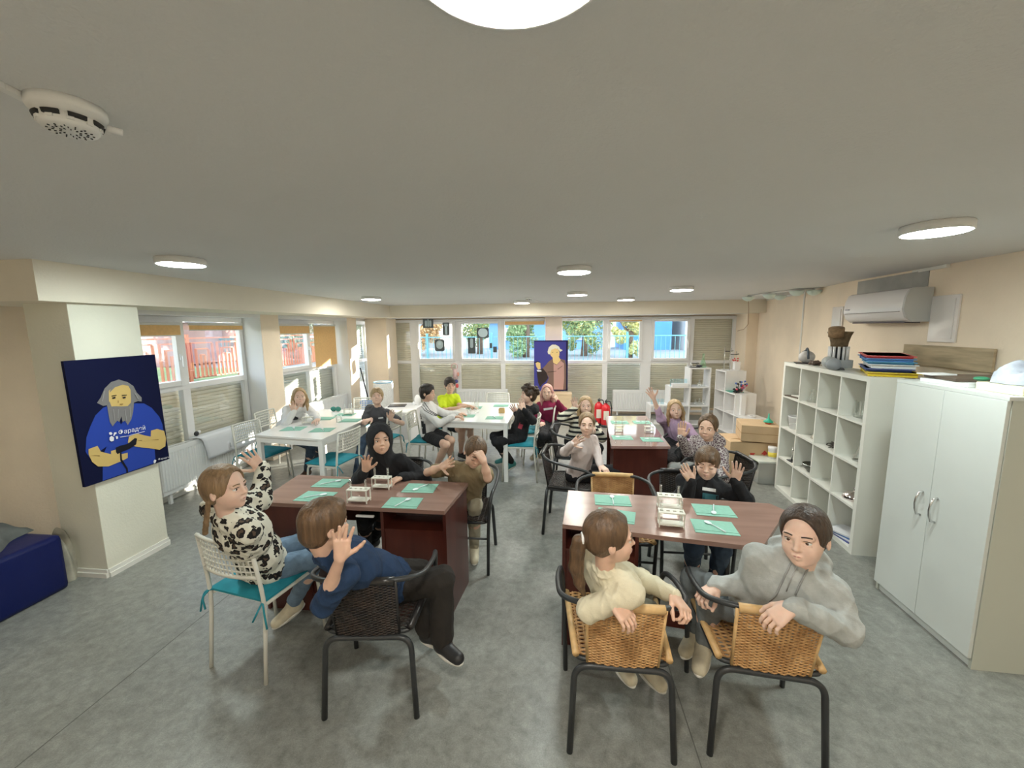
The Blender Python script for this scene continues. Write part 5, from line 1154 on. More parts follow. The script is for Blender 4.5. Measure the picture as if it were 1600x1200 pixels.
def surfnet(D, lo, h):
    ins = D < 0; C_ = tuple(q-1 for q in D.shape); ids = []; pos = []; flips = []
    for ax in range(3):
        u, v = (ax+1) % 3, (ax+2) % 3
        sa = [slice(None)]*3; sb = [slice(None)]*3; sa[ax] = slice(0, -1); sb[ax] = slice(1, None)
        e = ins[tuple(sa)] != ins[tuple(sb)]; I = np.argwhere(e)
        if len(I) == 0: continue
        ok = (I[:, u] > 0) & (I[:, u] < C_[u]) & (I[:, v] > 0) & (I[:, v] < C_[v]); I = I[ok]
        J = I.copy(); J[:, ax] += 1; a = D[I[:, 0], I[:, 1], I[:, 2]]; b = D[J[:, 0], J[:, 1], J[:, 2]]; t = a/(a-b)
        P = I.astype(float); P[:, ax] += t; q = []
        for du, dv in ((-1, -1), (0, -1), (0, 0), (-1, 0)):
            K = I.copy(); K[:, u] += du; K[:, v] += dv; q.append((K[:, 0]*C_[1]+K[:, 1])*C_[2]+K[:, 2])
        ids.append(np.stack(q, 1)); pos.append(P); flips.append(ins[I[:, 0], I[:, 1], I[:, 2]])
    ids = np.concatenate(ids); pos = np.concatenate(pos); flips = np.concatenate(flips)
    un, inv = np.unique(ids.ravel(), return_inverse=True); inv = inv.ravel(); cnt = np.bincount(inv); pr = np.repeat(pos, 4, axis=0)
    V = np.stack([np.bincount(inv, weights=pr[:, i])/cnt for i in range(3)], 1)*h+lo
    Fq = inv.reshape(-1, 4); Fq = np.where(flips[:, None], Fq, Fq[:, ::-1]); return V, Fq
def smooth_v(V, Fq, it=1, lam=.5):
    n = len(V); E_ = np.concatenate([Fq[:, [0, 1]], Fq[:, [1, 2]], Fq[:, [2, 3]], Fq[:, [3, 0]]])
    for _ in range(it):
        cnt = np.bincount(E_.ravel(), minlength=n)+1e-9; S_ = np.stack([np.bincount(E_[:, 0], weights=V[E_[:, 1], i], minlength=n)+np.bincount(E_[:, 1], weights=V[E_[:, 0], i], minlength=n) for i in range(3)], 1)
        V = V*(1-lam)+lam*S_/cnt[:, None]
    return V
def vnorm(V, Fq):
    fn = np.cross(V[Fq[:, 2]]-V[Fq[:, 0]], V[Fq[:, 3]]-V[Fq[:, 1]]); N = np.zeros_like(V)
    for i in range(4):
        for j in range(3): N[:, j] += np.bincount(Fq[:, i], weights=fn[:, j], minlength=len(V))
    return N/(np.linalg.norm(N, axis=1)[:, None]+1e-9)
def wrinkle(V, Fq, amp, freq, seed, stretch=(1, 1, .45)):
    N = vnorm(V, Fq); r = np.random.RandomState(seed); Q = V*np.array(stretch)*freq; w = np.zeros(len(V))
    for k in range(5):
        d = nrm(r.randn(3)); d2 = nrm(r.randn(3)); w += (1-np.abs(np.sin(Q @ d+1.6*np.sin(Q @ d2*.6+r.rand()*6)+r.rand()*6)))**1.5*(1 if k < 3 else .6)
    w = w/4.2-.45; return V+N*(w*amp)[:, None]
def to_obj(name, parts, mats, parent=None, origin=(0, 0, 0)):
    Vs = []; Fs = []; mi = []; b = 0
    for (V, Fq, m) in parts: Vs.append(V); Fs.append(Fq+b); mi.append(np.full(len(Fq), m)); b += len(V)
    V = np.concatenate(Vs)-A3(origin); Fq = np.concatenate(Fs); mi = np.concatenate(mi); me = bpy.data.meshes.new(name); n = len(Fq)
    me.vertices.add(len(V)); me.vertices.foreach_set('co', V.astype(F4).ravel()); me.loops.add(n*4); me.loops.foreach_set('vertex_index', Fq.astype(np.int32).ravel())
    me.polygons.add(n); me.polygons.foreach_set('loop_start', np.arange(0, n*4, 4, dtype=np.int32)); me.polygons.foreach_set('loop_total', np.full(n, 4, np.int32)); me.polygons.foreach_set('material_index', mi.astype(np.int32)); me.polygons.foreach_set('use_smooth', np.ones(n, bool))
    for m in mats: me.materials.append(m)
    me.update(calc_edges=True); me.validate(); o = bpy.data.objects.new(name, me); COL.objects.link(o)
    if parent is not None: o.parent = parent
    return o

def skinmat(name, c):
    m = mat(name, c, .48, var=.05, scale=25, bump=.04, bscale=300)
    m.node_tree.nodes['Principled BSDF'].inputs['Subsurface Weight'].default_value = .12; m.node_tree.nodes['Principled BSDF'].inputs['Subsurface Radius'].default_value = (.02, .008, .004); return m
SK = dict(fair=skinmat('skin_fair', (.72, .46, .34)), pale=skinmat('skin_pale', (.78, .53, .42)), tan=skinmat('skin_tan', (.60, .36, .24)))
m_lip = mat('lip', (.50, .19, .17), .4); m_eyew = mat('eye_white', (.75, .73, .70), .2); m_iris = mat('eye_iris', (.07, .04, .025), .15); m_lash = mat('lash', (.04, .025, .02), .6)
def hairmat(name, c, c2):
    return mat(name, c, .42, col2=c2, scale=55, stretch=(1, 1, .12), bump=.5, bscale=120, detail=5)
HAIR = dict(brown=hairmat('hair_brown', (.16, .09, .045), (.07, .04, .02)), light=hairmat('hair_light', (.30, .19, .10), (.16, .10, .05)), blond=hairmat('hair_blond', (.50, .35, .18), (.32, .21, .10)), dark=hairmat('hair_dark', (.035, .022, .016), (.012, .009, .008)), pink=hairmat('hair_pink', (.62, .34, .30), (.45, .24, .20)), dkbrown=hairmat('hair_dkbrown', (.07, .04, .024), (.03, .018, .012)))

def hand(S, w, d, n, side, pose, sc):
    """w wrist, d finger direction, n palm normal, side 'L'/'R'"""
    d = nrm(d); n = A3(n); n = nrm(n-d*(n @ d)); t = np.cross(n, d) if side == 'L' else np.cross(d, n)
    P = lambda x, y, z: A3(w)+(d*x+t*y+n*z)*sc
    for y0, y1 in ((.018, .025), (.006, .009), (-.006, -.009), (-.018, -.024)): S.cap(P(.008, y0*.7, 0), P(.074, y1, 0), .0125*sc, .0105*sc, k=.012*sc)
    S.ell(P(.03, .02, .006), (.026*sc, .015*sc, .013*sc), np.array([d, t, n]), k=.012*sc)
    spec = {'open': (.10, .10, .12, .16), 'relax': (.5, .6, .65, .7), 'fist': (1.35, 1.45, 1.45, 1.4), 'grip': (1.0, 1.0, 1.0, 1.0), 'flat': (.05, .05, .05, .05), 'claw': (.45, .35, .4, .5)}[pose]
    spl = {'open': (.20, .06, -.08, -.24), 'claw': (.2, .05, -.1, -.25)}.get(pose, (.05, .01, -.03, -.07)); Ls = (.058, .066, .061, .047); y = (.026, .009, -.009, -.026); r0 = (.0078, .0080, .0077, .0068)
    for i in range(4):
        a = P(.078 if i in (1, 2) else .074, y[i], 0); f = spec[i]; bend = 0; seg = (.45, .30, .25)
        for k in range(3):
            bend += f*(.7, 1.0, .7)[k]*(1.0 if k else .8); dd = d*math.cos(bend)+n*math.sin(bend)+t*spl[i]*math.cos(bend); dd = nrm(dd); b = a+dd*Ls[i]*seg[k]*sc*1.05
            S.cap(a, b, (r0[i]-.0006*k)*sc, (r0[i]-.0006*(k+1))*sc, k=.003*sc); a = b
    ang, up = {'open': (.95, .15), 'claw': (.8, .4), 'relax': (.55, .45), 'flat': (.6, .1), 'fist': (.35, 1.0), 'grip': (.4, .9)}[pose]
    a = P(.018, .026, .006)
    for k, (L_, rr) in enumerate(((.034, .0105), (.028, .009), (.024, .0078))):
        g = ang-.22*k; dd = nrm(d*math.cos(g)+t*math.sin(g)+n*(up*.5+.12*k)); b = a+dd*L_*sc; S.cap(a, b, rr*sc, (rr-.001)*sc, k=.006*sc); a = b
    return A3(w)+d*.08*sc

def ik(a, c, l1, l2, pole):
    a, c, pole = A3(a), A3(c), A3(pole); v = c-a; D_ = np.linalg.norm(v); 
    if D_ > (l1+l2)*.995: s_ = D_/((l1+l2)*.995); l1 *= s_; l2 *= s_
    x = (D_*D_+l1*l1-l2*l2)/(2*D_); h = math.sqrt(max(l1*l1-x*x, 0)); u = v/D_; p = pole-u*(pole @ u); return a+u*x+nrm(p)*h

DECALS = []
def decal(target, c, dirv, upv, w, h_, mm, name, off=.0025, n=10, shape=None, parent=None):
    """small print on a garment : grid or polygon dropped on the cloth along dirv"""
    me = target.data; bv = BVHTree.FromPolygons([v.co for v in me.vertices], [tuple(p.vertices) for p in me.polygons]); O = target.matrix_world.translation if target.parent is None else target.parent.location
    d = Vector(nrm(dirv)); u = Vector(nrm(upv)); u = (u-d*u.dot(d)).normalized(); r = d.cross(u).normalized(); C0 = Vector(A3(c))-O-d*.17; b = MB(); b.smooth = False
    if shape is None:
        V = []; ok = []
        for j in range(n+1):
            for i in range(n+1):
                p = C0+r*(i/n-.5)*w+u*(j/n-.5)*h_; hit = bv.ray_cast(p, d); V.append((hit[0]-d*off) if hit[0] else None)
        F = []; idx = {}; VV = []
        for k, v in enumerate(V):
            if v is not None: idx[k] = len(VV); VV.append(v)
        for j in range(n):
            for i in range(n):
                q = [j*(n+1)+i, j*(n+1)+i+1, (j+1)*(n+1)+i+1, (j+1)*(n+1)+i]
                if all(k in idx for k in q) and max((VV[idx[q[0]]]-VV[idx[k]]).length for k in q) < max(w, h_)/n*4: F.append(tuple(idx[k] for k in q))
        if not F: return None
        b.add(VV, F)
    else:
        VV, FF = shape; out = []
        for v in VV:
            hit = bv.ray_cast(C0+r*v.x*w+u*v.y*w, d)
            if hit[0] is None: return None
            out.append(hit[0]-d*off)
        b.add(out, FF)
    return b.build(name, mm, parent or target)

def person(label, hip, head, facing, lat, arms, legs, sc=1.0, hair=('short', 'brown'), skin='fair', top=('tee', None), bottoms=(None, 'long'), shoes=None, eyes='open', neck=None, near=False, roll=0.0, smile=.0, hres=None, topkw={}, chest_fwd=0.0, fringe=0):
    """arms: {'L':(wrist, elbow or ('pole',v), fingerdir, palmnormal, pose), 'R':...}; legs: {'L':(knee, ankle, toe dir)...}"""
    hip, head = A3(hip), A3(head); lat = nrm([lat[0], lat[1], lat[2] if len(lat) > 2 else 0]); f = nrm(facing); base = (hip[0], hip[1], 0.0)
    fwd = nrm(np.cross(lat, [0, 0, 1])*1.0); fwd = nrm(np.cross(lat, np.array([0, 0, 1.0])))   # left x up = forward
    s_ = nrm(np.cross([0, 0, 1], f)); u_ = np.cross(f, s_)
    if roll: s_, u_ = s_*math.cos(roll)+u_*math.sin(roll), -s_*math.sin(roll)+u_*math.cos(roll)
    HR = np.array([f, s_, u_]); H = lambda x, y, z: head+(f*x+s_*y+u_*z)*sc
    hb = H(-.022, 0, -.075)
    if neck is None: neck = hb+(nrm(hip-hb)*.6+np.array([0, 0, -.4]))*.080*sc
    neck = A3(neck); up = nrm(neck-hip); lat = nrm(lat-up*(lat @ up)); fwd = nrm(np.cross(lat, up)); fwd = fwd if fwd @ np.cross(lat, [0, 0, 1.0]) > 0 else -fwd; TR = np.array([lat, fwd, up]); T_ = lambda x, y, z: None
    shw = .132*sc; sh = {'L': neck+lat*shw-up*.044*sc, 'R': neck-lat*shw-up*.044*sc}
    hj = {'L': hip+lat*.075*sc, 'R': hip-lat*.075*sc}
    tl = np.linalg.norm(neck-hip); chest = hip+up*tl*.66+fwd*.012; belly = hip+up*tl*.28+fwd*.01
    el = {}; 
    for k in 'LR':
        w = A3(arms[k][0]); e_ = arms[k][1]
        el[k] = ik(sh[k], w, .235*sc, .20*sc, e_[1]) if (isinstance(e_, tuple) and e_[0] == 'pole') else A3(e_)
    # ---- body
    B = SDF()
    # head
    B.ell(H(-.012, 0, .030), (.090*sc, .072*sc, .080*sc), HR, k=.02)
    B.ell(H(.022, 0, -.028), (.062*sc, .060*sc, .070*sc), HR, k=.03*sc); B.ell(H(.040, 0, -.056), (.039*sc, .044*sc, .034*sc), HR, k=.02*sc); B.ell(H(.062, 0, -.080), (.018*sc, .020*sc, .015*sc), HR, k=.016*sc)
    for q in (-1, 1):
        B.ell(H(.050, q*.033, -.030), (.028*sc, .024*sc, .026*sc), HR, k=.016*sc)
        B.ell(H(.093, q*.0305, .004), (.014*sc, .0185*sc, .0125*sc), HR, k=.012*sc, sub=True)
        B.cap(H(.0765, q*.018, .020), H(.068, q*.045, .021), .007*sc, .006*sc, k=.012*sc)
        B.ell(H(-.006, q*.073, -.008), (.015*sc, .007*sc, .026*sc), HR, k=.006*sc); B.ell(H(.0, q*.081, -.006), (.009*sc, .006*sc, .015*sc), HR, k=.004*sc, sub=True)
        if eyes == 'open':
            B.cap(H(.0775, q*.020, .0115), H(.0725, q*.042, .0105), .0042*sc, .0038*sc, k=.004*sc); B.cap(H(.0775, q*.021, -.0045), H(.0735, q*.040, -.0040), .0036*sc, .003*sc, k=.004*sc)
        else: B.ell(H(.0735, q*.0305, .003), (.0085*sc, .0135*sc, .0085*sc), HR, k=.004*sc)
    B.cap(H(.078, 0, .012), H(.092, 0, -.020), .0065*sc, .0085*sc, k=.010*sc); B.ell(H(.093, 0, -.022), (.010*sc, .0095*sc, .008*sc), HR, k=.006*sc)
    for q in (-1, 1): B.ell(H(.083, q*.0105, -.0255), (.008*sc, .006*sc, .0055*sc), HR, k=.005*sc)
    mz = -.052; B.cap(H(.083, -.014, mz+.003+smile*.004), H(.0865, 0, mz+.0038), .0040*sc, .0046*sc, k=.006*sc); B.cap(H(.083, .014, mz+.003+smile*.004), H(.0865, 0, mz+.0038), .0040*sc, .0046*sc, k=.006*sc)
    B.cap(H(.081, -.011, mz-.005), H(.085, 0, mz-.0065), .0042*sc, .0052*sc, k=.006*sc); B.cap(H(.081, .011, mz-.005), H(.085, 0, mz-.0065), .0042*sc, .0052*sc, k=.006*sc)
    B.cap(hb, neck+up*.0, .038*sc, .042*sc, k=.025)
    # torso core
    B.cap(sh['L'], sh['R'], .036*sc, .036*sc, k=.03); B.ell(chest, (.115*sc, .078*sc, .13*sc), TR, k=.03); B.ell(belly, (.105*sc, .075*sc, .12*sc), TR, k=.03); B.ell(hip, (.115*sc, .085*sc, .08*sc), TR, k=.03)
    tipb = {}
    for k in 'LR':
        w = A3(arms[k][0]); B.cap(sh[k], el[k], .036*sc, .029*sc, k=.025); B.cap(el[k], el[k]*.55+w*.45, .030*sc, .029*sc, k=.012); B.cap(el[k]*.55+w*.45, w, .029*sc, .0195*sc, k=.015)
        B.cap(w, w+nrm(arms[k][2])*.012*sc, .0175*sc, .0165*sc, k=.012); tipb[k] = hand(B, w, arms[k][2], arms[k][3], k, arms[k][4], sc)
        kn, an = A3(legs[k][0]), A3(legs[k][1]); B.cap(hj[k], kn, .066*sc, .045*sc, k=.03); B.cap(kn, kn*.6+an*.4, .044*sc, .046*sc, k=.02); B.cap(kn*.6+an*.4, an, .045*sc, .028*sc, k=.02)
    hh = hres or (.0026 if near else .0034); hd = .0026 if near else .0032; hbz = .009
    boxes = []; r = .145*sc; boxes.append((head-r, head+r, hh))
    for k in 'LR':
        c = tipb[k]; boxes.append((c-.135*sc, c+.135*sc, hd))
    parts = []; 
    lo, hi = B.bounds(); V, Fq = B.mesh(hbz, lo-3*hbz, hi+3*hbz); cen = V[Fq].mean(1); keep = np.ones(len(Fq), bool)
    for (a, b, _) in boxes: keep &= ~np.all((cen > a+hbz*1.2) & (cen < b-hbz*1.2), axis=1)
    parts.append((V, Fq[keep], 0))
    done = []
    for (a, b, h_) in boxes:
        V, Fq = B.mesh(h_, a, b); cen = V[Fq].mean(1); keep = np.ones(len(Fq), bool)
        for (a2, b2) in done: keep &= ~np.all((cen > a2+.004) & (cen < b2-.004), axis=1)
        parts.append((smooth_v(V, Fq, 1, .35), Fq[keep], 0)); done.append((a, b))
    body = to_obj('person', parts, [SK[skin]], None, base); body.location = base; tag(body, label, 'person', 'seated children')
    L_ = lambda p: Vector(A3(p)-A3(base)); HM = Matrix([list(f), list(s_), list(u_)]).transposed()
    # ---- face details
    if eyes == 'open':
        for q in (-1, 1):
            e = MB(); e.ball(L_(H(.0668, q*.0305, .0035)), .0122*sc, HM, 16, 10); e.cur = 1; e.ball(L_(H(.0745, q*.0303, .0035)), (.0052*sc, .0070*sc, .0070*sc), HM, 12, 8); e.build('eye', [m_eyew, m_iris], body)
    for q in (-1, 1):
        b = MB(); P_ = [L_(H(.0835, q*.014, .024)), L_(H(.0815, q*.028, .0275)), L_(H(.0715, q*.045, .024))]; b.tube(fillet(P_, .01, 4), .003, 6, rs=None if True else None); b.build('eyebrow', HAIR[hair[1]], body)
        if eyes != 'open' or near:
            zz = .0125 if eyes == 'open' else -.001; b = MB(); b.tube([L_(H(.0815, q*.019, zz-.0015)), L_(H(.0832, q*.0305, zz+(.001 if eyes == 'open' else -.003))), L_(H(.0765, q*.043, zz-.002))], .0013, 5); b.build('eyelash', m_lash, body)
    b = MB()
    b.tube([L_(H(.0838, -.0165, mz+.0005+smile*.005)), L_(H(.0900, -.005, mz+.003)), L_(H(.0900, .005, mz+.003)), L_(H(.0838, .0165, mz+.0005+smile*.005))], .003, 8, rs=[.001, .0025, .0025, .001])
    b.tube([L_(H(.0836, -.014, mz-.0015+smile*.004)), L_(H(.0886, 0, mz-.0055)), L_(H(.0836, .014, mz-.0015+smile*.004))], .003, 8, rs=[.001, .0033, .001]); b.build('lips', m_lip, body)
    # ---- hair
    st = hair[0]; hm = HAIR[hair[1]]; Hh = SDF(); kk = .012*sc
    if st != 'hooded':
        big = .012 if st in ('pulled', 'pony', 'braids', 'long', 'halfup') else .012
        Hh.ell(H(-.012, 0, .030), ((.090+big)*sc, (.072+big*.85)*sc, (.080+big)*sc), HR, k=kk)
        if st in ('short', 'curly'):
            Hh.ell(H(-.038, 0, -.015), (.068*sc, .070*sc, .075*sc), HR, k=kk); Hh.ell(H(.025, 0, .085), (.055*sc, .052*sc, .027*sc), HR, k=.02*sc)
            if fringe: Hh.ell(H(.066, fringe*.012, .062), (.024*sc, .046*sc, .020*sc), HR, k=.015*sc)
            if st == 'curly':
                rs_ = np.random.RandomState(4)
                for _ in range(46):
                    d_ = nrm(rs_.randn(3)); 
                    if d_[2] < -.2 or (d_[0] > .55 and d_[2] < .35): continue
                    Hh.ell(H(-.012+d_[0]*.105, d_[1]*.088, .038+d_[2]*.095), (.024*sc, .024*sc, .020*sc), HR, k=.008*sc)
            Hh.ell(H(.110, 0, -.040), (.074*sc, .084*sc, (.100 if not fringe else .088)*sc), HR, k=.008*sc, sub=True)
            for q in (-1, 1): Hh.ell(H(.004, q*.092, -.016), (.018*sc, .022*sc, .026*sc), HR, k=.006*sc, sub=True)
            Hh.plane(u_+f*.35, float((u_+f*.35) @ H(-.07, 0, -.088))/np.linalg.norm(u_+f*.35), k=.02)
        else:
            Hh.ell(H(-.04, 0, -.01), (.066*sc, .066*sc, .07*sc), HR, k=kk)
            Hh.ell(H(.112, 0, -.025), (.100*sc, .080*sc, .125*sc), HR, k=.010*sc, sub=True)
            if st != 'long':
                for q in (-1, 1): Hh.ell(H(.0, q*.092, -.028), (.026*sc, .020*sc, .034*sc), HR, k=.006*sc, sub=True)
            Hh.plane(u_+f*.45, float((u_+f*.45) @ H(-.06, 0, -.075))/np.linalg.norm(u_+f*.45), k=.02)
        gd = np.array([0, 0, -1.0]); bk = -f
        if st == 'pony':
            a0 = H(-.100, 0, .0); P_ = [a0, H(-.128, 0, -.015), H(-.132, 0, -.06)]; P_ += [P_[-1]+gd*.07*sc+bk*.004, P_[-1]+gd*.14*sc+f*.01*sc, P_[-1]+gd*.20*sc+f*.03*sc]; Hh.chain(P_, [.017*sc, .024*sc, .030*sc, .031*sc, .023*sc, .008*sc], k=.012)
        if st == 'pulled': Hh.ell(H(-.108, 0, .02), (.022*sc, .028*sc, .026*sc), HR, k=.01)
        if st == 'braids':
            for q in (-1, 1):
                for k in range(9): Hh.ell(H(-.045-.004*k, q*.058, -.05)+gd*(.018*k)*sc+s_*q*.002*(k % 2), (.013*sc, .013*sc, .014*sc), HR, k=.006)
        if st in ('long', 'halfup'):
            Hh.ell(H(-.055, 0, -.06), (.045*sc, .076*sc, .10*sc), HR, k=.02)
            for q in (-1, 1): Hh.chain([H(.0, q*.076, .01), H(-.005, q*.083, -.05), H(.0, q*.080, -.05)+gd*.07*sc, H(.02, q*.076, -.05)+gd*.13*sc], [.018*sc, .019*sc, .018*sc, .010*sc], k=.02)
        hr_ = .0038 if near else .0048; V, Fq = Hh.mesh(hr_); V = wrinkle(V, Fq, .0035*sc, 95, 11, (1, 1, .25)); ho = to_obj('hair', [(V, Fq, 0)], [hm], body, base)
        if st == 'pony':
            a0 = L_(H(-.112, 0, -.004)); MB().tube([a0+Vector(s_*math.cos(t)*.021*sc)+Vector(u_*math.sin(t)*.021*sc) for t in np.linspace(0, 2*PI, 13)[:-1]], .006, 6, closed=True).build('hair_tie', m_white, ho)
    # ---- top
    kind, tm = top[0], top[1]; G = SDF(); lo_ = topkw.get('loose', 0.0); slv = topkw.get('sleeve', 'long'); ts = sc
    G.cap(sh['L']-lat*.01, sh['R']+lat*.01, (.048+lo_*.4)*ts, (.048+lo_*.4)*ts, k=.03); G.ell(chest, ((.136+lo_)*ts, (.094+lo_)*ts, .15*ts), TR, k=.03); G.ell(belly, ((.126+lo_)*ts, (.093+lo_)*ts, .14*ts), TR, k=.035)
    G.ell(hip+up*.025, ((.142+lo_*.6)*ts, (.108+lo_*.6)*ts, (.075+lo_*.4)*ts), TR, k=.04); G.cap(neck-up*.02, neck+up*.008, .058*ts, .047*ts, k=.03)
    cuffs = []
    for k in 'LR':
        w = A3(arms[k][0]); sr = (.046+lo_*.5)*ts
        if slv == 'short': me_ = sh[k]*.32+el[k]*.68; G.cap(sh[k], me_, sr*1.0, sr*1.02, k=.035)
        else:
            fr = topkw.get('cuff', {}).get(k, .93); wc = el[k]*(1-fr)+w*fr; G.cap(sh[k], el[k], sr, (.043+lo_*.55)*ts, k=.025); G.cap(el[k], wc, (.043+lo_*.55)*ts, (.033+lo_*.4)*ts, k=.02)
            cuffs.append((wc, nrm(w-el[k]), (.030+lo_*.25)*ts))
    if slv != 'short':
        for c, d_, r_ in cuffs: G.cap(c-d_*.012, c+d_*.022*ts, r_, r_*.93, k=.006)
    if kind == 'hoodie':
        hbk = neck-fwd*.078*ts-up*.0; G.ell(hbk, (.115*ts, .060*ts, .06*ts), TR, k=.02)
        for q in (-1, 1): G.cap(neck+lat*q*.075*ts-fwd*.03*ts+up*.012, neck+lat*q*.035*ts+fwd*.058*ts-up*.045, .024*ts, .018*ts, k=.012); G.cap(neck+lat*q*.075*ts-fwd*.03*ts+up*.012, hbk, .026*ts, .03*ts, k=.012)
    elif kind == 'collar': G.cap(neck-up*.0, neck+up*.03, .050*ts, .046*ts, k=.008)
    else:
        for a in range(12):
            t0, t1 = a*PI/6, (a+1)*PI/6; q0 = neck+up*.012+(lat*math.cos(t0)*.049+fwd*math.sin(t0)*.049)*ts-up*max(0, math.sin(t0))*.018; q1 = neck+up*.012+(lat*math.cos(t1)*.049+fwd*math.sin(t1)*.049)*ts-up*max(0, math.sin(t1))*.018; G.cap(q0, q1, .0085*ts, .0085*ts, k=.004)
    if kind == 'hooded':
        Q = SDF(); 
        G.ell(H(-.02, 0, .02), (.118*sc, .100*sc, .122*sc), HR, k=.03); G.cap(H(-.03, 0, -.08), neck, .085*sc, .085*sc, k=.04); G.ell(H(.10, 0, -.012), (.075*sc, .060*sc, .088*sc), HR, k=.012, sub=True)
    hg = .0055 if near else .0070; V, Fq = G.mesh(hg); V = smooth_v(V, Fq, 1, .4); V = wrinkle(V, Fq, topkw.get('wr', .014)*sc, topkw.get('wf', 55), abs(hash(label)) % 97 if False else len(label)*7 % 97)
    to = to_obj('sweater' if kind != 'tee' else 't_shirt', [(V, Fq, 0)], [tm], body, base)
    # ---- trousers
    bm_, ln = bottoms; G = SDF(); wd = topkw.get('wide', 0)
    G.ell(hip, (.134*sc, .100*sc, .085*sc), TR, k=.03)
    for k in 'LR':
        kn, an = A3(legs[k][0]), A3(legs[k][1])
        if ln == 'short': G.cap(hj[k], hj[k]*.25+kn*.75, .078*sc, (.068+wd)*sc, k=.03)
        else: G.cap(hj[k], kn, .077*sc, (.058+wd*.5)*sc, k=.03); ft = kn*.08+an*.92; G.cap(kn, ft, (.057+wd*.5)*sc, (.045+wd)*sc, k=.02)
    V, Fq = G.mesh(.0085 if not near else .0065); V = wrinkle(V, Fq, .014*sc, 48, len(label)); to_obj('trousers' if ln != 'short' else 'shorts', [(V, Fq, 0)], [bm_], body, base)
    # ---- shoes
    for k in 'LR':
        an = A3(legs[k][1]); td = A3(legs[k][2]); td = nrm(td); sd = nrm(np.cross([0, 0, 1.0], td)); dn = nrm(np.cross(sd, td))*-1
        if dn[2] > 0: dn = -dn
        G = SDF(); heel = an+dn*.035*sc-td*.02*sc; toe = an+dn*.042*sc+td*.125*sc
        G.cap(an, an+dn*.03*sc, .036*sc, .038*sc, k=.015); G.cap(heel, toe, .034*sc, .033*sc, k=.02); G.cap(an+td*.02*sc+dn*.015*sc, toe-td*.03*sc, .032*sc, .028*sc, k=.02)
        G.plane(-dn, float((-dn) @ (an+dn*.060*sc)), k=.004); V, Fq = G.mesh(.0055 if near else .0075); so = to_obj('shoe', [(V, Fq, 0)], [shoes or m_white], body, base)
        S2 = SDF(); R_ = np.array([td, sd, dn]); S2.ell(an+dn*.058*sc+td*.052*sc, (.108*sc, .039*sc, .03*sc), R_, k=.01); S2.plane(-dn, float((-dn) @ (an+dn*.074*sc)), k=.003); S2.plane(dn, float(dn @ (an+dn*.052*sc)), k=.003); V, Fq = S2.mesh(.006); to_obj('sole', [(V, Fq, 0)], [MATS.get('sole_white') or mat('sole_white', (.72, .70, .64), .6)], so, base) if len(V) else None
    return dict(body=body, top=to, neck=neck, sh=sh, el=el, fwd=fwd, lat=lat, up=up, chest=chest, H=H, base=base)
# ------------------------------------------------------------------ the children
def fab(name, c, var=.06, scale=14, bump=.18, bs=180, rough=.9, **k): return mat(name, c, rough, var=var, scale=scale, bump=bump, bscale=bs, sheen=0.0, **k)
m_jean = fab('jeans_blue', (.16, .24, .34), .18, 22); m_jeandk = fab('jeans_dark', (.05, .08, .13), .2, 22); m_jeang = fab('jeans_grey', (.17, .19, .20), .15, 22); m_blackf = fab('black_cloth', (.012, .012, .015), .2); m_khaki = fab('khaki_trousers', (.38, .34, .25)); m_greytr = fab('grey_sweatpants', (.36, .37, .36)); m_olive = fab('olive_trousers', (.17, .16, .12))
m_cream = fab('cream_knit', (.68, .62, .46)); m_greyh = fab('grey_hoodie', (.43, .45, .44), .10, 30); m_navy = fab('navy_cloth', (.012, .035, .09), .15); m_browns = fab('brown_tee', (.22, .165, .09)); m_dkgrey = fab('dark_grey_tee', (.075, .075, .085)); m_whitef = fab('white_cloth', (.78, .77, .76), .03); m_neon = fab('neon_yellow', (.62, .78, .02), .04); m_maroon = fab('maroon_cloth', (.24, .012, .06)); m_lilac = fab('lilac_cloth', (.48, .33, .47), .05); m_pinkw = fab('pale_pink_blouse', (.70, .60, .58), .03)
m_brownblk = fab('brown_black_trousers', (.020, .016, .013), .15); m_shw = mat('shoe_cream', (.60, .54, .40), .7, var=.1, scale=30); m_shb = mat('shoe_black', (.02, .02, .022), .45); m_shbr = mat('shoe_brown', (.12, .07, .045), .6); m_shg = mat('shoe_teal', (.05, .25, .25), .6)
# leopard knit
def leopard():
    m = bpy.data.materials.new('leopard_knit'); m.use_nodes = True; n = m.node_tree; b = n.nodes['Principled BSDF']; b.inputs['Roughness'].default_value = .95
    t = n.nodes.new('ShaderNodeTexCoord'); nz = n.nodes.new('ShaderNodeTexNoise'); nz.inputs['Scale'].default_value = 34; nz.inputs['Detail'].default_value = 2; n.links.new(t.outputs['Object'], nz.inputs['Vector'])
    mx = n.nodes.new('ShaderNodeMixRGB'); mx.blend_type = 'LINEAR_LIGHT'; mx.inputs[0].default_value = .022; n.links.new(t.outputs['Object'], mx.inputs[1]); n.links.new(nz.outputs['Color'], mx.inputs[2])
    v = n.nodes.new('ShaderNodeTexVoronoi'); v.inputs['Scale'].default_value = 21; v.inputs['Randomness'].default_value = .75; n.links.new(mx.outputs[0], v.inputs['Vector'])
    cr = n.nodes.new('ShaderNodeValToRGB'); cr.color_ramp.interpolation = 'CONSTANT'; n.links.new(v.outputs['Distance'], cr.inputs[0]); e = cr.color_ramp.elements
    e[0].position = 0; e[0].color = (.10, .065, .045, 1); e[1].position = .22; e[1].color = (.012, .010, .010, 1); q = e.new(.45); q.color = (.72, .70, .60, 1)
    n.links.new(cr.outputs[0], b.inputs['Base Color']); return m
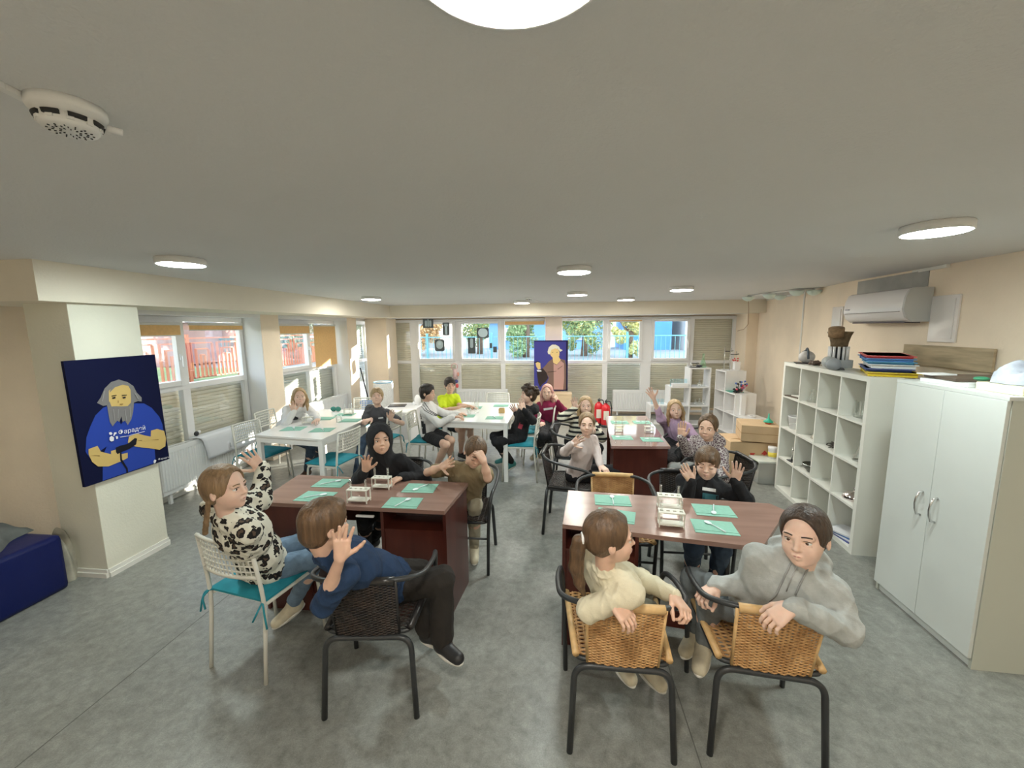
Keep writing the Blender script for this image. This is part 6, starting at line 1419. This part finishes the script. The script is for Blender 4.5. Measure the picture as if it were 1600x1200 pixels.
def stripes(name, c1, c2, sc_):
    m = bpy.data.materials.new(name); m.use_nodes = True; n = m.node_tree; b = n.nodes['Principled BSDF']; b.inputs['Roughness'].default_value = .95
    t = n.nodes.new('ShaderNodeTexCoord'); w = n.nodes.new('ShaderNodeTexWave'); w.wave_type = 'BANDS'; w.bands_direction = 'Z'; w.inputs['Scale'].default_value = sc_; w.inputs['Distortion'].default_value = .6; n.links.new(t.outputs['Object'], w.inputs['Vector'])
    cr = n.nodes.new('ShaderNodeValToRGB'); cr.color_ramp.interpolation = 'CONSTANT'; e = cr.color_ramp.elements; e[0].position = 0; e[0].color = (*c1, 1); e[1].position = .55; e[1].color = (*c2, 1); n.links.new(w.outputs['Fac'], cr.inputs[0]); n.links.new(cr.outputs[0], b.inputs['Base Color']); return m
def scribble(name, c1, c2, sc_):
    m = bpy.data.materials.new(name); m.use_nodes = True; n = m.node_tree; b = n.nodes['Principled BSDF']; b.inputs['Roughness'].default_value = .95
    t = n.nodes.new('ShaderNodeTexCoord'); v = n.nodes.new('ShaderNodeTexVoronoi'); v.feature = 'DISTANCE_TO_EDGE'; v.inputs['Scale'].default_value = sc_; n.links.new(t.outputs['Object'], v.inputs['Vector'])
    cr = n.nodes.new('ShaderNodeValToRGB'); cr.color_ramp.interpolation = 'CONSTANT'; e = cr.color_ramp.elements; e[0].position = 0; e[0].color = (*c2, 1); e[1].position = .09; e[1].color = (*c1, 1); n.links.new(v.outputs['Distance'], cr.inputs[0]); n.links.new(cr.outputs[0], b.inputs['Base Color']); return m
m_leo = leopard(); m_stripe = stripes('striped_knit', (.72, .68, .56), (.02, .02, .022), 5.5); m_scr = scribble('patterned_knit', (.13, .085, .10), (.50, .46, .44), 48)
def fc(head, ang=0, pitch=0):
    h = A3(head); c = A3(CAM)-h; c[2] = 0; c = nrm(c); a = math.radians(ang); c = np.array([c[0]*math.cos(a)-c[1]*math.sin(a), c[0]*math.sin(a)+c[1]*math.cos(a), 0]); p = math.radians(pitch)
    return c*math.cos(p)+np.array([0, 0, math.sin(p)])
def tocam(p): return nrm(A3(CAM)-A3(p))
def left_of(fx, fy): return (-fy, fx)
def legs_sit(hip, ang, sc=1.0, spread=.09, fwdl=.38, zank=.085, tuck=.03, dz=-.02, dx=0):
    """default sitting legs, facing ang vector"""
    h = A3(hip); f = nrm([ang[0], ang[1], 0]); l = np.array([-f[1], f[0], 0]); o = {}
    for k, s_ in (('L', 1), ('R', -1)):
        kn = h+f*fwdl*sc+l*s_*spread+np.array([0, 0, dz]); an = kn-f*tuck+l*s_*dx; an[2] = zank; o[k] = (kn, an, f+l*s_*.25)
    return o

# 1 leopard girl
hp = (-1.70, 2.03, .535); hd = Y(352, 763, 1.70); wl = Y(411, 732, 2.12); tl_ = Y(383, 706, 2.08)
person('girl in a white leopard-spot sweater waving with her arm high, front left', hp, hd, fc(hd, 52, 2), left_of(.45, .9),
    {'L': (wl, ('pole', (.6, .2, -.8)), A3(tl_)-A3(wl), tocam(wl), 'open'), 'R': (Y(424, 893, 2.12), Y(392, 880, 1.95), (.3, .9, -.2), (0, 0, -1), 'relax')},
    {'L': (Z(478, 846, .53), (-1.33, 2.36, .25), (.5, .8, 0)), 'R': (Z(497, 868, .53), Z(458, 942, .13), (-.35, -.5, -.2))}, hair=('braids', 'light'), skin='pale', top=('tee', m_leo), bottoms=(m_jean, 'long'), shoes=m_shw, near=True, topkw=dict(loose=.026, cuff={'L': .96, 'R': .95}))
# 2 navy boy
hp = (-.89, 1.97, .525); hd = Y(507, 820, 1.54); wr = Y(532, 872, 1.42); lw = Y(592, 890, 1.98)
person('boy in a navy sweater hiding his face behind his waving hand, front row', hp, hd, fc(hd, 112, -8), left_of(.75, .65),
    {'R': (wr, Y(505, 945, 1.50), A3(Y(537, 815, 1.42))-A3(wr), tocam(wr), 'open'), 'L': (lw, Y(560, 900, 1.95), A3(Y(612, 886, 1.98))-A3(lw), (0, 0, -1), 'fist')},
    {'L': (Y(655, 893, 2.12), Y(668, 985, 2.02), (.7, -.2, 0)), 'R': (Y(690, 905, 1.95), Y(690, 1000, 1.93), (.8, -.5, 0))}, hair=('short', 'brown'), skin='fair', top=('tee', m_navy), bottoms=(m_brownblk, 'long'), shoes=m_shb, near=True, topkw=dict(loose=.010, wide=.02, cuff={'R': .42, 'L': .9}), sc=1.0)
# glass bead in his hand
o = MB().ball((0, 0, 0), .016).build('glass_bead', mat('bead', (.5, .5, .52), .1), None, loc=Y(607, 893, 1.955)); tag(o, 'small shiny bead in the fist of the boy in navy', 'bead')
# 3 hooded child
hp = (-1.30, 3.08, .52); hd = Y(594, 688, 2.86); wr = Y(571, 735, 2.72)
R3_ = person('child in a black hooded top raising one hand behind the left front desk', hp, hd, fc(hd, 8, 8), left_of(.1, -1),
    {'R': (wr, ('pole', (-.6, 0, -.8)), A3(Y(574, 706, 2.70))-A3(wr), tocam(wr), 'claw'), 'L': (Y(628, 745, 2.78), ('pole', (.8, .2, -.6)), (-.5, -.8, -.1), (0, 0, -1), 'relax')},
    {'L': (Z(600, 800, .52), Z(585, 842, .10), (-.2, -1, 0)), 'R': (Z(570, 812, .52), Z(572, 850, .1), (-.2, -1, 0))}, hair=('hooded', 'dkbrown'), skin='fair', top=('hooded', m_blackf), bottoms=(m_blackf, 'long'), shoes=m_shb, near=True, topkw=dict(loose=.02, cuff={'R': .8, 'L': .9}))
# 4 brown T-shirt child
hp = (-.76, 3.06, .52); hd = Y(742, 707, 2.86); wr = Y(690, 729, 2.76); lw = Y(756, 722, 2.74)
person('child in a brown T-shirt resting the head on one fist, other hand raised', hp, hd, fc(hd, 12, -28), left_of(.12, -1),
    {'R': (wr, Y(668, 738, 2.86), A3(Y(713, 718, 2.70))-A3(wr), nrm(tocam(wr)+np.array([0, 0, .3])), 'open'), 'L': (lw, Y(762, 747, 2.76), A3(Y(747, 706, 2.76))-A3(lw), (-.6, .5, .2), 'fist')},
    {'L': (Z(742, 790, .52), Z(741, 855, .1), (.2, -1, 0)), 'R': (Z(700, 790, .52), Z(705, 860, .1), (-.1, -1, 0))}, hair=('pulled', 'brown'), skin='fair', eyes='closed', top=('tee', m_browns), bottoms=(m_khaki, 'long'), shoes=m_shw, near=True, roll=-.25, topkw=dict(sleeve='short', loose=.014))
# 5 girl in white
hp = (-3.70, 4.98, .52); hd = Y(468, 620, 4.75); wr = Y(459, 643, 4.52)
p5 = person('girl in a white sweater waving beside her face at the left white table', hp, hd, fc(hd, 5, 3), left_of(.8, -.6),
    {'R': (wr, ('pole', (-.3, -.3, -.9)), A3(Y(456, 628, 4.5))-A3(wr), tocam(wr), 'claw'), 'L': (Y(497, 655, 4.55), ('pole', (.5, .5, -.6)), (.3, -.8, 0), (0, 0, -1), 'relax')},
    {'L': (Z(500, 690, .52), Z(492, 715, .12), (.5, -.8, 0)), 'R': (Z(487, 696, .52), Z(480, 735, .1), (-.2, -1, -.1))}, hair=('long', 'blond'), skin='pale', top=('tee', m_whitef), bottoms=(m_jeandk, 'long'), shoes=m_shbr, topkw=dict(loose=.014))
# 6 boy dark grey tee
hp = (-2.33, 5.05, .52); hd = Y(589, 620, 4.86); wr = Y(606, 652, 4.62); lw = Y(588, 653, 4.68)
p6 = person('blond boy in a dark grey T-shirt showing his palm at the left white table', hp, hd, fc(hd, -3, 14), left_of(-.25, -1),
    {'L': (Y(610, 655, 4.70), ('pole', (.7, .3, -.5)), A3(Y(614, 640, 4.66))-A3(Y(610, 655, 4.70)), tocam(wr), 'flat'), 'R': (Y(580, 655, 4.62), ('pole', (-.7, .4, -.4)), (-.2, -.9, 0), (0, 0, -1), 'relax')},
    {'L': (Z(585, 690, .52), Z(570, 745, .1), (-.3, -1, 0)), 'R': (Z(566, 690, .52), Z(556, 748, .1), (-.3, -1, 0))}, hair=('short', 'blond'), skin='pale', top=('tee', m_dkgrey), bottoms=(m_jeandk, 'long'), shoes=m_shb, topkw=dict(sleeve='short', loose=.012))
# 7 white track top
hp = (-1.66, 5.0, .53); hd = Y(668, 614, 4.92)
p7 = person('dark-haired boy in a white track top seen in profile, looking right across the table', hp, hd, (1, -.12, -.04), left_of(1, .1),
    {'L': (Y(716, 646, 5.12), ('pole', (0, .5, -.9)), (1, .1, -.1), (0, 0, -1), 'relax'), 'R': (Y(709, 651, 4.86), ('pole', (-.1, -.5, -.9)), (1, .1, -.05), (0, 0, -1), 'relax')},
    {'L': (Z(705, 688, .54), Z(700, 722, .12), (1, -.2, 0)), 'R': (Z(697, 695, .54), Z(680, 732, .1), (.6, -.4, 0))}, hair=('short', 'dark'), skin='fair', top=('collar', m_whitef), bottoms=(m_blackf, 'short'), shoes=m_shb, topkw=dict(loose=.016))
# 8 neon boy
hp = (-1.66, 5.72, .53); hd = Y(703, 602, 5.62)
person('boy in a neon yellow T-shirt leaning his arms on the middle white table', hp, hd, fc(hd, 12, -4), left_of(.75, -.65),
    {'L': (Y(735, 635, 5.62), Y(717, 633, 5.60), (.8, -.2, -.1), (0, 0, -1), 'relax'), 'R': (Y(716, 637, 5.32), Y(694, 641, 5.42), (.6, .3, .25), (0, 0, -1), 'relax')},
    {'L': (Z(735, 668, .54), Z(735, 695, .1), (.8, -.6, 0)), 'R': (Z(722, 672, .54), Z(720, 708, .1), (.8, -.6, 0))}, hair=('short', 'dark'), skin='fair', top=('tee', m_neon), bottoms=(m_blackf, 'short'), shoes=m_shb, topkw=dict(sleeve='short', loose=.012), fringe=0)
# 9 black jacket boy with curly hair
hp = (-.50, 4.98, .53); hd = Y(826, 617, 4.90); wr = Y(816, 640, 4.70)
p9 = person('boy with brown curly hair in a black jacket at the middle white table', hp, hd, fc(hd, -70, 4), left_of(-1, -.15),
    {'L': (Y(819, 641, 4.66), Y(832, 657, 4.78), A3(Y(813, 622, 4.68))-A3(Y(819, 641, 4.66)), (.2, -.6, .1), 'flat'), 'R': (Y(806, 645, 5.05), Y(812, 655, 5.2), A3(Y(799, 633, 5.0))-A3(Y(806, 645, 5.05)), tocam(wr), 'open')},
    {'L': (Z(775, 690, .52), Z(800, 722, .14), (-.6, -.5, -.2)), 'R': (Z(772, 682, .54), Z(790, 715, .12), (-.8, -.2, -.1))}, hair=('curly', 'dkbrown'), skin='pale', top=('hoodie', m_blackf), bottoms=(m_blackf, 'long'), shoes=m_shg, topkw=dict(loose=.018))
# 10 maroon girl
hp = (-.10, 5.75, .52); hd = Y(855, 613, 5.65)
p10 = person('girl in a maroon top with pinkish hair resting her cheek on her hand', hp, hd, fc(hd, -4, 2), left_of(-.35, -1),
    {'L': (Y(871, 628, 5.52), Y(881, 642, 5.60), A3(Y(866, 618, 5.5))-A3(Y(871, 628, 5.52)), (-.6, .3, .2), 'relax'), 'R': (Y(848, 660, 5.45), ('pole', (-.6, .2, -.6)), (-.2, -1, -.1), (0, 0, -1), 'fist')},
    {'L': (Z(862, 682, .52), Z(850, 705, .12), (-.4, -1, 0)), 'R': (Z(848, 682, .52), Z(838, 708, .12), (-.5, -1, 0))}, hair=('long', 'pink'), skin='pale', top=('tee', m_maroon), bottoms=(m_blackf, 'long'), shoes=m_shw, topkw=dict(loose=.010), smile=.8)
# 11 striped
hp = (.22, 4.86, .50); hd = Y(915, 634, 4.80); wr = Y(899, 638, 4.66)
person('girl in a black-and-cream striped sweater waving, behind the girl in the pale blouse', hp, hd, fc(hd, 3, 2), left_of(.3, -1),
    {'R': (wr, ('pole', (-.7, 0, -.7)), A3(Y(896, 620, 4.62))-A3(wr), tocam(wr), 'open'), 'L': (Y(925, 668, 4.65), ('pole', (.6, 0, -.7)), (0, -1, 0), (0, 0, -1), 'relax')},
    {'L': (Z(935, 700, .5), Z(930, 730, .1), (.2, -1, 0)), 'R': (Z(915, 700, .5), Z(915, 730, .1), (-.1, -1, 0))}, hair=('long', 'blond'), skin='pale', top=('tee', m_stripe), bottoms=(m_blackf, 'long'), shoes=m_shw, topkw=dict(loose=.014))
# 12 blouse
hp = (.19, 3.78, .50); hd = Y(917, 663, 3.66); wr = Y(893, 694, 3.52)
person('smiling girl in a pale pink blouse sitting by the back right desk', hp, hd, fc(hd, 2, 2), left_of(.75, -.66),
    {'R': (wr, Y(882, 706, 3.60), A3(Y(910, 682, 3.48))-A3(wr), tocam(wr), 'open'), 'L': (Y(938, 727, 3.58), Y(931, 703, 3.68), (.5, -.6, -.3), (0, 0, -1), 'relax')},
    {'L': (Z(965, 735, .5), Z(958, 770, .1), (1, -.4, 0)), 'R': (Z(935, 745, .5), Z(935, 790, .1), (1, -.5, 0))}, hair=('pulled', 'light'), skin='pale', top=('tee', m_pinkw), bottoms=(m_blackf, 'long'), shoes=m_shb, topkw=dict(loose=.006), smile=1, sc=.95)
# 13 lilac
hp = (1.42, 4.90, .53); hd = Y(1055, 640, 4.78); wr = Y(1021, 622, 4.66)
person('blond girl in a lilac sweatshirt stretching one arm up high', hp, hd, fc(hd, 8, 3), left_of(-.6, -.8),
    {'R': (wr, Y(1033, 655, 4.74), A3(Y(1011, 605, 4.62))-A3(wr), tocam(wr), 'open'), 'L': (Y(1072, 690, 4.5), ('pole', (.8, 0, -.5)), (-.6, -.5, 0), (0, 0, -1), 'relax')},
    {'L': (Z(1045, 725, .5), Z(1042, 750, .1), (-.8, -.6, 0)), 'R': (Z(1035, 715, .5), Z(1035, 740, .1), (-.8, -.6, 0))}, hair=('long', 'blond'), skin='pale', top=('tee', m_lilac), bottoms=(m_blackf, 'long'), shoes=m_shb, roll=.16, topkw=dict(loose=.012, cuff={'R': .45, 'L': .9}))
# 14 patterned hoodie girl
hp = (1.40, 3.78, .53); hd = Y(1106, 668, 3.62); wr = Y(1064, 683, 3.55)
p14 = person('girl in a patterned dark hoodie raising her hand in front of the lilac girl', hp, hd, fc(hd, -12, -4), left_of(-.85, -.5),
    {'R': (wr, Y(1075, 705, 3.66), A3(Y(1066, 660, 3.53))-A3(wr), tocam(wr), 'flat'), 'L': (Y(1090, 735, 3.42), ('pole', (.8, -.4, -.5)), (-.8, -.4, -.1), (0, 0, -1), 'relax')},
    {'L': (Z(1070, 748, .54), Z(1060, 800, .1), (-.8, -.6, 0)), 'R': (Z(1052, 732, .54), Z(1045, 775, .1), (-.8, -.6, 0))}, hair=('pulled', 'brown'), skin='fair', top=('hoodie', m_scr), bottoms=(m_greytr, 'long'), shoes=m_shb, topkw=dict(loose=.016))
# 15 black hoodie boy
hp = (.98, 3.06, .52); hd = Y(1105, 724, 2.86); wr = Y(1080, 752, 2.78); lw = Y(1149, 752, 2.78)
p15 = person('boy in a black hoodie with closed eyes holding both hands up beside his face', hp, hd, fc(hd, -3, -6), left_of(-.08, -1),
    {'R': (wr, Y(1070, 790, 2.84), A3(Y(1067, 728, 2.76))-A3(wr), nrm(tocam(wr)+np.array([.3, 0, 0])), 'flat'), 'L': (lw, Y(1166, 782, 2.82), A3(Y(1154, 726, 2.76))-A3(lw), nrm(tocam(lw)+np.array([-.3, 0, 0])), 'open')},
    {'L': (Z(1128, 858, .52), Z(1112, 925, .1), (-.3, -1, 0)), 'R': (Z(1085, 855, .52), Z(1078, 905, .1), (-.4, -1, 0))}, hair=('short', 'brown'), skin='pale', eyes='closed', top=('hoodie', m_blackf), bottoms=(m_jeandk, 'long'), shoes=m_shbr, near=True, smile=1, fringe=1, topkw=dict(loose=.016))
# 16 cream girl
hp = (.30, 1.86, .52); hd = Y(953, 840, 1.60); wr = Y(940, 942, 1.50); lw = Y(1053, 930, 1.66)
person('girl in a cream sweater with a long ponytail, hands on the rattan chair', hp, hd, fc(hd, 102, 0), left_of(.75, .55),
    {'R': (Y(955, 938, 1.54), Y(920, 952, 1.56), A3(Y(975, 962, 1.50))-A3(Y(955, 938, 1.54)), (-.1, .35, -.9), 'relax'), 'L': (lw, Y(1000, 905, 1.88), A3(Y(1068, 950, 1.60))-A3(lw), (-.5, .3, -.6), 'grip')},
    {'L': (Z(1005, 915, .52), Y(1005, 1030, 1.98), (.3, -.5, 0)), 'R': (Z(1010, 955, .50), Y(965, 1018, 1.92), (.2, -.5, 0))}, hair=('pony', 'brown'), skin='fair', top=('tee', m_cream), bottoms=(m_olive, 'long'), shoes=m_shw, near=True, topkw=dict(loose=.010))
# 17 grey hoodie girl
hp = (.96, 1.90, .53); hd = Y(1257, 838, 1.66); wr = Y(1118, 915, 1.82); lw = Y(1238, 948, 1.52)
p17 = person('girl in a light grey hoodie looking up at the camera from the right rattan armchair', hp, hd, fc(hd, -14, 2), left_of(-.45, -.88),
    {'R': (wr, Y(1175, 915, 1.84), A3(Y(1100, 928, 1.78))-A3(wr), (-.1, -.25, -.95), 'grip'), 'L': (lw, Y(1322, 985, 1.60), A3(Y(1208, 968, 1.51))-A3(lw), (.0, .3, -.9), 'relax')},
    {'L': (Z(1110, 940, .55), Y(1100, 1003, 1.95), (-.2, -.4, 0)), 'R': (Z(1082, 905, .55), Y(1085, 985, 2.15), (-.3, -.4, 0))}, hair=('pulled', 'dkbrown'), skin='pale', top=('hoodie', m_greyh), bottoms=(m_jeang, 'long'), shoes=m_shw, near=True, sc=1.06, topkw=dict(loose=.022, wr=.018, wf=45), roll=.10)

# ---- prints, stripes, cords : laid on the garment surface
def on_top(P, pts, r, m, name, off=.003):
    me = P['top'].data; bv = BVHTree.FromPolygons([v.co for v in me.vertices], [tuple(p.vertices) for p in me.polygons]); O = Vector(A3(P['base'])); out = []
    for k in range(len(pts)-1):
        for t in range(4):
            q = Vector(pts[k]).lerp(Vector(pts[k+1]), t/4); d = ray(q.x, q.y).normalized(); h = bv.ray_cast(CAM-O, d)
            if h[0] is not None: out.append(h[0]+h[1]*off)
    if len(out) > 2: return MB().tube(out, r, 6).build(name, m, P['top'])
def tubeon(P, pts, r, m, name, parent):
    b = MB(); O = Vector(A3(P['base'])); b.tube([Vector(A3(p))-O for p in pts], r, 6); return b.build(name, m, parent)
m_cord = mat('cord_grey', (.30, .31, .30), .7)
on_top(p17, [(1236, 880), (1224, 905), (1212, 930), (1200, 942)], .0035, m_cord, 'hood_cord'); on_top(p17, [(1262, 888), (1250, 912), (1240, 935)], .0035, m_cord, 'hood_cord')
on_top(p17, [(1248, 880), (1236, 905), (1226, 930)], .002, mat('zip_metal', (.5, .5, .5), .3, metal=.8), 'zip')
for dx in (0, 4, 8): on_top(p7, [(655+dx, 630-dx*.2), (663+dx, 641), (675+dx, 648), (688+dx, 652)], .004, mat('black_print', (.02, .02, .025), .6), 'sleeve_stripe')
m_blkp = mat('black_print', (.02, .02, .025), .6); m_whp = mat('white_print', (.8, .8, .8), .6); m_redpr = mat('red_print2', (.5, .06, .10), .6)
P = p7; out_ = nrm(A3(CAM)-P['chest']); c0 = A3(P['chest']); decal(P['top'], c0-P['fwd']*.075-P['up']*.12, -out_, P['up'], .05, .26, m_blkp, 'side_panel', n=8)
def front(P): return nrm(A3(CAM)-P['chest'])
for P, w, h, dz, dx, m, nm in ((p5, .09, .05, -.03, .02, m_blkp, 'chest_print'), (p6, .06, .018, .0, .03, m_whp, 'chest_print'), (p10, .13, .03, .02, 0, m_whp, 'chest_print'), (p9, .05, .09, -.12, 0, m_redpr, 'side_print')):
    f_ = front(P); decal(P['top'], P['chest']+P['up']*dz+P['lat']*dx, -f_, P['up'], w, h, m, nm, n=6)
for (qx, qy, w_, h_, m_) in ((1108, 765, .085, .022, m_whp), (1110, 777, .10, .045, mat('teal_print', (.03, .14, .17), .6))):
    c_ = Y(qx, qy, 2.90); decal(p15['top'], c_, -tocam(c_), (0, 0, 1), w_, h_, m_, 'chest_print', n=6)
P = p14; tubeon(P, [P['neck']+P['fwd']*.07-P['up']*.03, P['neck']+P['fwd']*.12-P['up']*.14, P['neck']+P['fwd']*.125-P['up']*.25], .006, m_whp, 'zip', P['top'])
